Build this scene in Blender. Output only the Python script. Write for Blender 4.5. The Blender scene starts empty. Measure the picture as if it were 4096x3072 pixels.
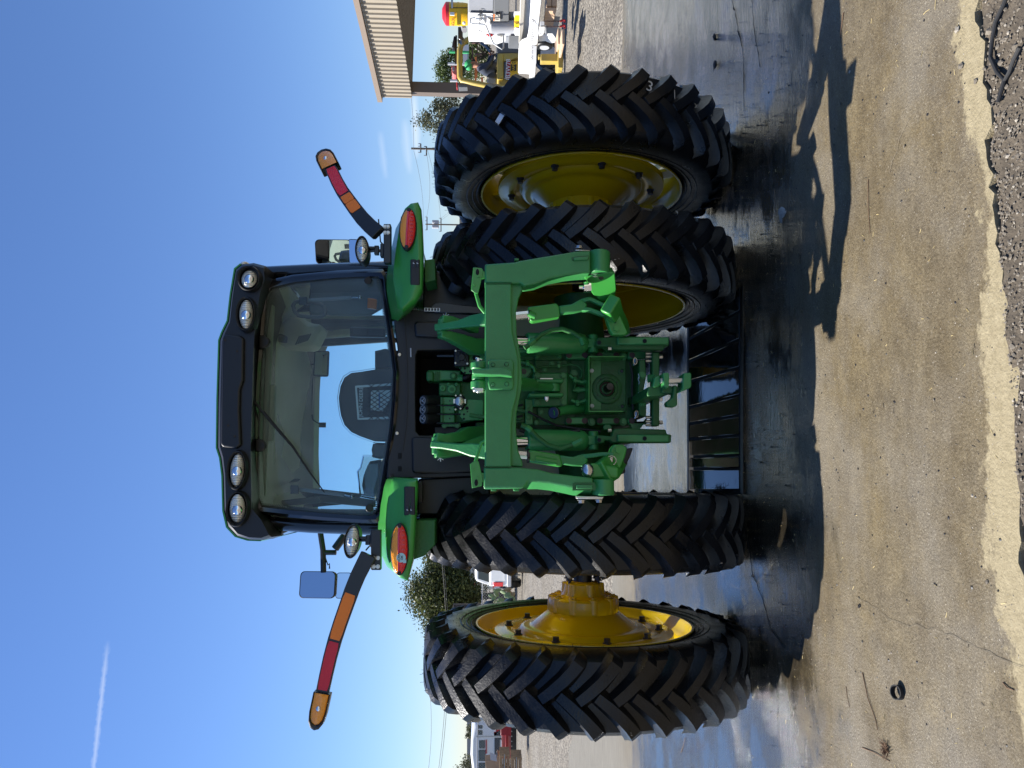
import bpy, bmesh, math, random
from mathutils import Vector, Matrix
from mathutils import noise as mnoise
random.seed(7)
R = math.radians
sc = bpy.context.scene
col = sc.collection

# ------------------------------------------------------------------ camera
# world frame: origin on the ground under the rear axle, X right, Y forward (tractor heading), Z up
CAM = Vector((-0.50, -4.52, 1.515)); YAW, PIT, ROL, FPX = .1333, -.0378, .011, 2913.0
FW = Vector((math.sin(YAW)*math.cos(PIT), math.cos(YAW)*math.cos(PIT), math.sin(PIT)))
RT0 = Vector((math.cos(YAW), -math.sin(YAW), 0)); UP0 = RT0.cross(FW)
RT = RT0*math.cos(ROL)+UP0*math.sin(ROL); UPV = UP0*math.cos(ROL)-RT0*math.sin(ROL)
cd = bpy.data.cameras.new('camera'); cam = bpy.data.objects.new('camera', cd); col.objects.link(cam)
cd.sensor_width = 36; cd.lens = 36*FPX/4096; cd.clip_start = .05; cd.clip_end = 3000
cx_, cy_, cz_ = -UPV, RT, -FW          # the photograph was taken with the phone on its side
cam.matrix_world = Matrix(((cx_.x, cy_.x, cz_.x, CAM.x), (cx_.y, cy_.y, cz_.y, CAM.y), (cx_.z, cy_.z, cz_.z, CAM.z), (0, 0, 0, 1)))
sc.camera = cam

# ------------------------------------------------------------------ sky, sun, exposure
SUN_AZ, SUN_EL = R(68), R(49.5)        # azimuth to the left of the tractor heading
SUNV = Vector((-math.sin(SUN_AZ)*math.cos(SUN_EL), math.cos(SUN_AZ)*math.cos(SUN_EL), math.sin(SUN_EL)))
w = bpy.data.worlds.new('World'); sc.world = w; w.use_nodes = True
wn, wl = w.node_tree.nodes, w.node_tree.links; wn.clear()
wo = wn.new('ShaderNodeOutputWorld'); wb = wn.new('ShaderNodeBackground'); sky = wn.new('ShaderNodeTexSky')
sky.sky_type = 'NISHITA'; sky.sun_disc = False; sky.sun_elevation = SUN_EL
sky.sun_rotation = -SUN_AZ; sky.altitude = 0; sky.air_density = 1.2; sky.dust_density = .0; sky.ozone_density = 6.0
wb.inputs['Strength'].default_value = .075
wl.new(wb.outputs[0], wo.inputs[0])

sd = bpy.data.lights.new('sun', 'SUN'); sd.energy = 5.0; sd.angle = R(.53); sd.color = (1, .955, .89)
so = bpy.data.objects.new('sun', sd); col.objects.link(so); so.rotation_euler = SUNV.to_track_quat('Z', 'Y').to_euler()
sc.render.engine = 'CYCLES'
sc.view_settings.view_transform = 'Standard'; sc.view_settings.look = 'None'
sc.view_settings.exposure = 1.0; sc.view_settings.gamma = 1
sc.render.resolution_x, sc.render.resolution_y = 1024, 768
try:
    sc.cycles.max_bounces = 8; sc.cycles.transparent_max_bounces = 16
    sc.cycles.caustics_reflective = False; sc.cycles.caustics_refractive = False
except Exception: pass

# ------------------------------------------------------------------ survey helpers: a sighting (v,y) and a distance give a point
def ray(v, y): return FW+UPV*((2048-v)/FPX)+RT*((1536-y)/FPX)
def P(v, y, Y): d = ray(v, y); return CAM+d*((Y-CAM.y)/d.y)
def G(v, y, z=0.0): d = ray(v, y); return CAM+d*((z-CAM.z)/d.z)
def D(v, y, dist): return CAM+ray(v, y)*dist

# contrail and a few thin high clouds in the sky
def nd(nt, typ, **kw):
    n = nt.nodes.new(typ)
    for k, v in kw.items(): setattr(n, k, v)
    return n
def build_clouds():
    nt = w.node_tree; tc = nd(nt, 'ShaderNodeTexCoord')
    def math_(op, a, b=None, c=None):
        m = nd(nt, 'ShaderNodeMath', operation=op)
        for i, q in enumerate((a, b, c)):
            if q is None: continue
            if hasattr(q, 'links'): nt.links.new(q, m.inputs[i])
            else: m.inputs[i].default_value = q
        return m.outputs[0]
    def vdot(vec):
        m = nd(nt, 'ShaderNodeVectorMath', operation='DOT_PRODUCT'); nt.links.new(tc.outputs['Generated'], m.inputs[0]); m.inputs[1].default_value = vec
        return m.outputs['Value']
    def streak(a, b, width, amt, scl):
        A, B = ray(*a).normalized(), ray(*b).normalized(); N = A.cross(B).normalized(); M = (A+B).normalized(); T = N.cross(M).normalized()
        half = abs((B-M).dot(T))
        d = math_('ABSOLUTE', vdot(N)); t = vdot(T)
        nz = nd(nt, 'ShaderNodeTexNoise'); nz.inputs['Scale'].default_value = scl; nz.inputs['Detail'].default_value = 6
        nt.links.new(tc.outputs['Generated'], nz.inputs['Vector'])
        wid = math_('MULTIPLY', nz.outputs['Fac'], width*2)
        across = math_('SUBTRACT', 1.0, math_('DIVIDE', d, wid)); across.node.use_clamp = True
        along = math_('SUBTRACT', 1.0, math_('POWER', math_('ABSOLUTE', math_('DIVIDE', t, half)), 4.0)); along.node.use_clamp = True
        front = math_('GREATER_THAN', vdot(M), 0.5)
        return math_('MULTIPLY', math_('MULTIPLY', math_('MULTIPLY', across, along), front), amt)
    parts = [streak((360, 3200), (432, 2560), .0032, .30, 170), streak((1520, 520), (1545, 720), .006, .16, 30),
             streak((1618, 470), (1640, 700), .007, .22, 25), streak((1655, 360), (1668, 640), .006, .45, 25)]
    s = parts[0]
    for q in parts[1:]: s = math_('MAXIMUM', s, q)
    mx = nd(nt, 'ShaderNodeMix', data_type='RGBA'); nt.links.new(s, mx.inputs['Factor']); hs_ = nd(nt, 'ShaderNodeHueSaturation'); hs_.inputs['Saturation'].default_value = 1.04; hs_.inputs['Value'].default_value = .89; nt.links.new(sky.outputs[0], hs_.inputs['Color']); tt = nd(nt, 'ShaderNodeMix', data_type='RGBA', blend_type='MULTIPLY'); tt.inputs['Factor'].default_value = 1; tt.inputs[7].default_value = (.93, .97, 1.17, 1); nt.links.new(hs_.outputs[0], tt.inputs[6]); nt.links.new(tt.outputs[2], mx.inputs[6])
    mx.inputs[7].default_value = (7.2, 7.6, 8.2, 1); nt.links.new(mx.outputs[2], wb.inputs['Color'])
build_clouds()

# ------------------------------------------------------------------ materials
MAT = {}
def mat(name, base, rough=.5, metal=0, coat=0, coat_r=.05, var=0, vscale=4, bump=0, bscale=60, spec=.5, emis=None, estr=0, dirt=None, alpha=None, trans=0, ior=None, rvar=0):
    m = bpy.data.materials.new(name); m.use_nodes = True; nt = m.node_tree; b = nt.nodes['Principled BSDF']
    b.inputs['Base Color'].default_value = (*base, 1); b.inputs['Roughness'].default_value = rough; b.inputs['Metallic'].default_value = metal
    b.inputs['Coat Weight'].default_value = coat; b.inputs['Coat Roughness'].default_value = coat_r; b.inputs['Specular IOR Level'].default_value = spec
    if emis: b.inputs['Emission Color'].default_value = (*emis, 1); b.inputs['Emission Strength'].default_value = estr
    if trans: b.inputs['Transmission Weight'].default_value = trans
    if ior: b.inputs['IOR'].default_value = ior
    tc = nt.nodes.new('ShaderNodeTexCoord'); vec = tc.outputs['Object']
    if var or dirt or rvar:
        nz = nt.nodes.new('ShaderNodeTexNoise'); nz.inputs['Scale'].default_value = vscale; nz.inputs['Detail'].default_value = 8; nz.inputs['Roughness'].default_value = .65
        nt.links.new(vec, nz.inputs['Vector'])
        rp = nt.nodes.new('ShaderNodeValToRGB'); rp.color_ramp.elements[0].position = .3; rp.color_ramp.elements[1].position = .72
        lo = tuple(max(0, c*(1-var)) for c in base); hi = dirt if dirt else tuple(min(1, c*(1+var)) for c in base)
        rp.color_ramp.elements[0].color = (*(base if dirt else lo), 1); rp.color_ramp.elements[1].color = (*hi, 1)
        nt.links.new(nz.outputs['Fac'], rp.inputs[0]); nt.links.new(rp.outputs[0], b.inputs['Base Color'])
        if rvar:
            mr = nt.nodes.new('ShaderNodeMapRange'); mr.inputs[1].default_value = .3; mr.inputs[2].default_value = .7
            mr.inputs[3].default_value = max(.02, rough-rvar); mr.inputs[4].default_value = min(1, rough+rvar)
            nt.links.new(nz.outputs['Fac'], mr.inputs[0]); nt.links.new(mr.outputs[0], b.inputs['Roughness'])
    if bump:
        n2 = nt.nodes.new('ShaderNodeTexNoise'); n2.inputs['Scale'].default_value = bscale; n2.inputs['Detail'].default_value = 4
        bp = nt.nodes.new('ShaderNodeBump'); bp.inputs['Strength'].default_value = bump; bp.inputs['Distance'].default_value = .01
        nt.links.new(vec, n2.inputs['Vector']); nt.links.new(n2.outputs['Fac'], bp.inputs['Height']); nt.links.new(bp.outputs[0], b.inputs['Normal'])
    MAT[name] = m; return m
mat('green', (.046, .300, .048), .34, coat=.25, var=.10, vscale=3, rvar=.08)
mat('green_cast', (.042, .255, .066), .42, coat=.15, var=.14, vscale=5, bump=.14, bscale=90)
mat('green_shaded', (.022, .132, .028), .5, var=.25, vscale=7, bump=.25, bscale=60, rvar=.12)  # same green darkened so gaps round the housing look deeper in shade
mat('yellow', (.60, .425, .004), .26, coat=.4, var=.05, vscale=3)
mat('rubber', (.0062, .0062, .0066), .36, var=.35, vscale=6, bump=.22, bscale=90, rvar=.17, spec=.42)
mat('rubber_dull', (.02, .02, .02), .7, var=.2)
mat('black_plastic', (.010, .010, .011), .42, var=.1, bump=.06, bscale=250)
mat('black_gloss', (.008, .008, .010), .18, coat=.6)
mat('black_metal', (.011, .011, .012), .38, coat=.2)
mat('pit_black', (.004, .004, .004), .8)
mat('button_face', (.02, .026, .035), .5)
mat('steel', (.62, .62, .62), .22, metal=1, var=.08, vscale=20)
mat('zinc', (.66, .64, .58), .36, metal=1, var=.15, vscale=30)
mat('dark_steel', (.07, .065, .06), .4, metal=1, var=.3, vscale=20)
mat('bolt_dark', (.05, .05, .06), .45, metal=.5)
mat('chrome', (.85, .85, .86), .07, metal=1)
mat('mirror', (.86, .9, .92), .015, metal=1)
mat('amber', (1.0, .34, .006), .12, coat=.8, spec=.6, bump=.5, bscale=70)
mat('red_lens', (.88, .012, .02), .12, coat=.8, bump=.5, bscale=80)
mat('red_band', (.75, .008, .03), .15, coat=.6)
mat('orange_film', (1.0, .23, .012), .4, var=.05)
mat('red_film', (.68, .02, .04), .4, var=.1, bump=.15, bscale=200)
mat('red_reflex', (1.0, .03, .07), .3, bump=.7, bscale=320)
mat('decal_white', (.75, .76, .76), .5)
mat('decal_cyan', (.50, .72, .72), .5)
mat('ink', (.012, .012, .014), .5)
mat('headliner', (.86, .82, .64), .85, var=.05)
mat('trim_beige', (.62, .60, .47), .7)
mat('trim_grey', (.12, .125, .13), .6)
mat('sky_cover_grey', (.16, .20, .215), .5, var=.15, vscale=3)
mat('seat_cloth', (.055, .058, .062), .85, bump=.3, bscale=250)
mat('net', (.012, .012, .012), .7)
mat('blue_print', (.06, .22, .55), .5)
mat('white_paint', (.80, .80, .78), .32, coat=.3, var=.05, vscale=2)
mat('grey_paint', (.27, .28, .30), .45, var=.12, vscale=3)
mat('grey_light', (.45, .46, .48), .45, var=.1)
mat('tinted', (.012, .016, .02), .06, coat=.4)
mat('lift_yellow', (.50, .37, .06), .45, var=.12, vscale=6, dirt=(.38, .27, .07))
mat('cool_yellow', (.78, .46, .01), .4)
mat('cool_red', (.55, .02, .03), .4)
mat('orange_paint', (.75, .20, .04), .5)
mat('red_paint', (.42, .025, .03), .45, var=.2, vscale=5)
mat('pink_paint', (.55, .14, .12), .5, var=.1)
mat('rust', (.10, .055, .045), .8, var=.4, vscale=15)
mat('wood', (.36, .23, .12), .75, var=.35, vscale=12, bump=.2, bscale=40)
mat('wood_pale', (.55, .38, .25), .75, var=.2, vscale=12)
mat('wood_dark', (.05, .042, .036), .85, var=.4, vscale=10, bump=.3, bscale=30)
mat('card', (.42, .28, .17), .8, var=.1)
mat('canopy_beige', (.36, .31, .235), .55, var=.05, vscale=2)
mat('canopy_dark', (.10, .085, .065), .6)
mat('canopy_trim', (.26, .20, .15), .5)
mat('post_brown', (.16, .125, .10), .6)
mat('wall_pale', (.48, .45, .39), .8)
mat('roof_grey', (.3, .3, .29), .7)
mat('pole_wood', (.13, .11, .09), .85, var=.3, vscale=8)
mat('wire', (.06, .06, .06), .6)
mat('galv', (.42, .43, .43), .45, metal=.6)
mat('bark', (.085, .07, .055), .9, var=.35, vscale=9, bump=.4, bscale=25)
mat('cactus', (.20, .27, .12), .6, var=.2, vscale=8)
mat('cactus_dry', (.33, .24, .13), .8, var=.2)
mat('stone', (.16, .137, .105), .85, var=.4, vscale=25)
mat('stone_pale', (.32, .285, .23), .85, var=.2, vscale=25)
mat('twig', (.17, .10, .055), .8, var=.3, vscale=30)
mat('straw', (.55, .43, .20), .8)
mat('leaf_dry', (.30, .27, .23), .8, var=.3, vscale=40)
mat('skin', (.36, .17, .10), .55)
mat('shirt', (.035, .045, .07), .85, var=.3, vscale=9)
mat('shirt_pale', (.16, .19, .26), .85)
mat('cap_green', (.045, .38, .14), .7)
mat('hair', (.015, .012, .01), .7)
mat('chalk', (.65, .62, .56), .8)
mat('lamp_glass', (.9, .9, .9), .03, trans=0, metal=0)
mat('lampwhite', (.85, .83, .74), .35)

def glass(name, tint, refl=1.0, haze=0):
    m = bpy.data.materials.new(name); m.use_nodes = True; nt = m.node_tree; nt.nodes.clear()
    o = nt.nodes.new('ShaderNodeOutputMaterial'); t = nt.nodes.new('ShaderNodeBsdfTransparent'); t.inputs[0].default_value = (*tint, 1)
    g = nt.nodes.new('ShaderNodeBsdfGlossy'); g.inputs['Roughness'].default_value = .01
    f = nt.nodes.new('ShaderNodeFresnel'); f.inputs[0].default_value = 1.45; mx = nt.nodes.new('ShaderNodeMixShader')
    mm = nt.nodes.new('ShaderNodeMath'); mm.operation = 'MULTIPLY'; mm.inputs[1].default_value = refl
    nt.links.new(f.outputs[0], mm.inputs[0]); nt.links.new(mm.outputs[0], mx.inputs[0])
    src = t.outputs[0]
    if haze:            # pale veil mixed into the glass to brighten the dark cab view
        df = nt.nodes.new('ShaderNodeBsdfDiffuse'); df.inputs[0].default_value = (.72, .80, .74, 1); hm = nt.nodes.new('ShaderNodeMixShader'); nz = nt.nodes.new('ShaderNodeTexNoise'); nz.inputs['Scale'].default_value = 5; nz.inputs['Detail'].default_value = 6
        ml = nt.nodes.new('ShaderNodeMath'); ml.operation = 'MULTIPLY'; ml.inputs[1].default_value = haze*2; tcn = nt.nodes.new('ShaderNodeTexCoord'); nt.links.new(tcn.outputs['Object'], nz.inputs['Vector']); nt.links.new(nz.outputs['Fac'], ml.inputs[0])
        nt.links.new(ml.outputs[0], hm.inputs[0]); nt.links.new(t.outputs[0], hm.inputs[1]); nt.links.new(df.outputs[0], hm.inputs[2]); src = hm.outputs[0]
    nt.links.new(src, mx.inputs[1]); nt.links.new(g.outputs[0], mx.inputs[2]); nt.links.new(mx.outputs[0], o.inputs[0]); MAT[name] = m
glass('glass', (.93, .985, .98)); glass('rear_glass', (.78, .97, .98), 1.0, .085); glass('clear_lens', (.93, .93, .93)); glass('plastic_wrap', (.86, .88, .86), 2.5); glass('amber_lens', (1.0, .42, .02))
glass('van_glass', (.25, .29, .30))

def lamp_mat():          # ribbed clear lamp lens over a bright reflector
    m = bpy.data.materials.new('lamp_lens'); m.use_nodes = True; nt = m.node_tree; b = nt.nodes['Principled BSDF']
    b.inputs['Base Color'].default_value = (.92, .86, .70, 1); b.inputs['Metallic'].default_value = .35; b.inputs['Roughness'].default_value = .3
    b.inputs['Coat Weight'].default_value = 1; b.inputs['Coat Roughness'].default_value = .02
    tc = nt.nodes.new('ShaderNodeTexCoord'); wv = nt.nodes.new('ShaderNodeTexWave'); wv.bands_direction = 'X'; wv.inputs['Scale'].default_value = 26; wv.inputs['Distortion'].default_value = 1.5
    bp = nt.nodes.new('ShaderNodeBump'); bp.inputs['Strength'].default_value = .9; bp.inputs['Distance'].default_value = .006
    nt.links.new(tc.outputs['Object'], wv.inputs['Vector']); nt.links.new(wv.outputs['Fac'], bp.inputs['Height']); nt.links.new(bp.outputs[0], b.inputs['Normal'])
    MAT['lamp_lens'] = m
lamp_mat()

def leaf_mat(name, c0, c1):
    m = bpy.data.materials.new(name); m.use_nodes = True; nt = m.node_tree; b = nt.nodes['Principled BSDF']
    g = nt.nodes.new('ShaderNodeNewGeometry'); rp = nt.nodes.new('ShaderNodeValToRGB')
    rp.color_ramp.elements[0].color = (*c0, 1); rp.color_ramp.elements[1].color = (*c1, 1)
    nt.links.new(g.outputs['Random Per Island'], rp.inputs[0]); nt.links.new(rp.outputs[0], b.inputs['Base Color'])
    b.inputs['Roughness'].default_value = .5; b.inputs['Specular IOR Level'].default_value = .4
    tr = nt.nodes.new('ShaderNodeBsdfTranslucent'); nt.links.new(rp.outputs[0], tr.inputs[0]); mx = nt.nodes.new('ShaderNodeMixShader'); mx.inputs[0].default_value = .3
    o = nt.nodes['Material Output']; nt.links.new(b.outputs[0], mx.inputs[1]); nt.links.new(tr.outputs[0], mx.inputs[2]); nt.links.new(mx.outputs[0], o.inputs[0]); MAT[name] = m
leaf_mat('leaf_oak', (.035, .050, .014), (.12, .135, .04)); leaf_mat('leaf_bright', (.04, .07, .016), (.12, .16, .045)); leaf_mat('leaf_grey', (.07, .08, .04), (.16, .16, .085))

# ------------------------------------------------------------------ mesh helpers
class MB:
    def __init__(s): s.v = []; s.f = []; s.mi = []; s.cur = 0; s.T = None
    def add(s, vs, fs):
        n = len(s.v)
        for p in vs:
            p = Vector(p); s.v.append(s.T @ p if s.T else p)
        for f in fs: s.f.append([i+n for i in f]); s.mi.append(s.cur)
        return s
    def box(s, c, d, M=None):
        c = Vector(c); h = Vector(d)/2; vs = []
        for x in (-1, 1):
            for y in (-1, 1):
                for z in (-1, 1):
                    q = Vector((x*h.x, y*h.y, z*h.z)); vs.append(c+(M @ q if M else q))
        return s.add(vs, [(0, 1, 3, 2), (4, 6, 7, 5), (0, 4, 5, 1), (2, 3, 7, 6), (0, 2, 6, 4), (1, 5, 7, 3)])
    def ext(s, pts, vec):
        n = len(pts); vec = Vector(vec); a = [Vector(p) for p in pts]
        nrm = Vector((0, 0, 0))
        for i in range(n): nrm += a[i].cross(a[(i+1) % n])
        if nrm.dot(vec) > 0: a.reverse()
        return s.add(a+[p+vec for p in a], [list(range(n)), list(range(2*n-1, n-1, -1))]+[(i, i+n, (i+1) % n+n, (i+1) % n) for i in range(n)])
    def prism(s, xz, y0, y1): return s.ext([(x, y0, z) for x, z in xz], (0, y1-y0, 0))
    def px(s, pts, Y, th, dy=None):     # outline sighted on plane Y, given real thickness th
        return s.ext([P(v, y, Y) for v, y in pts], (0, th, 0))
    def loft(s, rings, cap=True, close=True):
        n = len(rings[0]); base = len(s.v); vs = [p for r in rings for p in r]; fs = []
        for i in range(len(rings)-1):
            for j in range(n if close else n-1):
                k = (j+1) % n; fs.append((i*n+j, i*n+k, (i+1)*n+k, (i+1)*n+j))
        if cap: fs += [list(range(n-1, -1, -1)), [(len(rings)-1)*n+j for j in range(n)]]
        return s.add(vs, fs)
    def cyl(s, p0, p1, r0, r1=None, n=16, cap=True):
        r1 = r0 if r1 is None else r1; return s.tube([p0, p1], [r0, r1], n, cap)
    def tube(s, pts, r, n=8, cap=True):
        pts = [Vector(p) for p in pts]; rs = r if isinstance(r, (list, tuple)) else [r]*len(pts)
        t0 = (pts[1]-pts[0]).normalized(); a = t0.cross(Vector((0, 0, 1)))
        if a.length < .1: a = t0.cross(Vector((1, 0, 0)))
        a.normalize(); rings = []; prev = t0
        for i, p in enumerate(pts):
            if 0 < i < len(pts)-1: t = ((pts[i+1]-p).normalized()+(p-pts[i-1]).normalized()).normalized()
            elif i: t = (p-pts[i-1]).normalized()
            else: t = t0
            q = prev.rotation_difference(t); a = (q @ a).normalized(); prev = t; b = t.cross(a)
            rings.append([p+a*(rs[i]*math.cos(2*math.pi*k/n))+b*(rs[i]*math.sin(2*math.pi*k/n)) for k in range(n)])
        return s.loft(rings, cap)
    def lathe(s, prof, c, n=48, ax='x', flip=1):
        c = Vector(c); rings = []
        for a, r in prof:
            ring = []
            for k in range(n):
                t = 2*math.pi*k/n; u, q = r*math.cos(t), r*math.sin(t)
                ring.append(c+(Vector((a*flip, u, q)) if ax == 'x' else Vector((u, a*flip, q)) if ax == 'y' else Vector((u, q, a*flip))))
            rings.append(ring)
        return s.loft(rings, cap=False)
    def ell(s, c, r, n=20, m=12, M=None, half=None):
        c = Vector(c); rings = []
        for i in range(m+1):
            t = math.pi*i/m if not half else math.pi/2*i/m
            ring = []
            for k in range(n):
                p = 2*math.pi*k/n; q = Vector((r[0]*math.sin(t)*math.cos(p), -r[1]*math.cos(t), r[2]*math.sin(t)*math.sin(p)))
                ring.append(c+(M @ q if M else q))
            rings.append(ring)
        return s.loft(rings, cap=False)
    def hexbolt(s, p, d, r, h, n=6, washer=True):
        p = Vector(p); d = Vector(d).normalized()
        if washer: s.cyl(p, p+d*h*.22, r*1.35, n=14)
        return s.cyl(p+d*h*.1, p+d*h, r, n=n)
WLOC = {}
def build(name, mb, m, parent=None, smooth=35, bevel=0, label=None, cat=None, group=None, kind=None, loc=None, seg=2):
    me = bpy.data.meshes.new(name); o = bpy.data.objects.new(name, me); col.objects.link(o)
    org = Vector(loc) if loc is not None else (WLOC.get(parent.name, Vector((0, 0, 0))) if parent else Vector((0, 0, 0)))
    me.from_pydata([tuple(p-org) for p in mb.v], [], mb.f)
    ms = m if isinstance(m, (list, tuple)) else [m]
    for q in ms: me.materials.append(MAT[q])
    if len(ms) > 1:
        for p, i in zip(me.polygons, mb.mi): p.material_index = min(i, len(ms)-1)
    bm = bmesh.new(); bm.from_mesh(me); bmesh.ops.recalc_face_normals(bm, faces=bm.faces); bm.to_mesh(me); bm.free()
    if smooth:
        for p in me.polygons: p.use_smooth = True
        me.set_sharp_from_angle(angle=R(smooth))
    if bevel:
        b = o.modifiers.new('bevel', 'BEVEL'); b.width = bevel; b.segments = seg; b.limit_method = 'ANGLE'; b.angle_limit = R(32); b.harden_normals = False
    if parent:
        o.parent = parent; WLOC[o.name] = org
        if loc is not None: o.location = org-WLOC.get(parent.name, Vector((0, 0, 0)))
    elif loc is not None: o.location = org; WLOC[o.name] = org
    else: WLOC[o.name] = org
    tag(o, label, cat, group, kind); return o
def tag(o, label=None, cat=None, group=None, kind=None):
    for k, v in (('label', label), ('category', cat), ('group', group), ('kind', kind)):
        if v: o[k] = v
    return o
def empty(name, loc=(0, 0, 0), parent=None, label=None, cat=None, group=None):
    o = bpy.data.objects.new(name, None); col.objects.link(o); o.empty_display_size = .2; loc = Vector(loc)
    o.location = loc-(WLOC.get(parent.name, Vector((0, 0, 0))) if parent else Vector((0, 0, 0)))
    if parent: o.parent = parent
    WLOC[o.name] = loc; return tag(o, label, cat, group)
def inst(src, parent, off, name=None):
    o = bpy.data.objects.new(name or src.name.split('.')[0], src.data); col.objects.link(o); o.parent = parent; o.location = off
    for md in src.modifiers:
        if md.type == 'BEVEL':
            b = o.modifiers.new('bevel', 'BEVEL'); b.width = md.width; b.segments = md.segments; b.limit_method = 'ANGLE'; b.angle_limit = md.angle_limit
    return o
def text(name, s, p, size, m, parent, M=None, align='CENTER', thick=.0005, kind=None, sx=1):
    cu = bpy.data.curves.new(name, 'FONT'); cu.body = s; cu.size = size; cu.align_x = align; cu.align_y = 'CENTER'; cu.extrude = thick
    t = bpy.data.objects.new('tmp', cu); col.objects.link(t); bpy.context.view_layer.update()
    me = bpy.data.meshes.new_from_object(t.evaluated_get(bpy.context.evaluated_depsgraph_get())); bpy.data.objects.remove(t); me.name = name
    for q in me.vertices: q.co.x *= sx
    o = bpy.data.objects.new(name, me); col.objects.link(o); me.materials.clear(); me.materials.append(MAT[m])
    base = Matrix(((1, 0, 0), (0, 0, -1), (0, 1, 0)))            # upright, facing the rear
    Rm = (M @ base) if M else base; o.parent = parent
    o.matrix_local = Matrix.Translation(Vector(p)-WLOC.get(parent.name, Vector((0, 0, 0)))) @ Rm.to_4x4(); return o
def rz(a): return Matrix.Rotation(a, 3, 'Z')
def rx(a): return Matrix.Rotation(a, 3, 'X')
def ry(a): return Matrix.Rotation(a, 3, 'Y')

# ================================================================== SETTING: ground
def L(nt, a, b): nt.links.new(a, b)
def ground_mats():
    # ---- wet / damp broom-finished concrete
    m = bpy.data.materials.new('concrete'); m.use_nodes = True; nt = m.node_tree; b = nt.nodes['Principled BSDF']; tc = nt.nodes.new('ShaderNodeTexCoord')
    def noise(scale, det=6, rough=.6, sx=1, sy=1, off=0):
        mp = nt.nodes.new('ShaderNodeMapping'); mp.inputs['Scale'].default_value = (sx, sy, 1); mp.inputs['Location'].default_value = (off, off*.7, 0)
        n = nt.nodes.new('ShaderNodeTexNoise'); n.inputs['Scale'].default_value = scale; n.inputs['Detail'].default_value = det; n.inputs['Roughness'].default_value = rough
        L(nt, tc.outputs['Object'], mp.inputs[0]); L(nt, mp.outputs[0], n.inputs['Vector']); return n.outputs['Fac']
    def ramp(fac, stops):
        r = nt.nodes.new('ShaderNodeValToRGB'); e = r.color_ramp.elements
        while len(e) < len(stops): e.new(.5)
        for q, (p, c) in zip(e, stops): q.position = p; q.color = (*(c if isinstance(c, tuple) else (c, c, c)), 1)
        L(nt, fac, r.inputs[0]); return r.outputs[0]
    def mth(op, a, c=None, clamp=False):
        n = nt.nodes.new('ShaderNodeMath'); n.operation = op; n.use_clamp = clamp
        for i, q in enumerate((a, c)):
            if q is None: continue
            if hasattr(q, 'links'): L(nt, q, n.inputs[i])
            else: n.inputs[i].default_value = q
        return n.outputs[0]
    def mix(f, a, c, typ='MIX'):
        n = nt.nodes.new('ShaderNodeMix'); n.data_type = 'RGBA'; n.blend_type = typ
        if hasattr(f, 'links'): L(nt, f, n.inputs['Factor'])
        else: n.inputs['Factor'].default_value = f
        for i, q in ((6, a), (7, c)):
            if hasattr(q, 'links'): L(nt, q, n.inputs[i])
            else: n.inputs[i].default_value = (*q, 1)
        return n.outputs[2]
    sep = nt.nodes.new('ShaderNodeSeparateXYZ'); L(nt, tc.outputs['Object'], sep.inputs[0]); X, Y = sep.outputs[0], sep.outputs[1]
    big = noise(.9, 5, .6); med = noise(5, 8, .68, .6, 1.3, 3); fine = noise(90, 5, .6); streak = noise(26, 6, .62, .12, 1.5, 5); grain_glint = noise(420, 2, .5)
    # wetness: soaked and shade-darkened round the tractor, damp toward the viewer, dry along the broken edge
    def mr(x, a, c, d=0, e=1):
        n = nt.nodes.new('ShaderNodeMapRange'); n.interpolation_type = 'SMOOTHSTEP'; L(nt, x, n.inputs[0])
        for i, q in enumerate((a, c, d, e)): n.inputs[i+1].default_value = q
        return n.outputs[0]
    wob = mth('MULTIPLY', mth('SUBTRACT', med, .5), 1.1); wob2 = mth('MULTIPLY', mth('SUBTRACT', big, .5), 1.6)
    Yw = mth('ADD', Y, mth('ADD', wob, wob2))
    soaked = mth('MULTIPLY', mr(Yw, -1.45, -.75), mr(Yw, 3.4, 2.2))            # film of water on the surface
    # dry edge
    edge = mth('ADD', mth('ADD', Y, .115), mth('ADD', mth('MULTIPLY', mth('SUBTRACT', med, .5), .42), mth('ADD', mth('MULTIPLY', mth('SUBTRACT', noise(24, 6, .7, 1, 1, 81), .5), .16), mth('MULTIPLY', mth('SUBTRACT', big, .5), .40))))
    dry = mr(edge, -2.27, -2.315)
    far_pale = mr(Yw, 2.4, 4.2)
    tan = ramp(med, [(.28, (.118, .086, .046)), (.5, (.212, .166, .095)), (.74, (.31, .252, .155))])
    grey = ramp(streak, [(.25, (.13, .110, .088)), (.75, (.245, .215, .175))])
    damp = mix(ramp(noise(1.6, 4, .6, .8, .8, 9), [(.45, 0.0), (.70, .8)]), tan, grey)
    damp = mix(ramp(noise(14, 7, .7, 1, 1, 21), [(.40, .0), (.66, .55)]), damp, (.085, .067, .043))
    damp = mix(ramp(noise(45, 5, .7, 1, 1, 31), [(.50, .0), (.72, .60)]), damp, (.31, .265, .185))
    damp = mix(ramp(fine, [(.42, .0), (.72, .6)]), damp, (.075, .060, .040))
    patch = ramp(noise(1.3, 6, .65, .9, 1.1, 41), [(.46, 0.0), (.62, 1.0)])
    damp = mix(mth('MULTIPLY', patch, .45), damp, (.255, .240, .225))
    glint_spk = ramp(noise(170, 3, .6, 1, 1, 51), [(.60, 0.0), (.66, 1.0)])  # pale specks: sun glints on wet grains put into the colour
    damp = mix(mth('MULTIPLY', glint_spk, mth('ADD', .35, mth('MULTIPLY', patch, .5))), damp, (.56, .52, .44))
    damp = mix(ramp(noise(120, 3, .6, 1, 1, 61), [(.60, 0.0), (.67, .75)]), damp, (.055, .043, .028))  # dark specks paint the shade inside small pits
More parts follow.
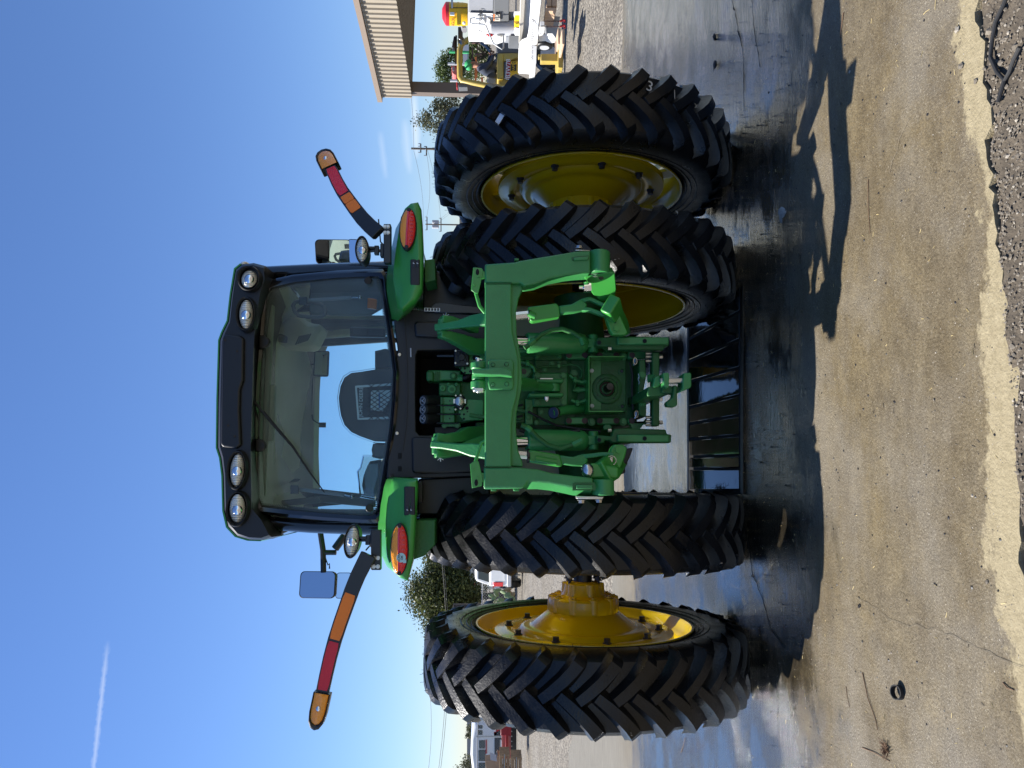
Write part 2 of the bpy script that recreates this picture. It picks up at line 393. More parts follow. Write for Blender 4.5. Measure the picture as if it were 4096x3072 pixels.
    damp = mix(ramp(noise(2.4, 7, .7, .5, 1.3, 71), [(.50, 0.0), (.68, .50)]), damp, (.105, .080, .048))
    damp = mix(ramp(grain_glint, [(.64, 0.0), (.70, .8)]), damp, (.50, .46, .36))  # finer painted glints
    wet = mix(ramp(streak, [(.3, 0.0), (.75, 1.0)]), (.010, .009, .0075), (.030, .026, .020))  # wet tone, set near black to deepen the tractor's shade as well
    c = mix(mth('MULTIPLY', soaked, .94), damp, wet)
    pale = mix(ramp(noise(35, 6, .7), [(.3, 0.0), (.7, 1.0)]), (.31, .265, .175), (.46, .40, .28))
    c = mix(dry, c, pale)
    conc = mix(ramp(streak, [(.3, 0.0), (.7, 1.0)]), (.17, .16, .14), (.29, .275, .25))
    c = mix(far_pale, c, conc)  # far grey concrete, paled further with its sunlit sheen in the colour
    c = mix(1.0, c, (.76, .74, .670), 'MULTIPLY')
    L(nt, c, b.inputs['Base Color'])
    # gloss
    film = ramp(noise(2.4, 7, .66, .75, 1.15, 11), [(.38, 0.0), (.58, 1.0)])
    rw = mth('ADD', mth('MULTIPLY', mth('SUBTRACT', 1.0, film), .09), .022)
    rr = nt.nodes.new('ShaderNodeMix'); rr.data_type = 'FLOAT'; L(nt, soaked, rr.inputs[0]); rr.inputs[2].default_value = .52; L(nt, rw, rr.inputs[3])
    r3 = nt.nodes.new('ShaderNodeMix'); r3.data_type = 'FLOAT'; L(nt, mth('MAXIMUM', dry, mth('MULTIPLY', far_pale, .6)), r3.inputs[0]); L(nt, rr.outputs[0], r3.inputs[2]); r3.inputs[3].default_value = .85
    L(nt, r3.outputs[0], b.inputs['Roughness']); b.inputs['IOR'].default_value = 1.45; b.inputs['Specular IOR Level'].default_value = .22; L(nt, soaked, b.inputs['Coat Weight']); b.inputs['Coat IOR'].default_value = 1.85; L(nt, rw, b.inputs['Coat Roughness'])
    # relief: broom streaks across, pits, grains; smoothed where water stands
    sk_ = mth('MULTIPLY', streak, mth('ADD', .25, mth('MULTIPLY', soaked, .75)))
    rip = mth('MULTIPLY', noise(75, 4, .6, .20, 1.4, 17), mth('MULTIPLY', soaked, .75))
    sk_ = mth('ADD', sk_, rip)
    hgt = mth('ADD', mth('MULTIPLY', sk_, .9), mth('ADD', mth('MULTIPLY', fine, .55), mth('MULTIPLY', noise(220, 3, .5, .5, 1.5), .35)))
    bp = nt.nodes.new('ShaderNodeBump'); bp.inputs['Distance'].default_value = .012
    st = mth('SUBTRACT', .76, mth('MULTIPLY', mth('MULTIPLY', soaked, film), .56)); L(nt, st, bp.inputs['Strength'])
    L(nt, hgt, bp.inputs['Height']); L(nt, bp.outputs[0], b.inputs['Normal']); L(nt, bp.outputs[0], b.inputs['Coat Normal']); MAT['concrete'] = m
    # ---- gravel
    m = bpy.data.materials.new('gravel'); m.use_nodes = True; nt = m.node_tree; b = nt.nodes['Principled BSDF']; tc = nt.nodes.new('ShaderNodeTexCoord')
    vo = nt.nodes.new('ShaderNodeTexVoronoi'); vo.inputs['Scale'].default_value = 30; L(nt, tc.outputs['Object'], vo.inputs['Vector'])
    rp = nt.nodes.new('ShaderNodeValToRGB'); e = rp.color_ramp.elements; e[0].color = (.08, .070, .056, 1); e[1].color = (.31, .285, .24, 1); e[0].position = .1
    s3 = nt.nodes.new('ShaderNodeSeparateColor'); L(nt, vo.outputs['Color'], s3.inputs[0]); L(nt, s3.outputs[0], rp.inputs[0])
    n2 = nt.nodes.new('ShaderNodeTexNoise'); n2.inputs['Scale'].default_value = .5; n2.inputs['Detail'].default_value = 6; L(nt, tc.outputs['Object'], n2.inputs['Vector'])
    mx = nt.nodes.new('ShaderNodeMix'); mx.data_type = 'RGBA'; mx.blend_type = 'MULTIPLY'; mx.inputs['Factor'].default_value = .7
    r2 = nt.nodes.new('ShaderNodeValToRGB'); r2.color_ramp.elements[0].color = (.72, .66, .56, 1); r2.color_ramp.elements[1].color = (1, .98, .94, 1); r2.color_ramp.elements[0].position = .35; r2.color_ramp.elements[1].position = .65
    L(nt, n2.outputs['Fac'], r2.inputs[0]); L(nt, rp.outputs[0], mx.inputs[6]); L(nt, r2.outputs[0], mx.inputs[7]); L(nt, mx.outputs[2], b.inputs['Base Color'])
    bp = nt.nodes.new('ShaderNodeBump'); bp.inputs['Strength'].default_value = 1; bp.inputs['Distance'].default_value = .02; bp.invert = True
    L(nt, vo.outputs['Distance'], bp.inputs['Height']); L(nt, bp.outputs[0], b.inputs['Normal']); b.inputs['Roughness'].default_value = .9; MAT['gravel'] = m
    mat('soil', (.088, .071, .050), .95, var=.45, vscale=14, bump=.9, bscale=70)
    # ---- wet drain boards
    m = mat('wet_plate', (.016, .015, .014), .045, var=.4, vscale=3, spec=.6, bump=.05, bscale=14)
    mat('crack', (.018, .016, .014), .9); mat('hair_crack', (.11, .095, .07), .9, var=.5, vscale=30); mat('joint', (.04, .035, .028), .8); mat('silt', (.20, .165, .115), .9, var=.2)
ground_mats()

def sheet(pts, z): return MB().add([(x, y, z) for x, y in pts], [list(range(len(pts)))])
build('ground', sheet([(-900, -60), (900, -60), (900, 1500), (-900, 1500)], -.035), 'gravel', kind='structure', smooth=0)
# concrete slab with a broken near edge and a real step
near = []
for i in range(401):
    x = -6+i*.03; near.append((x, -2.515+.05*mnoise.noise(Vector((x*2.3, 3, 0)))+.03*mnoise.noise(Vector((x*9, 7, 0)))+.022*mnoise.noise(Vector((x*27, 9, 0)))+.06*mnoise.noise(Vector((x*.9, 1, 0)))))
fl, fm, fr = G(2275, 3000), G(2450, 2400), G(2490, 150)
slab_pts = [(-30, near[0][1])]+near+[(30, near[-1][1]), (30, fr.y-4), (fr.x, fr.y), (fm.x+3, fm.y-.2), (fm.x, fm.y), (fl.x, fl.y), (-30, fl.y+4)]
sb = MB(); n = len(slab_pts); sb.add([(x, y, 0) for x, y in slab_pts]+[(x, y, -.14) for x, y in slab_pts], [list(range(n))]+[(i, (i+1) % n, (i+1) % n+n, i+n) for i in range(n)])
slab = build('pavement', sb, 'concrete', kind='structure', smooth=0)
# soil verge in front of the slab: uneven sheet
def soil_h(x, y): return -.004-.05*max(0, min(1, (-2.62-y)*1.2))+.016*mnoise.noise(Vector((x*3, y*3, 0)))+.012*mnoise.noise(Vector((x*11, y*11, 5)))+.006*mnoise.noise(Vector((x*31, y*31, 2)))
mb = MB(); nx, ny = 150, 55; vs = []
for j in range(ny+1):
    for i in range(nx+1):
        x = -2.6+5.2*i/nx; y = -3.6+1.25*j/ny; vs.append((x, y, soil_h(x, y)-max(0, (y+2.505))*.5))
mb.add(vs, [(j*(nx+1)+i, j*(nx+1)+i+1, (j+1)*(nx+1)+i+1, (j+1)*(nx+1)+i) for j in range(ny) for i in range(nx)])
build('soil_verge', mb, 'soil', kind='structure')
def rock(mb, c, r, sq=.7):
    q = rz(random.uniform(0, 6.28)) @ rx(random.uniform(-.4, .4)); vs = []
    for k in range(5): a = 2*math.pi*k/5; vs.append(Vector((math.cos(a)*random.uniform(.7, 1.2), math.sin(a)*random.uniform(.7, 1.2), random.uniform(-.25, .25))))
    vs += [Vector((random.uniform(-.3, .3), random.uniform(-.3, .3), random.uniform(.5, .9)*sq)), Vector((0, 0, -.5*sq))]
    mb.add([Vector(c)+(q @ p)*r for p in vs], [(k, (k+1) % 5, 5) for k in range(5)]+[((k+1) % 5, k, 6) for k in range(5)])
mb = MB()
for i in range(7500):
    x = random.uniform(-2.2, 2.0); y = -2.50-abs(random.gauss(0, .16)) if i % 3 else random.uniform(-3.2, -2.5)
    mb.cur = 0 if random.random() < .93 else 1; rock(mb, (x, y, soil_h(x, y)+.003), random.choice((.0018, .0025, .0035, .0045, .006)) if i > 110 else random.uniform(.007, .014))
build('loose_gravel', mb, ['stone', 'stone_pale'], smooth=0, label='loose gravel and grit on the soil in front of the slab', cat='gravel', kind='stuff')
mb = MB()
for i in range(5200):
    y = -2.44+2.6*random.random()**1.5; x = random.uniform(-2.6, 2.6)
    mb.cur = 0 if random.random() < .55 else (1 if random.random() < .6 else 2); rock(mb, (x, y, .0), random.choice((.0012, .0018, .0022, .003)) if i > 60 else random.uniform(.004, .008))
for i in range(260):
    y = -2.42+1.9*random.random(); x = random.uniform(-2.0, 2.0); mb.cur = 2; rock(mb, (x, y, .001), random.uniform(.003, .0065))  # black chips standing in for shaded pits in the concrete
for i in range(420):
    y = -2.42+2.2*random.random(); x = random.uniform(-2.2, 2.2); a = random.uniform(0, 6.28); l = random.uniform(.006, .022); mb.cur = 3 if i % 3 else 0; mb.tube([(x, y, .0015), (x+math.cos(a)*l, y+math.sin(a)*l, .002)], [.0011, .0007], 3)
build('grit', mb, ['stone', 'stone_pale', 'ink', 'straw'], smooth=0, label='grit, crumbs and shaded pit specks scattered on the damp concrete', cat='grit', kind='stuff')

def ribbon(pts, wd, z=.004, jit=.004):
    mb = MB(); a = [G(*p) for p in pts]; full = []
    for i in range(len(a)-1):
        n = max(2, int((a[i+1]-a[i]).length/.03))
        for k in range(n): full.append(a[i].lerp(a[i+1], k/n))
    full.append(a[-1]); l, r = [], []
    for i, p in enumerate(full):
        t = (full[min(i+1, len(full)-1)]-full[max(i-1, 0)]).normalized(); s = Vector((-t.y, t.x, 0)); q = p+s*random.gauss(0, jit); ww = wd*random.uniform(.4, 1.3)
        l.append((q.x+s.x*ww, q.y+s.y*ww, z)); r.append((q.x-s.x*ww, q.y-s.y*ww, z))
    n = len(l); return mb.add(l+r, [(i, i+1, i+1+n, i+n) for i in range(n-1)])
for pts, wd, m_ in (([(2924, -40), (2956, 120), (2975, 204), (2979, 444)], .006, 'crack'), ([(3007, -40), (3017, 111), (3044, 268)], .004, 'crack'),
                    ([(2989, 2128), (3016, 2304), (3058, 2406), (3086, 2517), (3141, 2591)], .005, 'crack'),
                    ([(3396, 2370), (3489, 2425), (3581, 2490), (3757, 2518), (3878, 2573), (3989, 2628), (4096, 2670)], .0009, 'hair_crack'),
                    ([(3560, 690), (3600, 560), (3640, 470)], .0012, 'silt'), ([(2530, 1990), (2545, 1800), (2570, 1700)], .004, 'crack')):
    build('crack', ribbon(pts, wd), m_, slab, smooth=0)
for a, c in (((3108, 2730), (3126, 3200)), ((3150, 640), (3165, 1500))): build('saw_joint', ribbon([a, c], .002, jit=.0006), 'joint', slab, smooth=0)

# ---- drain cover: boards lying in a shallow frame beneath the rear axle
dr = empty('drain_cover', G(2860, 1700), label='wet black drain cover of wide boards under the rear axle', cat='drain cover')
slots = [(1963, 1962), (1876, 1875), (1828, 1822), (1757, 1742), (1696, 1662), (1630, 1581), (1527, 1470), (1445, 1358), (1355, 1246), (1278, 1150)]
VF, VN = 2763, 2962
bed = [G(VF-8, 1972), G(VN+10, 1976), G(VN+10, 1146), G(VF-8, 1274)]
mb = MB(); mb.add([(p.x, p.y, .0035) for p in bed], [(0, 1, 2, 3)]); build('bed', mb, 'pit_black', dr, smooth=0)  # black sheet in place of the shaded pit below the boards
for i in range(len(slots)-1):
    (a0, a1), (b0, b1) = slots[i], slots[i+1]; g = 5
    q = [G(VF, a0-g*1.2), G(VN, a1-g*1.2), G(VN, b1+g), G(VF, b0+g)]; z0, z1 = .004, .010+random.uniform(-.001, .001)
    build('board', MB().ext([(p.x, p.y, z0) for p in q], (0, 0, z1-z0)), 'wet_plate', dr, smooth=30, bevel=.003)
for a, c in ((bed[0], bed[3]), (bed[1], bed[2])):
    t = (c-a).normalized(); s = Vector((-t.y, t.x, 0))*.02
    build('frame_bar', MB().ext([(p.x, p.y, .0045) for p in (a-s, a+s, c+s, c-s)], (0, 0, .004)), 'dark_steel', dr, smooth=0)

# ================================================================== small litter on the slab
def litter(name, mb, m, loc, label, cat, group=None, smooth=35): return build(name, mb, m, loc=loc, label=label, cat=cat, group=group, smooth=smooth)
def twig(pts, r, name, label, m='twig', cat='twig', group='twigs on the concrete'):
    r *= .72; q = [G(*p)+Vector((0, 0, r+.0005+.002*(i % 2))) for i, p in enumerate(pts)]; mb = MB(); mb.tube(q, [r*(1-.4*i/len(q)) for i in range(len(q))], 6)
    litter(name, mb, m, q[0], label, cat, group)
twig([(3452, 2690), (3475, 2790), (3505, 2880), (3515, 2920)], .0028, 'twig', 'long brown twig on the concrete left of the tractor shadow')
twig([(3475, 718), (3476, 800), (3478, 880), (3484, 935)], .0022, 'twig', 'thin dark straight twig on the sunlit concrete right of centre')
twig([(3376, 50), (3372, 95), (3362, 150)], .003, 'twig', 'reddish twig at the edge of the shadow near the right')
twig([(3747, -10), (3745, 15), (3742, 40)], .0016, 'straw_stalk', 'yellow straw stalk at the far right of the slab', 'straw', 'straw', 'straws on the concrete')
twig([(3695, 58), (3708, 46), (3720, 37)], .0014, 'straw_stalk', 'short yellow straw beside the longer one on the right', 'straw', 'straw', 'straws on the concrete')
twig([(4015, 2730), (4035, 2752), (4058, 2760)], .003, 'twig', 'short reddish twig on the pale dry concrete at left')
twig([(3450, 2990), (3500, 3010), (3560, 3045)], .0026, 'twig', 'dark bent twig at the lower left corner of the slab')
twig([(3098, 755), (3102, 800), (3106, 858)], .0018, 'twig', 'thin twig standing by the dry leaf in the shadow')
twig([(2725, 3010), (2735, 2985), (2742, 2950)], .003, 'twig', 'twig on the grey concrete beside the left outer tyre')
twig([(3385, 2745), (3392, 2785), (3400, 2830)], .002, 'twig', 'small twig lying left of the tyre shadow tip')
def pebble(v, y, r, m, label):
    mb = MB(); p = G(v, y); rock(mb, p+Vector((0, 0, r*.35)), r); rock(mb, p+Vector((r*.2, 0, r*.3)), r*.8); litter('stone', mb, m, p, label, 'stone', 'stones on the concrete', smooth=0)
for v, y, r, m_, lb in ((3833, 120, .012, 'stone_pale', 'white chip of stone near the right edge of the slab'), (3848, 265, .012, 'stone', 'grey pebble on the pale dry patch at right'),
                        (3620, 585, .007, 'stone', 'small brown pebble on the sunlit concrete at right'), (3905, 325, .010, 'stone', 'brown pebble at the border of the pale dry strip'),
                        (2865, 150, .03, 'wood_dark', 'dark clod of bark on the wet blue concrete at right'), (2868, 260, .035, 'wood_dark', 'long dark clod on the wet concrete beside the right outer tyre'),
                        (3737, 1600, .006, 'stone', 'tiny pebble with a shadow in front of the tractor'), (3950, 2330, .008, 'stone', 'dark pebble on the damp concrete at lower left'),
                        (3440, 2425, .010, 'ink', 'black pebble on the concrete just past the tyre shadow'), (3010, 2304, .011, 'stone_pale', 'pale pebble lodged by the crack left of the tyres')): pebble(v, y, r, m_, lb)
# dry leaf in the shade
p = G(3135, 860); mb = MB(); ring = []
for k in range(14):
    a = 2*math.pi*k/14; r = .035*(1+.35*math.sin(3*a+1)); ring.append(p+Vector((math.cos(a)*r, math.sin(a)*r*1.3, .008+.010*math.sin(2*a))))
mb.add(ring+[p+Vector((0, 0, .018))], [(k, (k+1) % 14, 14) for k in range(14)]); litter('leaf', mb, 'leaf_dry', p, 'crumpled grey dry leaf in the shadow between the right tyres', 'leaf')
# clump of dead weed
p = G(3545, 2998); mb = MB()
for k in range(70):
    a = random.uniform(0, 6.28); l = random.uniform(.012, .035); q = p+Vector((random.gauss(0, .010), random.gauss(0, .010), .002))
    mb.tube([q, q+Vector((math.cos(a)*l, math.sin(a)*l, random.uniform(.002, .022)))], [.0013, .0006], 4)
litter('weed_clump', mb, ['twig'], p, 'clump of dead brown weed at the lower left of the slab', 'weed')
# cut black pipe ring
p = G(3602, 2770); mb = MB(); n = 28
M = rz(.5) @ rx(.25); rings = []
for (r, z) in ((.026, 0), (.026, .020), (.0225, .020), (.0225, 0), (.026, 0)): rings.append([p+Vector((0, 0, .003))+M @ Vector((r*math.cos(2*math.pi*k/n), r*math.sin(2*math.pi*k/n), z)) for k in range(n)])
mb.loft(rings, cap=False); litter('pipe_ring', mb, 'rubber_dull', p, 'short black ribbed ring cut from a pipe lying on the concrete', 'ring')
# black hose in the soil
def soilp(v, y, dz=.012): q = G(v, y, -.025); return Vector((q.x, q.y, soil_h(q.x, q.y)+dz))
mb = MB(); pts = [soilp(*a) for a in ((4075, -60), (4050, 20), (4020, 90), (4002, 170), (4004, 230), (4022, 290), (4052, 322), (4072, 290), (4096, 240), (4130, 190))]
mb.tube(pts, .006, 8); mb.tube([soilp(4050, 322), soilp(4043, 360), soilp(4034, 410)], .006, 8)
litter('hose', mb, 'rubber_dull', pts[0], 'thin black forked hose half buried in the gravel at right', 'hose')
# straw tuft at the drain
p = G(2790, 1962); mb = MB()
for k in range(60):
    q = p+Vector((random.gauss(0, .02), random.gauss(0, .03), .003)); a = random.uniform(0, 6.28); mb.tube([q, q+Vector((math.cos(a)*.025, math.sin(a)*.025, random.uniform(0, .015)))], [.001, .0006], 4)
litter('straw_tuft', mb, 'straw', p, 'tuft of yellow straw at the far left corner of the drain', 'straw')
p = G(2890, 1955); mb = MB()
for k in range(60):
    q = p+Vector((random.gauss(0, .012), random.gauss(0, .045), .016)); a = random.uniform(0, 6.28); mb.tube([q, q+Vector((math.cos(a)*.02, math.sin(a)*.03, random.uniform(0, .02)))], [.0013, .0006], 4)
litter('moss_tuft', mb, 'wood_dark', p, 'dark tuft of wet muck on the drain beside the left tyre', 'muck')

# ================================================================== TRACTOR
TR = empty('tractor', (0, 0, 0), label='green and yellow farm tractor seen from behind with dual rear wheels', cat='tractor')
AX = .905
def tyre_mesh(phase, Rt=.952, N=33, ax=AX, wsc=1.0):
    mb = MB(); half = [(.148, .640), (.166, .655), (.186, .700), (.198, .765), (.197, .815), (.184, .862), (.160, .890), (.10, .901), (0, .906)]
    prof = [(s, r) for s, r in half]+[(-s, r) for s, r in reversed(half[:-1])]
    mb.lathe(prof, (0, 0, 0), 120)
    # fine moulded rings on the side wall
    for rr, ss in ((.70, .1875), (.735, .194), (.672, .177)):
        for sg in (-1, 1): mb.lathe([(sg*ss, rr-.004), (sg*(ss+.0035), rr), (sg*(ss+.001), rr+.004)], (0, 0, 0), 96)
    S = [-.020, -.012, .03, .08, .125, .160, .178, .190]; RT_ = [.930, .949, Rt, .951, .947, .938, .915, .868]; RB = [.898, .898, .897, .893, .886, .872, .852, .830]
    WT = [.014, .022, .0245, .0255, .027, .029, .030, .027]; pitch = 2*math.pi/N
    kf = lambda s: 1.42*max(s, -.03)-1.9*max(s, 0)**2
    for sg in (-1, 1):
        for i in range(N):
            a0 = phase+i*pitch+(pitch/2 if sg > 0 else 0)+random.uniform(-.003, .003); rings = []
            for s, rt, rb, wt in zip(S, RT_, RB, WT):
                e = .004; dk = (kf(s+e)-kf(s-e))/(2*e)*.93; ln = math.hypot(1, dk); nx, na = dk/ln, 1/ln
                ring = []
                rm = rb+(rt-rb)*.42
                for off, rr in ((-(wt+.030), rb), (-(wt+.010), rm), (-wt, rt), (wt, rt), (wt+.009, rm), (wt+.024, rb)):
                    a = a0-kf(s)+na*off/.93; x = (s+nx*off)*sg; ring.append(Vector((x, -rr*math.cos(a), rr*math.sin(a))))
                rings.append(ring)
            mb.loft(rings)
    for p in mb.v:
        if p.z < -ax+.001: p.z = -ax+.001+.02*(p.z+ax)*0
    return mb
def hairs(phase):
    mb = MB()
    for i in range(900):
        a = random.uniform(0, 6.283); sg = random.choice((-1, 1)); t = random.random()
        if t < .7: r = random.uniform(.66, .85); s = .19*(.9+.1*math.sin((r-.64)*14)); d = Vector((sg, 0, 0))
        else: r = .95; s = random.uniform(.0, .16); d = Vector((0, -math.cos(a), math.sin(a)))
        p = Vector((sg*s, -r*math.cos(a), r*math.sin(a))); l = random.uniform(.008, .018)
        if p.z > -.86: mb.tube([p-d*.004, p+d*l+Vector((random.gauss(0, .003), random.gauss(0, .003), random.gauss(0, .003)))], .0011, 3)
    return mb
RIM = [(.168, .640), (.176, .648), (.183, .646), (.182, .636), (.166, .628), (.135, .622), (.115, .606), (.07, .580), (.02, .572), (-.05, .572), (-.10, .600), (-.135, .622), (-.166, .628), (-.182, .636), (-.183, .646), (-.176, .648), (-.168, .640)]
def rear_wheel(x, inner, phase, name='rear_wheel', label=None):
    sg = 1 if x < 0 else -1; c = Vector((x, 0, AX)); mb = MB(); mb.lathe(RIM, c, 96, flip=sg)
    if not inner:
        mb.lathe([(s+.062, r) for s, r in ((.050, .535), (.080, .533), (.086, .480), (.091, .470), (.088, .425), (.080, .405), (.076, .395), (.090, .385), (.104, .372), (.108, .350), (.106, .330), (.112, .312), (.120, .303), (.190, .210), (.192, .15))], c, 72, flip=sg)
        mb.lathe([(.112, .535), (.112, .40)], c, 72, flip=sg)
    else: mb.lathe([(-.07, .575), (-.085, .47), (-.10, .40), (-.06, .28), (-.03, .16), (-.03, .02)], c, 72, flip=sg)
    for k in range(8):
        a = 2*math.pi*(k+.5)/8; M = Matrix.Rotation(a, 3, 'X')
        mb.box(c+M @ Vector((sg*(.100 if not inner else -.09), 0, .520)), (.018, .10, .145), M)
    rim = build(name, mb, 'yellow', TR, smooth=40, loc=c, label=label)
    tm = tyre_mesh(phase); 
    for p in tm.v: p += c
    build('tyre', tm, 'rubber', rim, smooth=28)
    hm = hairs(phase)
    for p in hm.v: p += c
    o = build('rubber_whiskers', hm, 'rubber_dull', rim, smooth=0); o['kind'] = 'stuff'
    if not inner:
        hb = MB(); hb.lathe([(s+.04, r) for s, r in ((.198, .207), (.225, .210), (.286, .206), (.296, .196), (.300, .150), (.306, .128), (.335, .118), (.372, .112), (.382, .100), (.385, .056))], c, 64, flip=sg)
        for k in range(10):
            a = 2*math.pi*k/10+.2; q = c+Vector((0, .182*math.cos(a), .182*math.sin(a))); hb.cyl(q+Vector((sg*.255, 0, 0)), q+Vector((sg*.342, 0, 0)), .034, .030, 16)
        for k in range(6):
            a = 2*math.pi*k/6+.3; q = c+Vector((0, .098*math.cos(a), .098*math.sin(a))); hb.cyl(q+Vector((sg*.33, 0, 0)), q+Vector((sg*.418, 0, 0)), .036, .030, 16)
        hub = build('hub', hb, 'yellow', rim, smooth=40, bevel=.004)
        for k in range(10):
            a = 2*math.pi*k/10+.2; q = c+Vector((sg*.343, .182*math.cos(a), .182*math.sin(a))); build('hub_bolt', MB().hexbolt(q, (sg, 0, 0), .013, .008), 'yellow', rim)
        for k in (1, 2, 4, 5):
            a = 2*math.pi*k/6; q = c+Vector((sg*.416, .10*math.cos(a), .10*math.sin(a))); b = MB(); b.cyl(q, q+Vector((sg*.06, 0, 0)), .009, n=8); b.hexbolt(q+Vector((sg*.018, 0, 0)), (sg, 0, 0), .017, .02); build('clamp_bolt', b, 'bolt_dark', rim)
        for k in range(10):
            a = 2*math.pi*(k+.25)/10; q = c+Vector((sg*.150, .450*math.cos(a), .450*math.sin(a))); b = MB(); b.hexbolt(q, (sg, 0, 0), .0185, .030); build('wheel_bolt', b, 'bolt_dark', rim)
            q2 = c+Vector((sg*.085, .405*math.cos(a+.2), .405*math.sin(a+.2))); 
        for k in range(4):
            a = 2*math.pi*k/4+.5; q = c+Vector((sg*.117, .30*math.cos(a), .30*math.sin(a)))
    return rim
wlo = rear_wheel(-1.52, False, .05, label='outer left dual wheel with a sunlit yellow rim and hub'); wli = rear_wheel(-.765, True, .17, label='inner left rear wheel seen edge on')
wri = rear_wheel(.765, True, .09, label='inner right rear wheel half behind the hitch'); wro = rear_wheel(1.52, False, .21, label='outer right dual wheel with chalk marks on its tread')
# chalk marks and bar-code sticker on the outer right tyre
def tread_frame(a): return Vector((0, -math.cos(a), math.sin(a)))
def mark(s, x, a, size, rot=0):
    n = tread_frame(a); q = Vector((x, -.910*math.cos(a), AX+.910*math.sin(a)))
    up = Vector((1, 0, 0)); rt = up.cross(n).normalized(); M = Matrix((rt, up, n)).transposed()
    base = Matrix(((1, 0, 0), (0, 0, -1), (0, 1, 0))); text('chalk_mark', s, q, size, 'chalk', wro, M @ Matrix.Rotation(rot, 3, 'Z') @ base.inverted())
mark('3', 1.615, -.293, .085, -.25); mark('|', 1.61, -.473, .07); mark('x', 1.60, -.664, .06); mark('+', 1.60, -.855, .05)
st = MB(); sp = P(1888, 536, -.60); up_ = Vector((0, -.62, .78)); st.box((0, 0, 0), (.085, .003, .034)); 
Mst = Matrix.Rotation(R(38), 3, 'X') @ Matrix.Rotation(R(-42), 3, 'Y')
cs = Vector((1.475, -.93*math.cos(.62)-.0, AX+.93*math.sin(.62))); st.v = [cs+Mst.inverted() @ p if False else cs+Matrix.Rotation(-.62, 3, 'X') @ (Matrix.Rotation(R(40), 3, 'Y') @ p) for p in st.v]
build('barcode_sticker', st, 'decal_white', wro, smooth=0)
# axles
for sg in (-1, 1):
    mb = MB(); mb.cyl((sg*.72, 0, AX), (sg*1.16, 0, AX), .056, n=24)
    for k in range(14): mb.box((sg*(.93+k*.013), -.056, AX), (.006, .012, .03))
    build('axle_shaft', mb, 'dark_steel', TR, bevel=.001)
    mb = MB(); mb.lathe([(.16, .24), (.24, .205), (.34, .155), (.52, .135), (.60, .15), (.64, .17), (.66, .17), (.66, .05)], (0, 0, AX), 32, flip=sg)
    build('axle_housing', mb, 'green_shaded', TR, smooth=40)
mb = MB()
for k in range(6):
    a = k*math.pi/3; q = Vector((-.955, .095*math.cos(a), AX+.095*math.sin(a))); mb.cyl(q, q-Vector((.05, 0, 0)), .010, n=8); mb.hexbolt(q, (-1, 0, 0), .018, .022)
build('wheel_clamp_bolts', mb, 'bolt_dark', wli)

# front wheels, front axle, hood (mostly hidden behind the rear)
def front_wheel(x):
    sg = 1 if x < 0 else -1; k = .72; c = Vector((x, 2.85, .655)); mb = MB(); mb.lathe([(s*1.0, r*k*.86) for s, r in RIM], c, 48, flip=sg); mb.lathe([(-.02, .49), (-.06, .3), (-.02, .15), (-.02, .02)], c, 40, flip=sg)
    o = build('front_wheel', mb, 'yellow', TR, loc=c); t = tyre_mesh(.1, N=19, ax=.655/k)
    for p in t.v: p.x *= 1.0; p.y *= k; p.z *= k; p += c
    build('tyre', t, 'rubber', o, smooth=28)
front_wheel(-.80); front_wheel(.80)
mb = MB(); mb.cyl((-.7, 2.85, .66), (.7, 2.85, .66), .08, n=16); mb.box((0, 2.85, .72), (.3, .4, .25)); build('front_axle', mb, 'green_shaded', TR, bevel=.01)
mb = MB(); mb.loft([[(-w_, y_, z0), (-w_*.9, y_, z1-.08), (-w_*.6, y_, z1), (w_*.6, y_, z1), (w_*.9, y_, z1-.08), (w_, y_, z0)] for y_, w_, z0, z1 in ((1.4, .40, 1.05, 1.85), (2.4, .38, 1.0, 1.78), (3.5, .33, .95, 1.62), (3.75, .25, 1.0, 1.45))]); build('hood', mb, 'green', TR)
mb = MB(); mb.box((0, 1.4, .78), (.5, 2.6, .5)); mb.box((0, 2.6, .9), (.4, 1.6, .4)); build('chassis', mb, 'green_shaded', TR, bevel=.03)
mb = MB(); mb.box((-.52, 1.15, .88), (.42, .85, .5)); mb.box((.52, 1.15, .88), (.42, .85, .5)); build('fuel_tank', mb, 'black_plastic', TR, bevel=.06)

# ------------------------------------------------------------------ cab
def Yw(v, y): return -.27-.11*(v-1040)/530-.06*(1-((y-1580)/470)**2)
win = [(1087, 1149), (1068, 1170), (1060, 1260), (1052, 1364), (1043, 1480), (1037, 1580), (1032, 1700), (1029, 1800), (1028, 1920), (1030, 2000), (1046, 2028), (1160, 2041), (1300, 2053), (1440, 2062), (1492, 2062), (1510, 2040), (1517, 1977), (1542, 1821), (1559, 1702), (1567, 1610), (1570, 1542), (1572, 1491), (1559, 1385), (1547, 1301), (1532, 1195), (1525, 1125), (1513, 1106), (1440, 1107), (1348, 1111), (1180, 1128)]
cen = (1300, 1590)
def scl(pts, k, kv=None): kv = kv or k; return [(cen[0]+(v-cen[0])*kv, cen[1]+(y-cen[1])*k) for v, y in pts]
def yw(pts, dy=0): return [P(v, y, Yw(v, y)+dy) for v, y in pts]
mb = MB(); o_, i_ = scl(win, 1.062, 1.085), scl(win, 1.0)
mb.loft([yw(o_, .06), yw(o_, -.012), yw(scl(win, 1.035, 1.05), -.022), yw(i_, -.008), yw(i_, .05)], cap=False)
cab = build('cab', mb, 'black_gloss', TR, smooth=50)
mb = MB(); inn = scl(win, 1.004); cv = yw([cen], -.004)[0]; ringv = yw(inn, .004); n = len(inn)
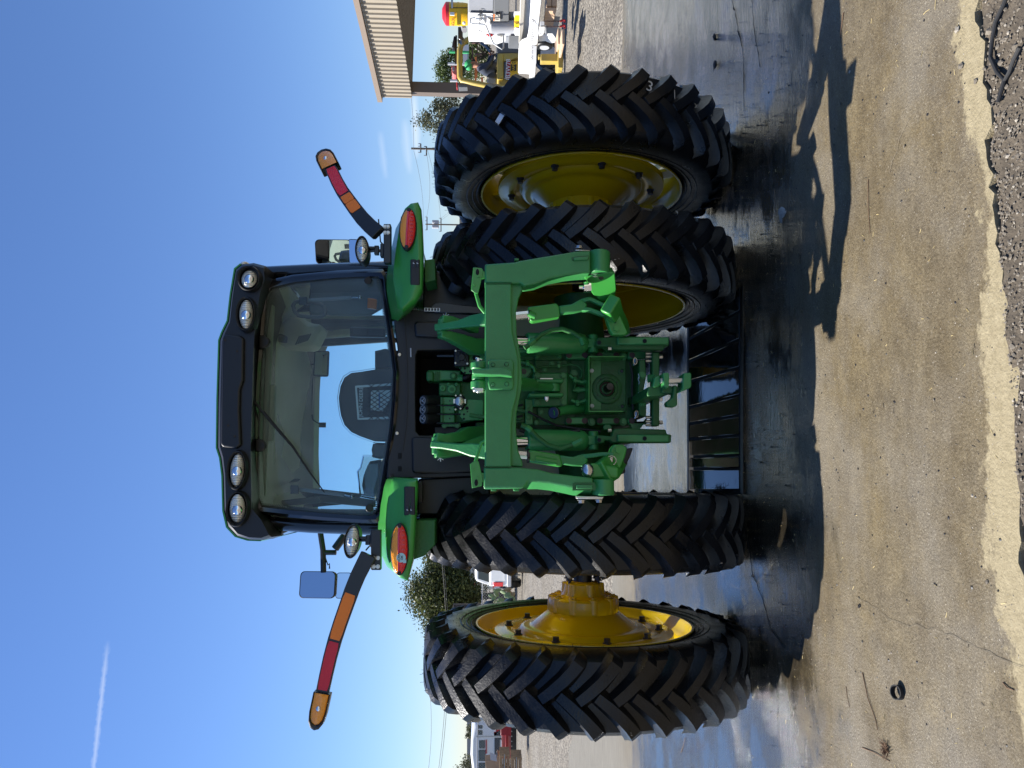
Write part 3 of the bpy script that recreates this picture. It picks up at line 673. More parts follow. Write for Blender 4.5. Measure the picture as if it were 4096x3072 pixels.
mid = yw(scl(win, .5), -.002); mb.add(ringv+mid+[cv], [(k, (k+1) % n, (k+1) % n+n, k+n) for k in range(n)]+[(k+n, (k+1) % n+n, 2*n) for k in range(n)])
build('rear_window', mb, 'rear_glass', cab, smooth=80)
# dotted ceramic border of the rear window
mb = MB(); b0, b1 = yw(scl(win, 1.0), .009), yw(scl(win, .980, .982), .009); mb.add(b0+b1, [(k, (k+1) % n, (k+1) % n+n, k+n) for k in range(n)])
build('window_border', mb, 'ink', cab, smooth=0)
mb = MB()
for i in range(n):
    a, b = win[i], win[(i+1) % n]; ln = math.hypot(a[0]-b[0], a[1]-b[1]); m_ = max(1, int(ln/9))
    for k in range(m_):
        t = (k+.5)/m_; v, y = a[0]+(b[0]-a[0])*t, a[1]+(b[1]-a[1])*t
        for j, (f, sz) in enumerate(((.977, .0042), (.970, .0034), (.963, .0026))):
            if j == 1: v2, y2 = v+(b[0]-a[0])/m_/2, y+(b[1]-a[1])/m_/2
            else: v2, y2 = v, y
            q = yw(scl([(v2, y2)], f, f+.003), .008)[0]; mb.add([q+Vector((sz, 0, 0)), q+Vector((0, 0, sz)), q-Vector((sz, 0, 0)), q-Vector((0, 0, sz))], [(0, 1, 2, 3)])
o = build('window_border_dots', mb, 'ink', cab, smooth=0); o['kind'] = 'stuff'
# pillars and rest of the cab frame
def tubep(name, pts, r, m, par, n=10, sm=60): return build(name, MB().tube(pts, r, n), m, par, smooth=sm)
for sg in (-1, 1):
    tubep('pillar', [(sg*.735, -.20, 2.86), (sg*.76, -.20, 2.5), (sg*.765, -.24, 2.02), (sg*.74, -.24, 1.80)], [.042, .042, .05, .06], 'black_gloss', cab)
    tubep('pillar', [(sg*.70, .55, 2.86), (sg*.745, .55, 2.4), (sg*.74, .55, 1.6)], .03, 'black_plastic', cab)
    tubep('pillar', [(sg*.60, 1.28, 2.84), (sg*.66, 1.36, 2.3), (sg*.62, 1.42, 1.5)], .04, 'black_plastic', cab)
    mb = MB(); g = []
    for z in (2.84, 2.6, 2.3, 2.0, 1.7):
        for yy in (-.18, .2, .6, 1.0, 1.28): g.append((sg*(.735+.035*math.sin((2.9-z)*1.6)-.10*max(0, (yy-.2))**1.6), yy, z))
    mb.add(g, [(r*5+c_, r*5+c_+1, r*5+c_+6, r*5+c_+5) for r in range(4) for c_ in range(4)]); build('side_window', mb, 'glass', cab, smooth=60)
mb = MB(); mb.loft([[(-.60, 1.26, 2.88), (-.3, 1.30, 2.88), (.3, 1.30, 2.88), (.60, 1.26, 2.88)], [(-.63, 1.36, 2.2), (-.3, 1.42, 2.2), (.3, 1.42, 2.2), (.63, 1.36, 2.2)], [(-.6, 1.42, 1.6), (-.3, 1.48, 1.6), (.3, 1.48, 1.6), (.6, 1.42, 1.6)]], cap=False, close=False); build('windshield', mb, 'glass', cab, smooth=80)
mb = MB(); mb.box((0, 1.28, 2.905), (1.3, .08, .07)); build('windshield_header', mb, 'black_plastic', cab, bevel=.01)
# headliner
mb = MB(); hl = []
for yy, zz in ((-.24, 2.822), (-.1, 2.85), (.1, 2.885), (.45, 2.90), (.8, 2.885), (1.05, 2.88), (1.24, 2.868)):
    hl.append([(-.72, yy, zz-.12), (-.66, yy, zz-.03), (-.56, yy, zz), (-.2, yy, zz+.012), (.2, yy, zz+.012), (.56, yy, zz), (.66, yy, zz-.03), (.72, yy, zz-.12)])
mb.loft(hl, cap=False, close=False); build('headliner', mb, 'headliner', cab, smooth=60)
mb = MB(); mb.box((-.02, -.14, 2.815), (1.15, .05, .035)); mb.box((-.1, -.1, 2.80), (.34, .05, .05)); build('headliner_rail', mb, 'trim_beige', cab, bevel=.01)
mb = MB(); mb.px([(1085, 1345), (1110, 1300), (1150, 1262), (1205, 1262), (1235, 1290), (1290, 1295), (1245, 1385), (1120, 1380)], .35, .25); build('overhead_console', mb, 'trim_beige', cab, bevel=.03)
mb = MB(); mb.px([(1095, 1343), (1120, 1333), (1150, 1345), (1145, 1372), (1110, 1366)], .335, .03); build('radio_panel', mb, 'trim_grey', cab, bevel=.01)
mb = MB()
for k in range(6): mb.px([(1180+k*9, 1378-k*3), (1184+k*9, 1378-k*3), (1200+k*9, 1344-k*2), (1196+k*9, 1344-k*2)], .34, .01)
for k in range(7): mb.px([(1152+k*6, 1932-k*1), (1155+k*6, 1932-k), (1180+k*4, 1915), (1177+k*4, 1915)], .7, .01)
build('air_vent_slats', mb, 'trim_grey', cab, smooth=0)
# right inner door trim, left trim, added sky cover
mb = MB(); mb.px([(1090, 1340), (1090, 1300), (1250, 1325), (1545, 1290), (1545, 1335), (1260, 1352)], 1.0, .06); build('pillar_trim', mb, 'trim_beige', cab, bevel=.015)
mb = MB(); mb.px([(1240, 1262), (1330, 1272), (1480, 1268), (1560, 1220), (1560, 1300), (1240, 1325)], .95, .04); build('door_trim', mb, 'trim_grey', cab, bevel=.02)
mb = MB(); mb.px([(1270, 1985), (1275, 2010), (1500, 2030), (1500, 1993)], .9, .05); mb.px([(1050, 2010), (1270, 1985), (1280, 2012), (1060, 2030)], .5, .05); build('pillar_trim', mb, 'trim_grey', cab, bevel=.01)
mb = MB(); mb.px([(1255, 1128), (1240, 1180), (1235, 1255), (1330, 1262), (1480, 1262), (1535, 1230), (1530, 1118), (1380, 1116)], .28, .03); build('sky_cover_panel', mb, 'sky_cover_grey', cab, bevel=.02)  # panel added to hide bright sky in the right side window
# cab interior: interior mirror, monitors, struts, handle, seat
mb = MB(); c0 = P(1286, 1455, 1.15); mb.box(c0, (.205, .03, .118)); build('interior_mirror', mb, 'trim_grey', cab, bevel=.02, seg=3)
mb = MB(); mb.box(c0-Vector((0, .0165, 0)), (.18, .003, .095)); build('mirror_glass', mb, 'mirror', cab, bevel=.001)
tubep('mirror_stem', [P(1245, 1458, 1.2), P(1262, 1456, 1.16)], .008, 'trim_grey', cab)
mb = MB(); mb.px([(1399, 1308), (1399, 1346), (1540, 1350), (1545, 1312)], .8, .03); build('display_monitor', mb, 'black_plastic', cab, bevel=.008)
mb = MB(); mb.px([(1412, 1314), (1412, 1336), (1465, 1338), (1466, 1315)], .796, .003); mb.px([(1473, 1315), (1473, 1338), (1530, 1341), (1532, 1317)], .796, .003); build('display_screen', mb, 'button_face', cab, smooth=0)
mb = MB(); mb.px([(1275, 1308), (1276, 1332), (1304, 1330), (1303, 1306)], 1.0, .02); mb.px([(1318, 1305), (1319, 1330), (1336, 1329), (1336, 1304)], 1.0, .02); build('visor_clip', mb, 'grey_light', cab, bevel=.004)
for nm, a, b, c_ in (('gas_strut', (1215, 1203), (1405, 1190), (1440, 1189)), ('gas_strut', (1195, 1957), (1376, 1980), (1408, 1986))):
    s_ = build(nm, MB().cyl(P(*a, -.20), P(*b, -.22), .011, n=12), 'grey_paint', cab); m2 = MB(); m2.cyl(P(*b, -.22), P(*c_, -.23), .005, n=8); m2.ell(P(*c_, -.23), (.011, .011, .011)); build('strut_rod', m2, 'steel', cab)
mb = MB(); mb.px([(1195, 1187), (1195, 1218), (1227, 1218), (1227, 1187)], -.25, .02); build('strut_bracket', mb, 'ink', cab, bevel=.003)
mb = MB(); mb.px([(1161, 1940), (1161, 1976), (1193, 1976), (1193, 1940)], -.25, .02); build('strut_bracket', mb, 'ink', cab, bevel=.003)
hp = [(1180, 1208), (1205, 1204), (1240, 1206), (1275, 1214), (1295, 1224), (1302, 1245), (1297, 1262), (1275, 1270), (1235, 1268), (1195, 1262), (1178, 1246), (1172, 1222), (1180, 1208), (1205, 1204)]
tubep('grab_handle', [P(v, y, .0) for v, y in hp], .013, 'trim_grey', cab, 10, 80)
mb = MB(); mb.px([(1470, 1190), (1468, 1232), (1505, 1236), (1507, 1196)], .1, .03); build('side_marker_lamp', mb, 'orange_film', cab, bevel=.006)
# seat with paper wrapped net pocket
so_ = [(1358, 1626), (1355, 1590), (1362, 1545), (1378, 1510), (1405, 1492), (1445, 1487), (1500, 1478), (1620, 1470), (1640, 1770), (1500, 1766), (1440, 1745), (1405, 1728), (1378, 1700), (1364, 1662)]
mb = MB(); cs_ = (1480, 1620)
def seat_ring(k, Y): return [P(cs_[0]+(v-cs_[0])*k, cs_[1]+(y-cs_[1])*k, Y) for v, y in so_]
mb.loft([seat_ring(.86, .20), seat_ring(.97, .215), seat_ring(1.0, .26), seat_ring(.98, .36), seat_ring(.85, .40)]); seat = build('seat', mb, 'seat_cloth', cab, smooth=60)
mb = MB(); mb.loft([seat_ring(1.03, .21), seat_ring(1.055, .26), seat_ring(1.02, .38)], cap=False); build('seat_wrap', mb, 'plastic_wrap', cab, smooth=60)
mb = MB()
for q in ([(1420, 1545), (1427, 1545), (1437, 1675), (1430, 1678)], [(1421, 1543), (1600, 1530), (1600, 1540), (1424, 1551)], [(1431, 1672), (1600, 1664), (1600, 1675), (1433, 1679)]): mb.px(q, .196, .003)
build('seat_card', mb, 'decal_white', cab, smooth=0)
mb = MB(); mb.px([(1484, 1562), (1482, 1640), (1530, 1646), (1560, 1600), (1580, 1560)], .197, .002); build('seat_leaflet', mb, 'decal_white', cab, smooth=0)
mb = MB(); mb.px([(1514, 1572), (1515, 1632), (1520, 1632), (1520, 1572)], .194, .002); build('leaflet_stripe', mb, 'blue_print', cab, smooth=0)
text('seat_lettering', 'JOHN DEERE', P(1444, 1607, .19), .034, 'decal_white', cab)
mb = MB()
for k in range(9):
    for a, b in (((1470, 1535+k*18), (1600, 1625+k*18)), ((1470, 1700-k*18), (1600, 1610-k*18))):
        y1 = b[1]; 
        pts = [(a[0]+(b[0]-a[0])*t/6, a[1]+(b[1]-a[1])*t/6) for t in range(7)]; pts = [q for q in pts if 1520 < q[1] < 1690]
        if len(pts) > 1: mb.tube([P(v, y, .188) for v, y in pts], .0022, 4)
build('seat_net', mb, 'net', cab, smooth=0)
for nm, pts, Y, m_ in (('armrest', [(1500, 1404), (1500, 1478), (1600, 1480), (1600, 1404), (1540, 1395)], .35, 'seat_cloth'), ('armrest', [(1492, 1775), (1486, 1800), (1492, 1830), (1520, 1836), (1600, 1830), (1600, 1770)], .3, 'trim_grey'),
                   ('jump_seat', [(1470, 1862), (1480, 1845), (1520, 1838), (1580, 1850), (1580, 1990), (1500, 1992), (1455, 1975), (1448, 1940), (1455, 1900)], .45, 'trim_grey')):
    mb = MB(); cc = (sum(p[0] for p in pts)/len(pts), sum(p[1] for p in pts)/len(pts))
    mb.loft([[P(cc[0]+(v-cc[0])*k, cc[1]+(y-cc[1])*k, Y+dy) for v, y in pts] for k, dy in ((.8, -.03), (.97, 0), (1, .05), (.9, .15))]); build(nm, mb, m_, cab, smooth=60)
mb = MB(); wp = [(1452, 1820), (1440, 1870), (1428, 1885), (1432, 1920), (1440, 1990), (1500, 2000), (1530, 1900), (1530, 1820)]
mb.loft([[P(1490+(v-1490)*k, 1900+(y-1900)*k, .30+dy) for v, y in wp] for k, dy in ((.55, -.08), (.9, -.05), (1, 0), (1.02, .2))]); build('seat_wrap', mb, 'plastic_wrap', cab, smooth=25)
mb = MB(); mb.tube([P(1248, 1660, 1.1), P(1250, 1678, 1.1), P(1268, 1690, 1.1), P(1276, 1694, 1.1)], .005, 6); mb.box(P(1290, 1700, 1.1), (.038, .02, .05)); build('camera_stalk', mb, 'black_plastic', cab, bevel=.004)
mb = MB(); mb.box((0, .66, 1.45), (1.24, 1.3, .9)); build('cab_floor', mb, 'trim_beige', cab, bevel=.03)

# rear wiper, hinges
mb = MB(); mb.tube([yw([(985, 1578)], -.06)[0], yw([(1000, 1590)], -.05)[0], yw([(1030, 1622)], -.045)[0], yw([(1090, 1697)], -.04)[0], yw([(1180, 1800)], -.035)[0]], [.012, .012, .008, .006, .004], 8)
wip = build('wiper_arm', mb, 'black_plastic', TR)
mb = MB(); mb.tube([yw([(1055, 1645)], -.022)[0], yw([(1170, 1785)], -.022)[0], yw([(1240, 1890)], -.018)[0], yw([(1298, 1970)], -.014)[0]], [.005, .007, .006, .003], 6); build('wiper_blade', mb, 'rubber_dull', wip)
mb = MB(); mb.px([(950, 1540), (960, 1520), (1000, 1512), (1006, 1560), (1005, 1600), (975, 1605), (955, 1585)], -.44, .05); build('wiper_motor', mb, 'black_plastic', TR, bevel=.012)
for v, y in ((1035, 1781), (1050, 1366)):
    mb = MB(); q = [(v-16, y-26), (v+5, y-26), (v+24, y-14), (v+30, y), (v+24, y+14), (v+5, y+26), (v-16, y+26)]; mb.px(q, Yw(v, y)-.045, .035); build('window_hinge', mb, 'black_plastic', TR, bevel=.008)
for v, y in ((1478, 2032), (1472, 1122)):
    mb = MB(); mb.cyl(yw([(v, y)], -.03)[0], yw([(v, y)], .02)[0], .022, n=20); build('window_latch', mb, 'ink', TR, bevel=.003)
# side frame brackets by the window corners
for pts in ([(1090, 1112), (1092, 1088), (1150, 1088), (1152, 1112), (1120, 1118)], [(1482, 1056), (1530, 1060), (1568, 1075), (1568, 1090), (1484, 1080)], [(1020, 2060), (1060, 2075), (1105, 2070), (1128, 2068), (1128, 2085), (1070, 2095), (1030, 2080)], [(1430, 2100), (1520, 2102), (1535, 2125), (1450, 2118), (1425, 2110)]):
    build('frame_bracket', MB().px(pts, -.20, .05), 'black_plastic', TR, bevel=.006)

# roof
rear_o = [(1062, 1064), (1015, 1052), (970, 1058), (945, 1078), (928, 1180), (916, 1285), (894, 1330), (882, 1362), (875, 1600), (873, 1790), (886, 1830), (895, 1900), (899, 2040), (914, 2105), (950, 2143), (1000, 2158), (1052, 2160), (1086, 2148), (1050, 2085), (1010, 2040), (1006, 1800), (1012, 1600), (1018, 1400), (1026, 1290), (1048, 1160), (1068, 1110)]
rc = (960, 1600)
def rr_(k, kv, Y): return [P(rc[0]+(v-rc[0])*kv, rc[1]+(y-rc[1])*k, Y) for v, y in rear_o]
a0 = rr_(.985, .92, -.47); a1 = rr_(1, 1, -.44); base = rr_(1, 1, -.40)
def shift(r, Y, kx=1, dz=0): return [Vector((p.x*kx, Y, p.z+dz+(.085 if p.z < 2.875 and Y > .3 else 0))) for p in r]
mb = MB(); mb.loft([a0, a1, base, shift(base, -.2, 1.01, .0), shift(base, .4, 1.02, .015), shift(base, 1.0, .98, .0), shift(base, 1.42, .90, -.05)], cap=True)
roof = build('roof', mb, 'black_plastic', TR, smooth=40)
top = [q for q in rear_o[2:17]]
def green_ring(r, Y, kx, dz=0):
    u = [Vector((p.x*kx, Y, p.z+dz)) for p in r]; return u
topw = [P(v, y, -.40) for v, y in top]
def strip(Y, kx, dz, th=.022):
    a = [Vector((p.x*kx, Y, p.z+dz+.004)) for p in topw]; b = [Vector((p.x*kx*1.008, Y, p.z+dz+th)) for p in reversed(topw)]; return a+b
mb = MB(); mb.loft([strip(-.405, 1, 0, .012), strip(-.36, 1.004, .002, .018), strip(-.1, 1.010, .008, .022), strip(.5, 1.016, .012, .03), strip(1.2, .98, .0, .04)]); build('roof_cap', mb, 'green', roof, smooth=45)
mb = MB(); mb.px([(888, 1352), (896, 1336), (960, 1342), (975, 1352), (973, 1520), (960, 1560), (958, 1640), (964, 1780), (945, 1795), (890, 1788), (880, 1775), (884, 1600)], -.492, .06); build('roof_door', mb, 'black_plastic', roof, bevel=.012, seg=3)
for v, y in ((900, 1360), (948, 1405), (912, 1702), (938, 1745)): build('roof_screw', MB().cyl(P(v, y, -.496), P(v, y, -.488), .006, n=10), 'ink', roof)
def lamp(v, y, Y, hw_, hh, tilt, par, name='work_light', yawr=0, back=True):
    c = P(v, y, Y); M = rz(yawr) @ ry(tilt); 
    mb = MB(); n_ = 40; rings = []
    for k, dy in ((1.0, .10), (1.12, .03), (1.13, .0), (1.10, -.012), (1.0, -.010), (.97, .004)): rings.append([c+M @ Vector((hw_*k*math.cos(2*math.pi*j/n_), dy, hh*k*math.sin(2*math.pi*j/n_))) for j in range(n_)])
    mb.loft(rings, cap=True); o = build(name, mb, 'black_plastic', par, smooth=50, loc=c)
    return o, c, M
def lens(v, y, Y, hw_, hh, tilt, par, yawr=0):
    c = P(v, y, Y); M = rz(yawr) @ ry(tilt); mb = MB(); n_ = 40; rings = []
    for k, dy in ((1.0, .006), (.9, -.004), (.7, -.012), (.45, -.017), (.2, -.020), (.02, -.021)): rings.append([c+M @ Vector((hw_*k*math.cos(2*math.pi*j/n_), dy, hh*k*math.sin(2*math.pi*j/n_))) for j in range(n_)])
    mb.loft(rings, cap=True); return build('lamp_lens', mb, 'lamp_lens', par, smooth=70, loc=c)
def bulb(v, y, Y, r, par):
    c = P(v, y, Y); mb = MB(); mb.lathe([(0, r), (-.012, r*.95), (-.016, r*.6), (-.018, .001)], c, 20, ax='y'); build('lamp_reflector', mb, 'chrome', par, smooth=60)
for v, y, hw_, hh, ti, yr, Yl in ((947, 1880, .090, .037, .02, 0, -.505), (948, 2036, .080, .042, .05, -.25, -.50), (983, 1256, .084, .038, -.03, 0, -.505), (996, 1113, .062, .044, -.12, .4, -.50)):
    mb = MB(); c = P(v, y, Yl); n_ = 40; M = ry(ti); rings = []      # bezel pod round the lamp
    for k, dy in ((1.42, .06), (1.38, .012), (1.24, -.012), (1.12, -.008), (1.04, .02)): rings.append([c+M @ Vector((hw_*(1+(k-1)*.55)*math.cos(2*math.pi*j/n_), dy, hh*k*1.1*math.sin(2*math.pi*j/n_))) for j in range(n_)])
    mb.loft(rings, cap=False); build('lamp_pod', mb, 'black_plastic', roof, smooth=60)
    lens(v, y, Yl+.004, hw_*.98, hh*.98, ti, roof, yr); bulb(v+2, y+4, Yl-.014, .026, roof)
for v, y in ((1003, 2122), (980, 1068)):
    mb = MB(); c = P(v+(4 if y > 1500 else 4), y+(14 if y > 1500 else 4), -.30); mb.ell(c, (.035, .07, .03), 20, 10); build('side_lamp', mb, 'lamp_lens', roof, smooth=60)
mb = MB()
for pts in ([(1000, 2090), (1040, 2150), (1078, 2158), (1118, 2140), (1190, 2108), (1180, 2090), (1110, 2105), (1050, 2080)],): mb.px(pts, -.18, .5)
build('roof_side_fairing', mb, 'black_gloss', roof, bevel=.02)
mb = MB(); mb.px([(968, 1074), (1000, 1052), (1050, 1062), (1115, 1082), (1112, 1100), (1040, 1092), (985, 1098)], -.18, .5); build('roof_side_fairing', mb, 'black_plastic', roof, bevel=.02)

# ------------------------------------------------------------------ black rear wall of the cab
YP = -.44
mb = MB(); mb.px([(1572, 1500), (1590, 1400), (1570, 1240), (1700, 1240), (1940, 1262), (1940, 1400), (1672, 1401), (1664, 1420), (1662, 1560), (1664, 1725), (1678, 1741), (1940, 1741), (1940, 1905), (1680, 1912), (1545, 1912), (1560, 1740), (1572, 1640)], YP, .05)
rw = build('rear_panel', mb, 'black_plastic', TR, bevel=.006)
for pts in ([(1645, 1752), (1648, 1885), (1660, 1895), (1960, 1890), (1960, 1758), (1660, 1748)], [(1655, 1292), (1660, 1345), (1760, 1350), (1760, 1285), (1670, 1282)]): build('panel_cover', MB().px(pts, YP-.03, .05), 'black_plastic', rw, bevel=.018, seg=3)
mb = MB(); mb.px([(1608, 1245), (1616, 1246), (1628, 1420), (1632, 1560), (1626, 1700), (1612, 1800), (1604, 1800), (1618, 1700), (1624, 1560), (1620, 1420)], YP-.006, .008); build('panel_seam', mb, 'ink', rw, smooth=0)
for v, y in ((1598, 1418), (1588, 1733), (1585, 1258), (1567, 1903)): build('panel_screw', MB().cyl(P(v, y, YP-.008), P(v, y, YP+.01), .010, n=14), 'zinc' if 1300 < y < 1800 else 'ink', rw, bevel=.002)
mb = MB(); mb.px([(1640, 1392), (1645, 1392), (1646, 1428), (1641, 1428)], YP-.006, .01); build('panel_clip', mb, 'grey_light', rw)
for y0, y1 in ((1812, 1835), (1865, 1885)):
    build('panel_slot', MB().px([(1592, y0), (1592, y1), (1606, y1), (1606, y0)], YP-.005, .01), 'pit_black', rw)
mb = MB(); q0 = [P(1660, 1395, YP+.03), P(1660, 1745, YP+.03), P(2000, 1745, YP+.03), P(2000, 1395, YP+.03)]; q1 = [p+Vector((0, .34, 0)) for p in q0]; mb.add(q0+q1, [(4, 5, 6, 7), (0, 4, 5, 1), (1, 5, 6, 2), (3, 7, 4, 0), (2, 6, 7, 3)]); build('panel_recess', mb, 'pit_black', rw, smooth=0)
# dark wheel-house sides under the fenders
for sg, pts in ((-1, [(1672, 1915), (1668, 2060), (1745, 2060), (1960, 2000), (1960, 1900)]), (1, [(1690, 1240), (1695, 1090), (1742, 1080), (1960, 1140), (1960, 1262)])): build('wheel_house', MB().px(pts, -.36, .4), 'black_plastic', TR, bevel=.01)
for sg, pts in ((-1, [(1672, 1925), (1672, 2010), (1690, 2010), (1690, 1925)]), (1, [(1724, 1224), (1742, 1210), (1940, 1228), (1940, 1255), (1735, 1250)])): build('panel_rail', MB().px(pts, -.46, .06), 'black_metal', TR, bevel=.004)
mb = MB(); mb.px([(1697, 1231), (1697, 1245), (1760, 1246), (1760, 1232)], -.463, .002); dl = build('warning_decal', mb, 'decal_white', TR, smooth=0)
mb = MB(); 
for k in range(5): mb.px([(1701+k*12, 1233), (1701+k*12, 1243), (1708+k*12, 1243), (1708+k*12, 1233)], -.4645, .002)
build('decal_print', mb, 'ink', dl, smooth=0)
mb = MB(); mb.px([(1690, 1955), (1785, 1980), (1850, 1960), (1880, 1925), (1760, 1930)], -.34, .02); build('mud_shield', mb, 'trim_grey', TR, bevel=.004)

# ------------------------------------------------------------------ fenders, lamps, warning arms, mirrors
FL = [(1577, 1909), (1671, 1913), (1673, 1950), (1667, 2060), (1663, 2124), (1655, 2242), (1632, 2324), (1601, 2312), (1565, 2285), (1542, 2234), (1534, 2163), (1536, 2085), (1542, 2018), (1554, 1948), (1564, 1918)]
s_ = .4821
FRr = [(966, 1180), (985, 1040), (1010, 900), (1040, 750), (1080, 690), (1130, 655), (1190, 645), (1215, 700), (1228, 860), (1235, 1060), (1232, 1250), (1225, 1390), (1170, 1480), (1060, 1555), (1010, 1530), (985, 1400), (966, 1280)]
FR = [(1100+a*s_, 500+b*s_) for a, b in FRr]
def fender(o_px, lab):
    Y0 = -.66; cx = (sum(p[0] for p in o_px)/len(o_px), sum(p[1] for p in o_px)/len(o_px)); base = [P(v, y, Y0) for v, y in o_px]; c3 = P(*cx, Y0)
    def ring(k, Y, dz=0, dx=0): return [Vector((c3.x+(p.x-c3.x)*k+dx, Y+(max(0, p.z-c3.z-.01)*1.1 if Y < -.6 else 0), c3.z+(p.z-c3.z)*k+dz)) for p in base]
    mb = MB(); mb.loft([ring(.62, Y0-.040), ring(.90, Y0-.035), ring(.965, Y0-.028), ring(.99, Y0-.014), ring(1.0, Y0+.01), ring(1.0, -.45, .05), ring(.98, -.2, .10), ring(.96, .15, .12), ring(.94, .5, .06), ring(.9, .75, -.05)])
    o = build('fender', mb, 'green', TR, smooth=50, label=lab); return o
fl = fender(FL, 'left fender with a round pale sticker on its tail light'); fr = fender(FR, 'right fender in shade')
def tail(c_px, half_len, half_h, tilt, par, flip):
    Y = -.700; c = P(*c_px, Y); M = ry(tilt); mb = MB(); n_ = 48; mm = 14
    rings = []; 
    mb.cur = 2; rings = [[c+M @ Vector((half_len*k*math.cos(2*math.pi*j/n_), dy, half_h*kk*math.sin(2*math.pi*j/n_))) for j in range(n_)] for k, kk, dy in ((1.03, 1.07, .03), (1.03, 1.07, -.006), (.985, .95, -.010))]
    mb.loft(rings, cap=False)
    # dome lens split into amber top, red band and red bottom
    vs = []; zz = []; prev = None
    zs = [-1, -.95, -.85, -.7, -.5, -.3, -.12, -.05, .17, .24, .4, .6, .78, .9, .97, 1]
    rows = []
    for zf in zs:
        w_ = math.sqrt(max(0, 1-zf*zf)); row = []
        for j in range(21):
            xf = -1+2*j/20; x = xf*w_; dome = .020*math.sqrt(max(0, 1-(x*x*.98)-(zf*zf*.98))); row.append(c+M @ Vector((x*half_len*.985, -.008-dome-(.003 if -.05 <= zf <= .17 else 0), zf*half_h*.95)))
        rows.append(row)
    for i in range(len(rows)-1):
        zc = (zs[i]+zs[i+1])/2; mb.cur = 0 if zc > .2 else (1 if zc > -.08 else 3); mb.add(rows[i]+rows[i+1], [(j, j+1, j+22, j+21) for j in range(20)])
    o = build('tail_light', mb, ['amber', 'red_band', 'ink', 'red_lens'], par, smooth=50)
    for sx in (-1, 1):
        q = c+M @ Vector((sx*half_len*.93, -.012, 0)); build('lens_screw', MB().cyl(q, q+Vector((0, -.010, 0)), .011, n=16), 'ink', par, bevel=.002)
    mb = MB(); n_ = 9
    for j in range(n_):
        x = (-.75+1.5*j/(n_-1)); h = .8*math.sqrt(1-x*x); 
        q = c+M @ Vector((x*half_len, -.027, -.48*half_h)); mb.box(q, (.004, .004, half_h*.5*h), M)
    build('lens_rib', mb, 'red_band', par, smooth=0)
tail((1598.5, 2196.5), .127, .044, -.02, fl, 1); tail((1632, 917.5), .112, .044, .035, fr, 1)
stk = MB(); c = P(1604, 2231, -.738); stk.cyl(c, c+Vector((0, .02, 0)), .023, n=28); stk.box(c+Vector((-.018, .01, -.018)), (.016, .018, .016)); build('round_sticker', stk, 'decal_cyan', fl)
text('sticker_lettering', 'SCAN', P(1596, 2231, -.7395), .0155, 'ink', fl); text('sticker_lettering', 'OK', P(1608, 2231, -.7395), .0155, 'ink', fl)
def panel(v0, v1, y0, y1, par, yb):
    Y = -.700; mb = MB(); mb.px([(v0, y0), (v0, y1), (v1, y1-2), (v1, y0)], Y, .03); build('switch_panel', mb, 'black_plastic', par, bevel=.006, seg=3)
    for k in (0, 1):
        va = v0+9+k*15; build('switch_button', MB().px([(va, yb), (va, yb+26), (va+11, yb+26), (va+11, yb)], Y-.004, .02), 'button_face', par, bevel=.003)
        mb = MB(); q = (va+5, yb+(9 if yb < 1500 else 14)); mb.px([(q[0]-3, q[1]-2), (q[0]-3, q[1]+4), (q[0]+3, q[1]+4), (q[0]+3, q[1]+2), (q[0]-1, q[1]+2), (q[0]-1, q[1]-2)], Y-.0055, .003); build('switch_symbol', mb, 'decal_white', par, smooth=0)
panel(1616, 1661, 1946, 2062, fl, 2024); panel(1641, 1680, 1036, 1142, fr, 1042)
# inner mud-guard skirts under the fenders
for pts in ([(1655, 2124), (1652, 2240), (1695, 2225), (1740, 2180), (1742, 2080), (1665, 2080)], [(1696, 1010), (1700, 1040), (1738, 1035), (1742, 1120), (1700, 1130)]): build('fender_skirt', MB().px(pts, -.55, .5), 'green_shaded', TR, bevel=.006)
# work lights on brackets
for side, (v, y), hl, hh, stem, br in ((0, (1408, 2165), .083, .0385, [(1438, 2160), (1465, 2160), (1490, 2160)], [(1483, 2120), (1483, 2281), (1523, 2281), (1523, 2120)]),
                                       (1, (1448, 999), .073, .035, [(1476, 1004), (1500, 1002), (1530, 1004)], [(1534, 895), (1534, 1050), (1563, 1050), (1563, 895)])):
    Yl = -.62; o, c, M = lamp(v, y, Yl, hl*.95, hh*.95, .10 if side == 0 else -.03, TR); lens(v, y, Yl-.004, hl*.93, hh*.92, .10 if side == 0 else -.03, o); bulb(v+2, y+3, Yl-.02, .022, o)
    mb = MB(); mb.tube([P(q[0], q[1], Yl+.02) for q in stem], .010, 8); q = P(*stem[1], Yl+.02); mb.box(q+Vector((0, 0, -.01)), (.05, .03, .025)); mb.box(q+Vector((.012, 0, .02)), (.012, .04, .05)); mb.box(P(*stem[2], Yl+.02), (.07, .05, .02))
    build('lamp_bracket', mb, 'black_metal', TR, bevel=.003)
    b_ = build('arm_bracket', MB().px(br, -.66, .05), 'black_metal', TR, bevel=.004)
    yb0 = 2232 if side == 0 else 907
    for dv, dy in ((12, 0), (12, 34 if side == 0 else 24), (29 if side == 0 else 24, 0), (29 if side == 0 else 24, 34 if side == 0 else 24)): build('bracket_bolt', MB().hexbolt(P(br[0][0]+(dv if side == 0 else dv-6), yb0+dy, -.66), (0, -1, 0), .008, .008), 'zinc', b_)
    mb = MB(); q = P(br[0][0]-8, yb0+12, -.63); mb.tube([P(br[0][0]-20, yb0-30 if side else yb0-30, -.58), P(br[0][0]-12, yb0-40 if side == 0 else yb0+60, -.57), P(br[0][0]+8, yb0-60 if side == 0 else yb0+80, -.58)], .004, 6); build('lamp_cable', mb, 'rubber_dull', TR)
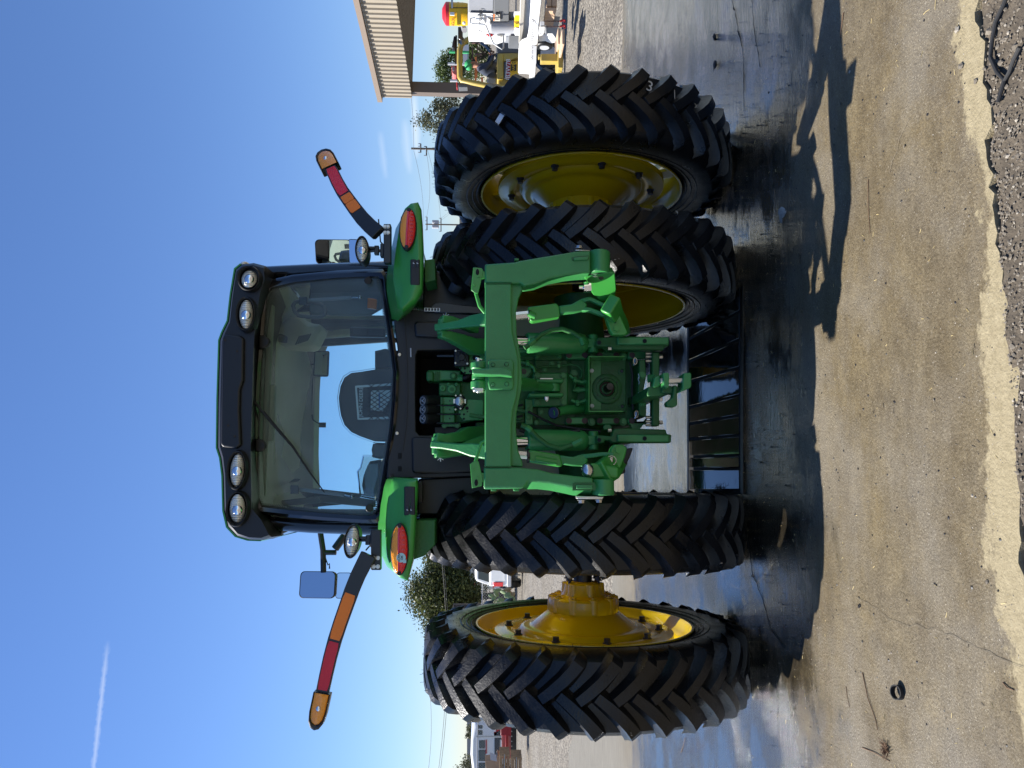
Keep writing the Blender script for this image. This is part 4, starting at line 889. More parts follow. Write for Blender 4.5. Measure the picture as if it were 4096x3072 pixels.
# extremity arms with reflective film and amber lamp
def warn(name, cl, Y0, Y1, wd, segs, lamp_px, label, lampw):
    tot = len(cl)-1; pts = []
    for i, (v, y) in enumerate(cl): pts.append(P(v, y, Y0+(Y1-Y0)*(i/tot)**1.15))
    def dirn(i): return (pts[min(i+1, tot)]-pts[max(i-1, 0)]).normalized()
    def frame(i):
        t = dirn(i); n = Vector((0, -1, 0)); n = (n-t*n.dot(t)).normalized(); return t, n, t.cross(n).normalized()
    mb = MB(); rings = []
    for i, p in enumerate(pts):
        t, n, b = frame(i); w_ = wd*(1.12-.22*i/tot); rings.append([p+b*w_+n*.010, p+b*w_-n*.012, p+b*w_*.7-n*.03, p-b*w_*.7-n*.03, p-b*w_-n*.012, p-b*w_+n*.010])
    mb.loft(rings); o = build(name, mb, 'black_metal', TR, smooth=30, bevel=.003, label=label)
    def at_(t): i = min(int(t*tot), tot-1); f = t*tot-i; p = pts[i].lerp(pts[i+1], f); fr0, fr1 = frame(i), frame(i+1); return p, fr0[0].lerp(fr1[0], f), fr0[1].lerp(fr1[1], f).normalized(), fr0[2].lerp(fr1[2], f).normalized()
    for nm, t0, t1, m_ in segs:
        mb = MB(); rings = []
        for k in range(9):
            t = t0+(t1-t0)*k/8; p, T, n, b = at_(t); w_ = wd*.80*(1.1-.2*t)*(.86 if k in (0, 8) else 1); rings.append([p+b*w_+n*.0125, p-b*w_+n*.0125, p-b*w_+n*.010, p+b*w_+n*.010])
        mb.loft(rings); build(nm, mb, m_, o, smooth=30)
    p, T, n, b = at_(1.0); L_, W_ = lamp_px
    out = [(0, W_), (L_*.55, W_), (L_*.80, W_*.86), (L_*.95, W_*.5), (L_, 0), (L_*.95, -W_*.5), (L_*.80, -W_*.86), (L_*.55, -W_), (0, -W_)]
    mb = MB(); rings = []
    for k, d in ((.96, -.045), (1.0, -.04), (1.0, .012), (.93, .017), (.86, .012), (.84, .0)): rings.append([p+T*(L_*.02+a*(k if a > 0 else 1))+b*(q*k)+n*d for a, q in out])
    mb.loft(rings); build('lamp_housing', mb, 'black_metal', o, smooth=30, bevel=.002)
    mb = MB(); mb.loft([[p+T*(L_*.03+a*.85)+b*(q*.85)+n*.004 for a, q in out], [p+T*(L_*.03+a*.83)+b*(q*.80)+n*.016 for a, q in out], [p+T*(L_*.1+a*.70)+b*(q*.6)+n*.021 for a, q in out]]); build('amber_lamp', mb, 'amber', o, smooth=50)
    mb = MB(); q = p+T*L_*.42+n*.021; mb.ell(q, (.012, .006, .012)); build('lamp_bulb', mb, 'chrome', o)
    return o, p, T, n, b
warn('warning_arm', [(1474, 2218), (1452, 2262), (1432, 2302), (1408, 2360), (1386, 2422), (1362, 2490), (1340, 2558), (1321, 2628), (1305, 2698), (1290, 2768)], -.70, -.72, .036, [('orange_reflector', .36, .665, 'orange_film'), ('red_reflector', .68, .985, 'red_film')], (.175, .042), 'left warning arm reaching out with orange and red film', .04)
o, p, T, n, b = warn('warning_arm', [(1512, 932), (1480, 905), (1448, 872), (1420, 836), (1394, 800), (1370, 766), (1350, 730), (1336, 700), (1322, 672)], -.68, -.48, .038, [('orange_reflector', .34, .46, 'orange_film'), ('orange_reflector', .465, .56, 'orange_film'), ('red_reflector', .58, .98, 'red_reflex')], (.165, .056), 'right warning arm angled forward with orange and red reflectors', .05)
mb = MB(); q = p+T*.158; mb.ell(q-n*.012, (.006, .020, .017)); build('side_marker', mb, 'orange_film', o)
# mirrors
def mirror(main, small, Y, yawm, tilt, arm, label, tilt2=0):
    c = P(*main[0], Y); w_, h = main[1]; M = rz(yawm) @ rx(tilt); mb = MB(); o_ = []
    def rr2(w, h, r, n=5):
        pts = []
        for cx2, cz2, a0 in ((w-r, h-r, 0), (-w+r, h-r, 90), (-w+r, -h+r, 180), (w-r, -h+r, 270)):
            for k in range(n+1): a = R(a0+90*k/n); pts.append((cx2+r*math.cos(a), cz2+r*math.sin(a)))
        return pts
    def shell(c, w, h, M, nm, par):
        mb = MB(); q = rr2(w, h, min(w, h)*.35); mb.loft([[c+M @ Vector((x*k, d, z*k)) for x, z in q] for k, d in ((.6, .06), (.95, .045), (1.0, .012), (1.0, -.004), (.965, -.006), (.96, .0))]); o = build(nm, mb, 'black_plastic', par, smooth=40)
        mb = MB(); q2 = [(x*.955, z*.955) for x, z in q]; mb.add([c+M @ Vector((x, -.0035, z)) for x, z in q2], [list(range(len(q2)))]); build('mirror_glass', mb, 'mirror', o, smooth=0); return o
    o = shell(c, w_, h, M, 'wing_mirror', TR); o['label'] = label
    c2 = P(*small[0], Y); M2 = rz(yawm) @ rx(tilt2); shell(c2, small[1][0], small[1][1], M2, 'small_mirror', TR)
    mb = MB()
    for q in arm: mb.tube([P(*a, Y) for a in q[0]], q[1], 8)
    build('mirror_arm', mb, 'black_metal', TR, bevel=.003)
mirror([(1270, 2339), (.098, .143)], [(1374, 2342), (.094, .055)], 1.15, .10, -.24, [([(1280, 2120), (1292, 2200), (1294, 2290)], .022), ([(1345, 2210), (1330, 2210), (1300, 2210)], .02), ([(1300, 2228), (1312, 2260), (1318, 2255), (1318, 2275)], .006), ([(1380, 2140), (1340, 2195)], .03)], 'left wing mirror reflecting the sky', -.02)
mirror([(1335, 1008), (.098, .143)], [(1418, 1005), (.094, .05)], 1.15, -.42, .10, [([(1330, 1055), (1328, 1080), (1340, 1100)], .018)], 'right wing mirror reflecting the yard', -.2)

# ------------------------------------------------------------------ quick hitch
YQ = -1.20
mb = MB(); mb.px([(1939, 1868), (2046, 1868), (2046, 1800), (2046, 1700), (2052, 1640), (2068, 1580), (2074, 1520), (2074, 1440), (2066, 1400), (2050, 1330), (2046, 1250), (2046, 1134), (1940, 1134), (1939, 1400)], YQ, .11)
qh = build('quick_hitch', mb, 'green_cast', TR, bevel=.006, label='green quick coupler frame hung on the three point hitch')
# curved lower rib behind the beam
mb = MB(); mb.px([(2040, 1866), (2092, 1868), (2090, 1850), (2072, 1800), (2064, 1720), (2066, 1650), (2085, 1560), (2088, 1500), (2082, 1420), (2066, 1330), (2064, 1250), (2075, 1190), (2090, 1160), (2090, 1136), (2040, 1136), (2040, 1500)], YQ+.035, .05); build('beam_rib', mb, 'green_cast', qh, bevel=.006)
def arm(st, ch, side, Yb):      # stations: (v, y_in, y_out)
    rings = []
    for v, yi, yo in st:
        a, b = P(v, yi, YQ), P(v, yo, YQ); sgn = 1 if b.x > a.x else -1; cch = ch if v > 2095 else .006
        if side == 'L': ring = [a, b-Vector((sgn*cch*.7, 0, 0)), b+Vector((0, cch*1.2, 0)), b+Vector((0, Yb, 0)), a+Vector((0, Yb, 0))]
        else: ring = [a, b, b+Vector((0, .05, 0)), b+Vector((0, Yb, 0)), a+Vector((0, Yb, 0))]
        rings.append(ring)
    mb = MB(); mb.loft(rings); return mb
build('hitch_arm', arm([(1935, 1870, 1957), (2080, 1870, 1955), (2094, 1872, 1954), (2110, 1874, 1955), (2150, 1877, 1957), (2205, 1892, 1963), (2260, 1899, 1974), (2300, 1904, 1983), (2372, 1912, 1986)], .05, 'L', .12), 'green_cast', qh, bevel=.008)
build('hitch_arm', arm([(1939, 1132, 1056), (2060, 1132, 1048), (2080, 1130, 1042), (2095, 1143, 1040), (2140, 1136, 1032), (2200, 1113, 1022), (2266, 1100, 1011), (2300, 1096, 1005), (2362, 1092, 1002)], .02, 'R', .12), 'green_cast', qh, bevel=.008)
# lower hooks: rounded jaws
def hook(v0, v1, y0, y1):
    a, b = P(v0, y0, YQ-.02), P(v1, y1, YQ-.02); x0, x1 = sorted((a.x, b.x)); zc = (a.z+b.z)/2; r = abs(a.z-b.z)/2; mb = MB(); rings = []
    prof = []
    for k in range(19): t = R(-160+k*250/18); prof.append((math.cos(t)*r, math.sin(t)*r))
    inner = [(q[0]*.52, q[1]*.52) for q in reversed(prof)]; out = prof+inner
    mb.ext([Vector((x0, YQ+.075-q[0]*1.25+.0, zc+q[1])) for q in out], (x1-x0, 0, 0)); mb.box(((x0+x1)/2, YQ+.09, zc), (x1-x0-.006, .07, 2*r*.96)); return mb
build('lower_hook', hook(2370, 2471, 1917, 1983), 'green_cast', qh, bevel=.005); build('lower_hook', hook(2359, 2454, 986, 1078), 'green_cast', qh, bevel=.005)
for q, pin in (([(2290, 1935), (2290, 1962), (2380, 1962), (2384, 1950), (2378, 1930), (2300, 1930)], [(2306, 1940), (2306, 1956), (2370, 1956), (2370, 1940)]), ([(2286, 1030), (2290, 1042), (2350, 1040), (2356, 1036), (2356, 1022), (2310, 1026)], [(2296, 1030), (2296, 1040), (2350, 1038), (2356, 1024)])):
    build('latch_slot', MB().px(q, YQ-.004, .01), 'green_shaded', qh, smooth=0); build('latch_lever', MB().px(pin, YQ-.012, .03), 'green_cast', qh, bevel=.003)
for pts in ([(2306, 1984), (2308, 1996), (2410, 1997), (2416, 1986)], [(2300, 1003), (2302, 998), (2360, 1000), (2360, 1004)]): build('latch_plate', MB().px(pts, YQ+.02, .07), 'zinc', qh, bevel=.003)
for v, y in ((2325, 2000), (2395, 1998), (2316, 995)): build('latch_bolt', MB().hexbolt(P(v, y, YQ+.05), (-1 if y > 1500 else 1, 0, 0), .014, .014), 'zinc', qh)
for v in (1975, 2065): build('side_bolt', MB().box(P(v, 1959, YQ+.06), (.012, .05, .026)), 'green_cast', qh, bevel=.003)
build('side_bolt', MB().box(P(2066, 1044, YQ+.06), (.012, .05, .022)), 'green_cast', qh, bevel=.003)
build('weld_seam', MB().px([(1939, 1866), (1939, 1869), (2046, 1869), (2046, 1866)], YQ-.002, .004), 'green_shaded', qh, smooth=0); build('weld_seam', MB().px([(1940, 1134), (1940, 1137), (2046, 1134), (2046, 1131)], YQ-.002, .004), 'green_shaded', qh, smooth=0)
# centre bracket with four bolts and the top hook
build('centre_plate', MB().px([(1955, 1437), (2045, 1437), (2055, 1446), (2055, 1550), (2045, 1559), (1958, 1559), (1950, 1530), (1952, 1446)], YQ-.022, .03), 'green_cast', qh, bevel=.006)
for v, y in ((1972, 1459), (2026, 1457), (1972, 1538), (2027, 1536)):
    build('plate_bolt', MB().cyl(P(v, y, YQ-.026), P(v, y, YQ), .0085, n=20), 'green_cast', qh, bevel=.001)
    mb = MB(); mb.lathe([(0, .0085), (-.0008, .0095), (0, .0105)], P(v, y, YQ-.022), 24, ax='y'); build('bolt_ring', mb, 'ink', qh)
rings = []
mb = MB(); a = [(1889, 1476), (2000, 1470), (2030, 1474), (2050, 1485), (2052, 1506), (2030, 1504), (2000, 1500), (1960, 1500), (1889, 1496)]; mb.px(a, YQ-.085, .08); build('hook_fin', mb, 'green_cast', qh, bevel=.006)
for y0, y1 in ((1449, 1479), (1524, 1557), (1497, 1523)):
    c0, c1 = P(1917, y0, YQ+.03), P(1917, y1, YQ+.03); r = .040 if y1 != 1523 else .034; mb = MB(); mb.cyl(c0, c1, r, n=28); build('top_hook', mb, 'green_cast', qh, bevel=.006)
mb = MB(); c0 = P(1915, 1560, YQ+.02); mb.box(c0, (.016, .05, .045)); mb.cyl(P(1915, 1556, YQ+.02), P(1915, 1572, YQ+.02), .010, n=12); build('hook_pin', mb, 'zinc', qh, bevel=.003)
mb = MB(); mb.px([(1890, 1553), (1893, 1566), (1934, 1568), (1934, 1560)], YQ+.0, .04); build('hook_latch', mb, 'zinc', qh, bevel=.003)
mb = MB(); mb.cyl(P(1902, 1433, YQ+.03), P(1930, 1441, YQ+.03), .007, n=8); mb.box(P(1912, 1440, YQ+.03), (.018, .02, .014)); build('lynch_pin', mb, 'steel', qh, bevel=.002)
# lever plates with rods each side of the beam
for pts, rod, hole, bl in (([(1880, 1856), (1898, 1843), (1914, 1845), (1931, 1913), (1927, 1944), (1888, 1953)], [(1902, 1846), (1925, 1772), (1940, 1764)], (1905, 1931), ((1893, 1878), (1911, 1912))),
                           ([(1893, 1069), (1927, 1072), (1933, 1081), (1920, 1145), (1912, 1174), (1900, 1172), (1884, 1160)], [(1903, 1172), (1918, 1225), (1940, 1252)], (1910, 1088), ((1897, 1138), (1915, 1105)))):
    o = build('release_lever', MB().px(pts, YQ+.015, .007), 'green', qh, bevel=.002); 
    tubep('release_rod', [P(v, y, YQ+.03) for v, y in rod], .0085, 'green', qh, 10)
    h_ = MB(); c = P(*hole, YQ+.013); h_.ell(c, (.015, .002, .008)); build('lever_hole', h_, 'pit_black', qh)
    for v, y in bl: build('lever_bolt', MB().hexbolt(P(v, y, YQ+.015), (0, -1, 0), .006, .006), 'green', qh)
    build('lever_boss', MB().cyl(P(1928, (1909 if pts[0][1] > 1500 else 1100), YQ+.02), P(1928, (1909 if pts[0][1] > 1500 else 1100), YQ+.08), .020, n=20), 'green', qh, bevel=.003)

# ------------------------------------------------------------------ lift arms, lift links, cylinders
def bar(pts, Ys, th, name, m='green_cast', par=None, bev=.008): # polyline bar of varying width: (v,y,halfwidth m, depth)
    rings = []
    q = [P(v, y, Y) for (v, y, *_), Y in zip(pts, Ys)]
    for i, p in enumerate(q):
        t = (q[min(i+1, len(q)-1)]-q[max(i-1, 0)]).normalized(); b = t.cross(Vector((0, 1, 0))).normalized(); nn = b.cross(t).normalized(); w_ = pts[i][2]; d = pts[i][3] if len(pts[i]) > 3 else th
        rings.append([p+b*w_+nn*d, p+b*w_-nn*d, p-b*w_-nn*d, p-b*w_+nn*d])
    mb = MB(); mb.loft(rings); return build(name, mb, m, par or TR, bevel=bev)
def lift(side):
    s = 1 if side == 'R' else -1
    if side == 'L':
        f1 = [(1738, 1748, .022), (1775, 1755, .024), (1830, 1750, .028), (1860, 1742, .044), (1945, 1740, .050)]; f2 = [(1738, 1818, .020), (1775, 1815, .024), (1835, 1800, .03), (1940, 1775, .05)]; lk = [(1727, 1778, .019), (1775, 1783, .018), (1835, 1791, .021), (1890, 1800, .034), (1945, 1808, .036), (2000, 1814, .03)]
        rod = ((1990, 1812), (2118, 1823)); body = [(2112, 1800), (2118, 1848), (2240, 1868), (2252, 1862), (2240, 1818), (2140, 1802)]; low = [(2235, 1838, .021), (2290, 1846, .022), (2330, 1842, .03), (2345, 1832, .012)]
        pinv, piny = 2440, 1836; cyl_a, cyl_b = (2106, 1760), (2336, 1762); rodp = ((2000, 1768), (2106, 1766)); hosep = [(2085, 1700), (2105, 1707), (2125, 1722), (2150, 1750), (2190, 1780), (2240, 1795), (2290, 1780), (2330, 1762)]
    else:
        f1 = [(1762, 1279, .022), (1800, 1286, .026), (1850, 1300, .02), (1900, 1320, .02)]; f2 = [(1757, 1336, .020), (1790, 1343, .024), (1840, 1362, .034), (1890, 1386, .045), (1945, 1390, .045)]; lk = [(1742, 1312, .019), (1790, 1305, .018), (1840, 1297, .021), (1890, 1285, .03), (1945, 1278, .034), (2000, 1270, .03)]
        rod = ((1990, 1272), (2124, 1258)); body = [(2112, 1232), (2120, 1280), (2130, 1286), (2240, 1266), (2236, 1226), (2226, 1212), (2112, 1228)]; low = [(2235, 1243, .021), (2290, 1236, .022), (2325, 1222, .03), (2345, 1228, .012)]
        pinv, piny = 2437, 1240; cyl_a, cyl_b = (2106, 1372), (2336, 1375); rodp = ((2000, 1367), (2106, 1368)); hosep = [(2098, 1392), (2115, 1380), (2140, 1360), (2165, 1338), (2205, 1320), (2250, 1316), (2290, 1330), (2325, 1352), (2335, 1380)]
    la = bar(f1, [-.74, -.72, -.66, -.56, -.45] if len(f1) == 5 else [-.74, -.72, -.66, -.56], .03, 'lift_arm'); bar(f2, [-.74, -.72, -.66, -.56, -.5][:len(f2)], .03, 'lift_arm')
    build('lift_arm_pin', MB().cyl(P(f1[0][0]+8, f1[0][1], -.74), P(f2[0][0]+8, f2[0][1], -.74), .024, n=20), 'green_cast', TR, bevel=.004)
    l = bar(lk, [-.75, -.78, -.83, -.88, -.92, -.96], .018, 'lift_link')
    mb = MB(); q = P(f2[0][0]+22 if s < 0 else f1[0][0]-2+22, f2[0][1]+14 if s < 0 else f1[0][1]-14, -.75); mb.tube([q, q+Vector((s*.018, 0, -.004))], .003, 5); mb.tube([q, q+Vector((s*.012, 0, .012))], .002, 5); mb.tube([q, q+Vector((s*.010, 0, -.018))], .002, 5); build('split_pin', mb, 'zinc', l)
    build('link_rod', MB().cyl(P(*rod[0], -.97), P(*rod[1], -.97), .022, n=6), 'steel', l, bevel=.002)
    build('turnbuckle', MB().px(body, -1.0, .06), 'green', l, bevel=.012); c0 = P(rod[1][0]-6, rod[1][1], -.97); build('rod_collar', MB().cyl(c0+Vector((0, 0, .006)), c0-Vector((0, 0, .008)), .034, n=24), 'dark_steel', l, bevel=.002)
    mb = MB(); a, b = P(body[0][0]+30, body[1][1]-14, -1.0), P(body[2][0]-14, body[3][1]-12, -1.0); mb.cyl(a, b, .016, n=12); build('turnbuckle_rib', mb, 'green', l)
    bar(low, [-.97, -.97, -.97, -.97], .022, 'link_tube', par=l)
    for dy in (-1, 1): bar([(2325, low[2][1]+dy*16, .010), (2360, low[2][1]+dy*22-s*3, .010), (2410, piny+dy*19, .010), (2456, piny+dy*16+0, .012)], [-.97, -.98, -.99, -1.0], .018, 'link_fork', par=l, bev=.004)
    q = P(pinv, piny+s*-6, -1.03); mb = MB(); mb.box(q+Vector((0, .01, .0)), (.035, .03, .03)); mb.cyl(q-Vector((0, .02, 0)), q+Vector((0, .06, 0)), .012, n=14); build('link_pin', mb, 'zinc', l, bevel=.003)
    mb = MB(); mb.tube([q+Vector((.022*math.cos(t*.63), -.022, .022*math.sin(t*.63)-.004)) for t in range(11)], .002, 5); build('pin_ring', mb, 'steel', l)
    # hydraulic lift cylinder
    mb = MB(); a, b = P(*cyl_a, -.70), P(*cyl_b, -.62); ax_ = (b-a).normalized(); mb.tube([a, a+ax_*.006, b-ax_*.02, b, b+ax_*.03], [.052, .056, .056, .05, .02], 28); cy = build('lift_cylinder', mb, 'green_cast', TR, smooth=40)
    mb = MB(); mb.cyl(P(*rodp[0], -.72), P(*rodp[1], -.70), .032, n=24); build('piston_rod', mb, 'chrome', cy)
    mb = MB(); mb.box(b+Vector((0, 0, -.03)), (.05, .06, .06)); mb.cyl(b+Vector((-.05, 0, -.05)), b+Vector((.05, 0, -.05)), .028, n=16); build('cylinder_eye', mb, 'green_cast', cy, bevel=.006)
    tubep('hydraulic_hose', [P(v, y, -.78) for v, y in hosep], .013, 'green_shaded', cy, 10, 80)
    for k in (2, -2): q = P(*hosep[k], -.78); q2 = P(*hosep[k+(-1 if k > 0 else 1)], -.78); build('hose_fitting', MB().cyl(q, q2, .0165, n=6), 'green_cast', cy, bevel=.002)
    # lower link running forward to the axle
    if side == 'L':
        ll = bar([(2400, 1900, .055, .04), (2430, 1880, .06, .035), (2470, 1835, .05, .03), (2480, 1800, .04, .03), (2465, 1780, .035, .03)], [-1.12, -1.05, -.85, -.5, -.15], .04, 'lower_link', 'green')
        build('link_end', MB().px([(2345, 1858), (2372, 1852), (2475, 1868), (2474, 1910), (2365, 1916), (2335, 1900)], -1.13, .09), 'green', ll, bevel=.01)
        build('link_arm_plate', MB().px([(2442, 1795), (2455, 1778), (2490, 1778), (2510, 1790), (2500, 1830), (2475, 1890), (2440, 1880), (2430, 1840)], -1.0, .05), 'green', ll, bevel=.008)
        build('ball_end', MB().ell(P(2350, 1882, -1.16), (.035, .03, .03)), 'steel', ll); build('link_arm_bolt', MB().hexbolt(P(2472, 1800, -1.0), (0, -1, 0), .016, .012), 'green', ll)
        build('dark_bracket', MB().px([(2500, 1795), (2535, 1790), (2520, 1830), (2500, 1870), (2505, 1890), (2470, 1905), (2476, 1880)], -.9, .12), 'rubber_dull', ll, bevel=.01)  # dark jagged shape below the left link end
    else:
        ll = bar([(2440, 1215, .05, .03), (2462, 1262, .042, .025), (2492, 1308, .042, .025), (2500, 1325, .03, .025)], [-1.1, -.98, -.86, -.6], .03, 'lower_link', 'green')
        build('link_end', MB().ext([P(v, y, -1.17+(y-1088)*.0016) for v, y in ((2336, 1106), (2340, 1118), (2348, 1122), (2360, 1160), (2378, 1186), (2386, 1186), (2397, 1208), (2458, 1200), (2462, 1176), (2466, 1155), (2460, 1090), (2440, 1088))], (.05, .08, 0)), 'green', ll, bevel=.008)
        mb = MB(); mb.tube([P(2316, 1150, -1.12), P(2330, 1150, -1.12), P(2334, 1150, -1.12), P(2362, 1148, -1.12)], [.009, .010, .026, .028], 14); build('ball_end', mb, 'chrome', ll)
        build('link_arm_plate', MB().px([(2412, 1232), (2465, 1205), (2472, 1240), (2512, 1330), (2500, 1340), (2450, 1338), (2440, 1322)], -1.0, .05), 'green', ll, bevel=.006)
        for v, y in ((2454, 1269), (2460, 1288)): build('link_hole', MB().cyl(P(v, y, -1.003), P(v, y, -.99), .007, n=14), 'pit_black', ll)
        build('link_arm_bolt', MB().hexbolt(P(2466, 1314, -1.0), (0, -1, 0), .016, .012), 'green', ll)
        build('link_bolt', MB().hexbolt(P(2380, 1092, -1.14), (0, -1, 0), .016, .012), 'zinc', ll); build('link_bolt', MB().hexbolt(P(2404, 1109, -1.135), (0, -1, 0), .010, .006), 'dark_steel', ll)
lift('L'); lift('R')
# sway blocks hanging either side of the drawbar
for pts, up in (([(2388, 1740), (2388, 1772), (2418, 1772), (2418, 1762), (2440, 1762), (2450, 1772), (2685, 1771), (2686, 1738), (2668, 1736), (2664, 1718), (2500, 1713), (2455, 1716), (2446, 1745)], 0), ([(2384, 1362), (2384, 1382), (2400, 1386), (2446, 1386), (2452, 1398), (2655, 1400), (2658, 1385), (2676, 1383), (2677, 1350), (2560, 1346), (2470, 1344), (2446, 1348), (2392, 1350)], 1)):
    o = build('sway_block', MB().px(pts, -.72, .07), 'green_shaded', TR, bevel=.006)
    yl = 1752 if up == 0 else 1362
    build('sway_plate', MB().px([(2470, yl-14), (2470, yl+16), (2676, yl+16), (2676, yl-14)], -.745, .03), 'green_cast', o, bevel=.006)
    for v in (2397, 2579): build('sway_hole', MB().cyl(P(v, yl+2 if v > 2500 else yl+8, -.752), P(v, yl+2 if v > 2500 else yl+8, -.73), .011, n=18), 'pit_black', o)
    build('sway_bolt', MB().cyl(P(2432, 1395 if up else 1722, -.74), P(2445, 1395 if up else 1722, -.74), .010, n=8), 'zinc', o)

# ------------------------------------------------------------------ rear housing, power take-off, drawbar
YH = -.48
mb = MB(); mb.px([(2060, 1430), (2060, 1680), (2110, 1700), (2280, 1705), (2545, 1700), (2552, 1650), (2548, 1430), (2540, 1404), (2270, 1400), (2110, 1405)], YH, .5)
hs = build('rear_housing', mb, 'green_shaded', TR, bevel=.015)
def pl(name, pts, Y, th, m='green_shaded', bev=.004, par=None): return build(name, MB().px(pts, Y, th), m, par or hs, bevel=bev)
def rect(v0, v1, y0, y1): return [(v0, y0), (v0, y1), (v1, y1), (v1, y0)]
def bolt(v, y, Y, r, h=.012, m='green_cast', par=None, name='bolt'): return build(name, MB().hexbolt(P(v, y, Y), (0, -1, 0), r, h), m, par or hs, bevel=.001)
pl('side_shelf', rect(2072, 2252, 1394, 1410), YH-.16, .25, 'green_cast'); pl('side_plate', rect(2138, 2248, 1412, 1440), YH-.05, .07); 
for v in (2149, 2238): bolt(v, 1425, YH-.05, .010)
pl('casting_block', rect(2066, 2140, 1400, 1440), YH-.03, .1); pl('casting_block', rect(2140, 2272, 1440, 1500), YH-.03, .06); pl('casting_block', rect(2150, 2300, 1630, 1700), YH-.03, .05); pl('casting_block', rect(2280, 2352, 1440, 1660), YH-.015, .05)
mb = MB(); mb.lathe([(0, .118), (-.02, .115), (-.026, .105), (-.026, .02)], P(2230, 1563, YH), 48, ax='y'); build('cover_disc', mb, 'green_shaded', hs)
for v, y, r in ((2178, 1478, .012), (2207, 1456, .012), (2296, 1494, .016), (2236, 1450, .007), (2165, 1650, .010), (2200, 1690, .011), (2145, 1690, .011)): bolt(v, y, YH-.03, r)
# top link bracket
tb = pl('top_link_bracket', rect(2130, 2272, 1490, 1627), YH-.06, .08, 'green_cast', .008)
for y0, y1 in ((1515, 1531), (1571, 1587)): build('bracket_ear', MB().px([(2115, y0), (2113, y1), (2245, y1), (2258, y1-5), (2250, y0)], YH-.17, .13), 'green_cast', tb, bevel=.008)
for v in (2149, 2253):
    for y in (1504, 1611): bolt(v, y, YH-.062, .015, .016, par=tb)
mb = MB(); mb.tube([P(2060, 1532, YH-.45), P(2085, 1536, YH-.36), P(2130, 1540, YH-.25), P(2140, 1545, YH-.2), P(2225, 1551, YH-.13)], [.036, .036, .034, .024, .024], 18); tl = build('top_link', mb, 'green_cast', TR, smooth=60)
build('top_link_eye', MB().cyl(P(2215, 1536, YH-.13), P(2215, 1568, YH-.13), .036, n=24), 'green_cast', tl, bevel=.004)
mb = MB(); mb.cyl(P(2185, 1584, YH-.15), P(2187, 1600, YH-.15), .013, n=14); mb.tube([P(2187, 1591, YH-.16)+Vector((.02*math.cos(t*.63), -.005, .007*math.sin(t*.63))) for t in range(11)], .002, 5); build('bracket_pin', mb, 'chrome', tb)
build('bracket_strip', MB().px(rect(2160, 2212, 1512, 1517), YH-.172, .01), 'zinc', tb, bevel=.001)
# vertical casting ribs, plugs, fittings
for y0, y1 in ((1606, 1637), (1650, 1681)):
    c = P(2080, (y0+y1)/2, YH-.06); o = build('round_plug', MB().cyl(c, c+Vector((0, .06, 0)), .021, n=28), 'green_shaded', hs, bevel=.003); build('plug_slot', MB().box(c-Vector((0, .001, 0)), (.012, .004, .034), ry(-.25)), 'pit_black', hs)
pl('plug_plate', rect(2062, 2098, 1598, 1690), YH-.035, .05); pl('sensor_block', rect(2101, 2132, 1596, 1698), YH-.05, .06, 'green_cast'); bolt(2113, 1625, YH-.05, .010); bolt(2113, 1670, YH-.05, .010); bolt(2113, 1646, YH-.05, .007)
pl('lug_plate', [(2082, 1468), (2082, 1510), (2115, 1512), (2127, 1500), (2127, 1470), (2120, 1467)], YH-.06, .02, 'green_cast'); build('lug_hole', MB().cyl(P(2094, 1487, YH-.062), P(2094, 1487, YH-.05), .017, n=20), 'dark_steel', hs)
mb = MB(); mb.tube([P(2208, 1652, YH-.16), P(2230, 1648, YH-.14), P(2262, 1640, YH-.1), P(2320, 1636, YH-.05), P(2340, 1630, YH)], [.022, .024, .026, .026, .026], 16); build('filler_pipe', mb, 'green_cast', hs, smooth=60)
mb = MB(); a = P(2213, 1652, YH-.17); mb.tube([a, a+Vector((.004, .018, -.012))], [.034, .034], 28); build('filler_cap', mb, 'black_gloss', hs, bevel=.005)
tubep('cable', [P(*q, YH-.09) for q in ((2112, 1646), (2140, 1660), (2168, 1675), (2227, 1702), (2301, 1714), (2350, 1720), (2402, 1726))], .007, 'rubber_dull', hs)
zz = lambda a, b: (2050+a*.2411, 1200+b*.2411)
tubep('cable', [P(*zz(*q), YH-.07) for q in ((250, 1290), (340, 1170), (450, 1115), (600, 1100), (800, 1095), (950, 1065), (1080, 1085), (1160, 1170), (1140, 1280), (1040, 1400), (1020, 1490))], .0055, 'green_shaded', hs)
build('cable_clip', MB().box(P(*zz(768, 1098), YH-.07), (.02, .02, .014)), 'green_cast', hs)
for a, b in ((1020, 1490), (1060, 1480)): pass
mb = MB(); mb.cyl(P(*zz(1000, 1490), YH-.06), P(*zz(1200, 1490), YH-.06), .012, n=10); mb.cyl(P(*zz(1060, 1490), YH-.06), P(*zz(1110, 1490), YH-.06), .017, n=6); mb.cyl(P(*zz(1080, 1360), YH-.05), P(*zz(1220, 1370), YH-.05), .014, n=10); build('hose_union', mb, 'green_cast', hs)
